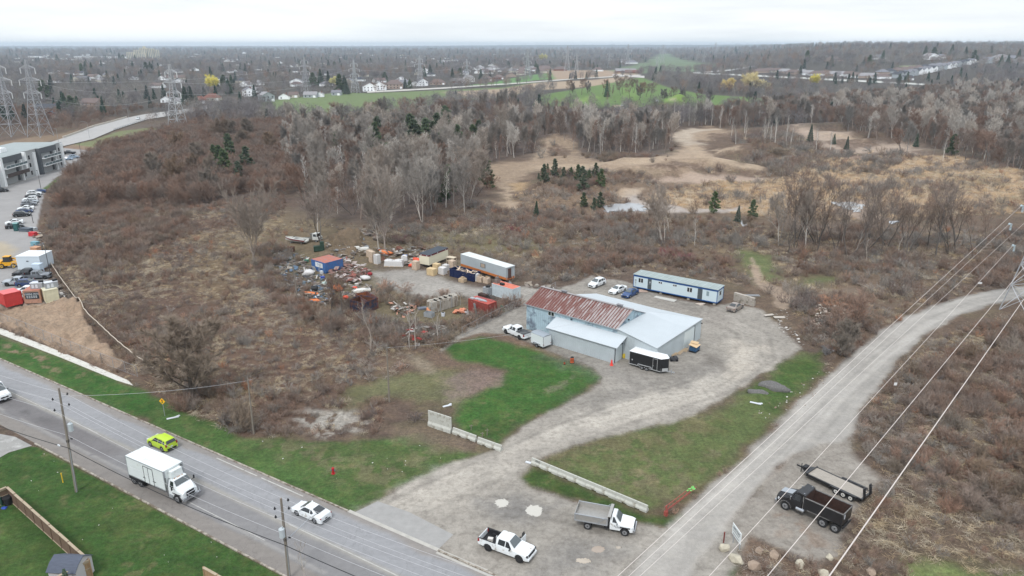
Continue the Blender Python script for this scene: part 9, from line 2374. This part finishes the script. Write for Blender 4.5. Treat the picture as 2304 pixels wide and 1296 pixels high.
m=MB();m.box((Lb-.2,.06,.15),(.35,.35,.3));m.build('footing',conc,t)
p=at(1628,1221);m=MB();m.tube((0,0,0),(0,0,1.25),.07,.07,8);m.tube((0,0,1.25),(0,0,1.3),.085,.085,8);o=m.build('red_post',mat('dark red post',(.16,.025,.02),.6));o.location=p;tag(o,'short dark red post left of the white board sign','post')
RK=mat('pale limestone boulder',al(186,178,160,.85),.9,noise=.25,nscale=2.5,bump=.6,bscale=4);RK2=mat('brown limestone boulder',al(158,140,124,.85),.9,noise=.25,nscale=2.5,bump=.6,bscale=4)
def rock(u,v,sx,sy,sz,mt,label,rz=0):
 p=at(u,v);bm=bmesh.new();r=random.Random(int(u));[bm.verts.new((r.gauss(0,1),r.gauss(0,1),r.gauss(0,1))).co.normalize()for i in range(26)]
 for v_ in bm.verts:v_.co=Vector((v_.co.x*sx,v_.co.y*sy,max(v_.co.z,-.5)*sz+sz*.45))
 bmesh.ops.convex_hull(bm,input=list(bm.verts));me=bpy.data.meshes.new('boulder');bm.to_mesh(me);bm.free();me.materials.append(mt)
 o=bpy.data.objects.new('boulder',me);C.objects.link(o);o.location=p;o.rotation_euler=(0,0,rz);tag(o,label,'boulder')
for(u,v,sx,sy,sz,mt,l)in((1630,1238,.62,.48,.6,RK,'pale boulder standing left of the white board sign'),(1656,1262,.95,.6,.55,RK,'largest pale boulder below the white board sign'),(1708,1243,.5,.42,.4,RK2,'brownish boulder right of the white board sign'),(1741,1252,.65,.5,.42,RK2,'flat grey boulder in front of the parking pad'),(1696,1279,.8,.6,.6,RK2,'brown boulder right of the largest pale one'),(1798,1276,.6,.45,.62,RK,'white pointed boulder between the conductors'),(1851,1294,.6,.5,.5,RK,'grey boulder cut by the bottom edge'),(1960,1290,.6,.5,.35,RK2,'low grey boulder in the brush near the bottom right'),(1866,1256,.5,.4,.3,RK,'small grey boulder behind the cut one at the bottom edge')):
 rock(u,v,sx,sy,sz,mt,l,rz=u*.1)
# -- construction lot on the left
t,L,w_=container((14,692),(52,683),3.4,2.7,cm((196,62,58),(210,90,84),.05,.85),cm((222,116,116),(214,96,96),.1,.85),'bright red container behind the earth heaps at the left edge',rib=False)
a=t.location;an=t.rotation_euler.z;m=MB();m.bx(L+.02,L+.8,.3,1.1,.2,1.0);m.bx(L+.02,L+.6,1.6,2.4,.2,2.2);tag(local2(m.build('red_cabinet',cm((176,50,50),(190,80,76),.05,.85))),'red steel cabinet at the right end of the bright red container','cabinet')
t,L,w_=container((56,683),(94,680),3.6,2.7,cm((184,142,122),(150,116,100),.1),cm((190,122,104),(160,100,86),.15),'brown container with a dark sign board behind the earth heaps',rib=False)
m=MB();m.bx(.35,L-.3,-.06,-.03,.95,2.35);sg=m.build('sign_board',mat('dark sign board',al(40,56,66,.8),.5),t);wt=solid('white sign print',(222,226,228),.6)
text_mesh('LORENA VISTA',.5,wt,M=Matrix.Translation((L/2,-.066,1.95))@Matrix.Rotation(PI/2,4,'X')@Matrix.Scale(.82,4,(1,0,0)),parent=sg)
m=MB();[m.bx(x,x+.3,-.07,-.061,z,z+.08)for z in(1.15,1.35,1.55)for x in np.arange(.6,L-.8,.42)];m.build('small_print',wt,sg)
def stack_unit(u0,t,L,x,label,l2):
 a=t.location;an=t.rotation_euler.z
 q=thing('generator',label,'generator',(a.x+math.cos(an)*x,a.y+math.sin(an)*x,a.z+2.75),an);m=MB();m.bx(0,2.3,.9,2.3,0,1.15);m.build('housing',STEEL,q);m=MB();m.bx(-.03,2.33,.87,2.33,1.155,1.2);m.build('lid',PLATE,q);m=MB();m.bx(.3,.75,.86,.895,.15,.9);m.bx(1.0,1.45,.86,.895,.15,.9);m.build('panel',PLATE,q)
 m=MB();[m.box((1.9,1.6,1.28+.12*k),(.8,.6,.1),rz=.15*k)for k in range(3)];o=m.build('black_case',BLK);o.location=q.location;o.rotation_euler=(0,0,an);tag(o,l2,'cases')
stack_unit(0,t,L,1.2,'grey metal unit standing on the brown container with the sign','black cases on the metal unit above the brown container')
t,L,w_=container((104,683),(135,676),3.6,2.7,cm((220,214,184),(206,198,168),.08),cm((226,220,196),(210,204,180),.1),'cream container right of the brown one behind the earth heaps',rib=False)
stack_unit(0,t,L,.6,'grey metal unit standing on the cream container','black cases on the metal unit above the cream container')
an=ang((42,612),(82,612));c=at(42,611);t=thing('site_cabin','white site cabin with a steel stair in the construction lot','cabin',c,an);m=MB();m.bx(0,5.4,0,5.0,.5,3.6);m.build('wall',solid('white cabin panel',(206,216,224),.6),t);m=MB();m.bx(-.08,5.48,-.08,5.08,3.605,3.7);m.build('roof',solid('white cabin roof',(230,234,236),.6),t)
m=MB();m.bx(2.3,2.8,-.05,-.005,2.4,2.6);m.build('vent',BLK,t);m=MB();[m.tube((-.1-1.1,y,0),(-1.2,y,2.2),.04)for y in(0,1.2)];[m.tube((-1.2,0,z),(-.1,0,z),.03)for z in(.8,1.5,2.2)];[m.box((-.6,.6,.2+.25*k),(1.0,.25,.05))for k in range(3)];m.build('stair',STEEL,t)
p=at(88,616);m=MB();m.bx(-.9,.9,-.7,.7,.1,2.4);m.bx(-.95,.95,-.75,.75,2.4,2.46);o=m.build('white_cabinet',solid('pale blue white panel',(206,222,236),.5));o.location=p;o.rotation_euler=(0,0,an);tag(o,'tall white cabinet at the right corner of the site cabin','cabinet')
p=at(38.5,519);t=thing('portable_toilet','dark green portable toilet in the construction lot','portable toilet',p,.2);m=MB();m.bx(-.6,.6,-.6,.6,.05,2.1);m.build('wall',mat('dark teal plastic',al(36,84,84,.8),.5),t);m=MB();m.xprism([(-.62,2.1),(.62,2.1),(.4,2.35),(-.4,2.35)],-.62,.62);m.build('roof',solid('pale teal roof',(120,160,160),.5),t);m=MB();m.bx(-.38,.38,-.64,-.605,.15,1.95);m.build('door',mat('teal door',al(50,100,100,.8),.5),t)
for(u,v,w_,d_,h,c_,l)in((59,520,3.4,1.6,.8,(86,94,104),'grey low skip right of the portable toilet'),(75,531,2.0,1.2,1.0,(196,48,56),'bright red tank like box beside the lot fence'),(80,552,1.8,1.3,.9,(120,164,176),'pale teal box beside the lot fence'),(83,572,2.0,1.5,1.8,(196,150,118),'tan crate stack beside the lot fence'),(74,518,2.4,1.2,.7,(176,180,182),'pale pipe bundle beside the lot fence')):
 p=at(u,v);m=MB();m.box((0,0,h/2+.05),(w_,d_,h),taper=.92);m.box((0,0,h+.08),(w_*1.02,d_*1.02,.08));o=m.build('storage_box',cm(c_,tuple(int(x*.75)for x in c_),.15,.85));o.location=p;o.rotation_euler=(0,0,-.2);tag(o,l,'box')
# yellow loader
p=at(24,602);t=thing('wheel_loader','yellow telehandler with a black cab in the construction lot','loader',p,.15);YL=mat('machine yellow',(.66,.33,.015),.45,noise=.1,nscale=2)
m=MB();m.bx(-2.2,1.9,-.9,.9,.7,1.5);m.bx(-2.3,-1.3,-1.0,1.0,.8,1.8);m.build('body',YL,t);m=MB();m.box((-.3,.0,2.1),(1.6,1.3,1.3),taper=.85);m.build('cab',GLS,t);m=MB();m.box((-.3,0,2.8),(1.5,1.3,.1));m.build('cab_roof',YL,t)
m=MB();m.yprism([(-.2,2.0),(2.9,1.2),(3.0,1.5),(-.1,2.3)],.75,1.1);m.yprism([(2.6,.4),(3.1,.4),(3.1,1.5),(2.7,1.5)],.4,1.3);m.build('boom',YL,t)
for x in(-1.4,1.2):
 for y in(1,-1):wheel(t,x,y*1.05,.62,.4,solid('yellow rim',(200,160,60),.5))
# guard rail on the curved road and concrete parapet beyond
P=[G(*q)for q in((257,294),(290,283),(330,270))];m=MB();m2=MB()
for a_,b_ in zip(P[:-1],P[1:]):
 m.tube(a_+Vector((0,0,1.0)),b_+Vector((0,0,1.0)),.16,n=5)
 for k in range(9):q=a_.lerp(b_,k/9);m2.tube(q,q+Vector((0,0,1.0)),.1,n=5)
t=thing('guard_rail','dark guard rail on the near side of the curved road','guard rail');m.build('rail',STEEL,t);m2.build('post',BLK,t)['kind']='stuff'
P=[G(*q)for q in((142,312),(176,300),(210,286.5),(250,276),(286,265.5))];m=MB()
for a_,b_ in zip(P[:-1],P[1:]):
 d=(b_-a_);m.box((a_+b_)/2+Vector((0,0,.8)),(d.length,.4,1.0),rz=math.atan2(d.y,d.x))
tag(m.build('parapet_wall',solid('pale concrete parapet',(196,188,176),.9)),'pale concrete parapet on the far side of the curved road','parapet')
# benches / carts on the golf course
for(u,v,l)in((1400,239,'tiny white cart on the golf course edge'),(1478,229,'tiny white cart near the middle of the golf course')):
 p=at(u,v);m=MB();m.box((0,0,.7),(2.4,1.3,.8),taper=.8);m.box((0,0,1.9),(1.8,1.3,.1));[m.tube((x,y,1),(x,y,1.9),.04)for x in(-.8,.8)for y in(-.5,.5)];o=m.build('golf_cart',PLATE);o.location=p;tag(o,l,'golf cart')
# -- tree cover of the town and the land beyond
def fan(name,s0,s1,y0,y1,sp,meshes,wts,sc0,sc1,label,seed,grow=0.0):
 rg=np.random.default_rng(seed);out=[]
 y=y0
 while y<y1:
  st=sp*(1+grow*(y-y0));n=int((s1-s0)*y/st)+1
  xs=s0*y+rg.uniform(0,1,n)*(s1-s0)*y;ys=y+rg.uniform(0,1,n)*st
  out.append(np.stack([xs,ys],1));y+=st
 q=np.concatenate(out);q=q[town(q[:,0],q[:,1],rg)]
 z=hgt(q[:,0],q[:,1]);n=len(q)
 w=np.array(wts,float);nb=len(w)
 ph=np.stack([fbm(q[:,0]+311*i,q[:,1]-170*i,130,seed+20+i,3)for i in range(nb)],1)
 pr=w[None,:]*np.exp((ph-.5)*9);pr/=pr.sum(1,keepdims=True);idx=(pr.cumsum(1)>rg.uniform(0,1,(n,1))).argmax(1)
 scl=rg.uniform(sc0,sc1,n)*(1+0.00*q[:,1])
 print(name,n)
 return scatter(name,np.stack([q[:,0],q[:,1],z],1),meshes,idx,scl,label,'trees',tilt=.04)
MF=M_WOOD+[lod_tree('e',12,4.6,'far_brown',6,520,.2),lod_tree('f',11,4.4,'twig_grey',7,520,.2)]
fan('far_trees',-.95,.95,470,1250,9.5,MF,(3,2,2,1.5,1.3,4,1.5),.65,1.1,'bare trees and dark conifers among the houses of the town',51,.0012)
fan('far_trees',-.95,.95,1250,3600,16,MF,(3,3,2,3,.8,3,3),.9,1.4,'tree cover of the far town',52,.0009)
fan('far_trees',-.95,.95,3600,9500,44,MF,(3,3,2,3,.8,3,3),1.5,2.2,'distant woods below the horizon',53,.0006)
fan('far_trees',-.95,.95,9500,14500,160,MF,(3,3,1,3,.5,3,3),1.6,2.2,'faint woods on the distant ridge',54,.0004)
# conifers one can pick out in the town
CONS=[(102,226,1.5),(418,236,1.15),(432,233,1.0),(505,205,1.3),(522,200,1.2),(515,212,1.1),(705,196,1.4),(722,192,1.5),(740,196,1.3),(765,206,1.4),(776,206,1.3),(780,212,1.1),(866,184,1.1),(955,172,1.2),(912,198,.8),(922,200,.8),(968,168,1.3),(1018,178,1.1),(1035,174,1.2),(1082,178,1.1),(1210,165,1.1),(1206,158,1.0),(1238,168,.8),(740,158,1.4),(753,156,1.3),(195,166,1.6),(208,168,1.4),(185,165,1.3),(130,143,1.8),(150,260,1.1),(165,262,1.2),(178,258,1.0),(300,160,1.3),(330,166,1.5),(340,164,1.5),(270,136,1.7),(278,137,1.6),(305,138,1.5),(1870,150,1.3),(1815,140,1.6),(1985,142,1.6),(2080,132,1.7),(2100,130,1.7),(2140,127,1.8),(2170,135,1.7),(2190,140,1.6),(2290,140,1.7),(2040,186,.9),(2022,188,.9),(2250,152,1.5),(2265,154,1.5),(1955,150,1.4),(1800,168,1.0)]
for i,(u,v,s)in enumerate(CONS):
 tree('spruce%d'%(i%3)if i%3 else 'pine%d'%(i%2),u,v,'dark conifer rising among the houses and bare trees of the far town',s=s*.95,group='conifers of the far town').scale=(s*1.5,s*1.5,s*1.15)
# hedge line at the left
P=[G(*q)for q in((218,246),(243,246))];m=MB();[m.blob(P[0].lerp(P[1],k/7)+Vector((0,0,1)),(1.8,1.5,1.9),2,.25,k)for k in range(8)];tag(m.build('hedge',BARK['far_needle']),'dark green hedge beside the beige brick house','hedge')
# -- air
m=MB();m.bx(-23000,23000,-2990,16100,-3,84)
hz=m.build('haze',bpy.data.materials.new('air'));hz['kind']='stuff'
hm=hz.data.materials[0];hm.use_nodes=True;nt=hm.node_tree;nt.nodes.clear()
pv=nt.nodes.new('ShaderNodeVolumePrincipled');pv.inputs['Color'].default_value=(.74,.87,1,1);pv.inputs['Density'].default_value=.00010;pv.inputs['Anisotropy'].default_value=.1
ou=nt.nodes.new('ShaderNodeOutputMaterial');nt.links.new(pv.outputs[0],ou.inputs['Volume'])
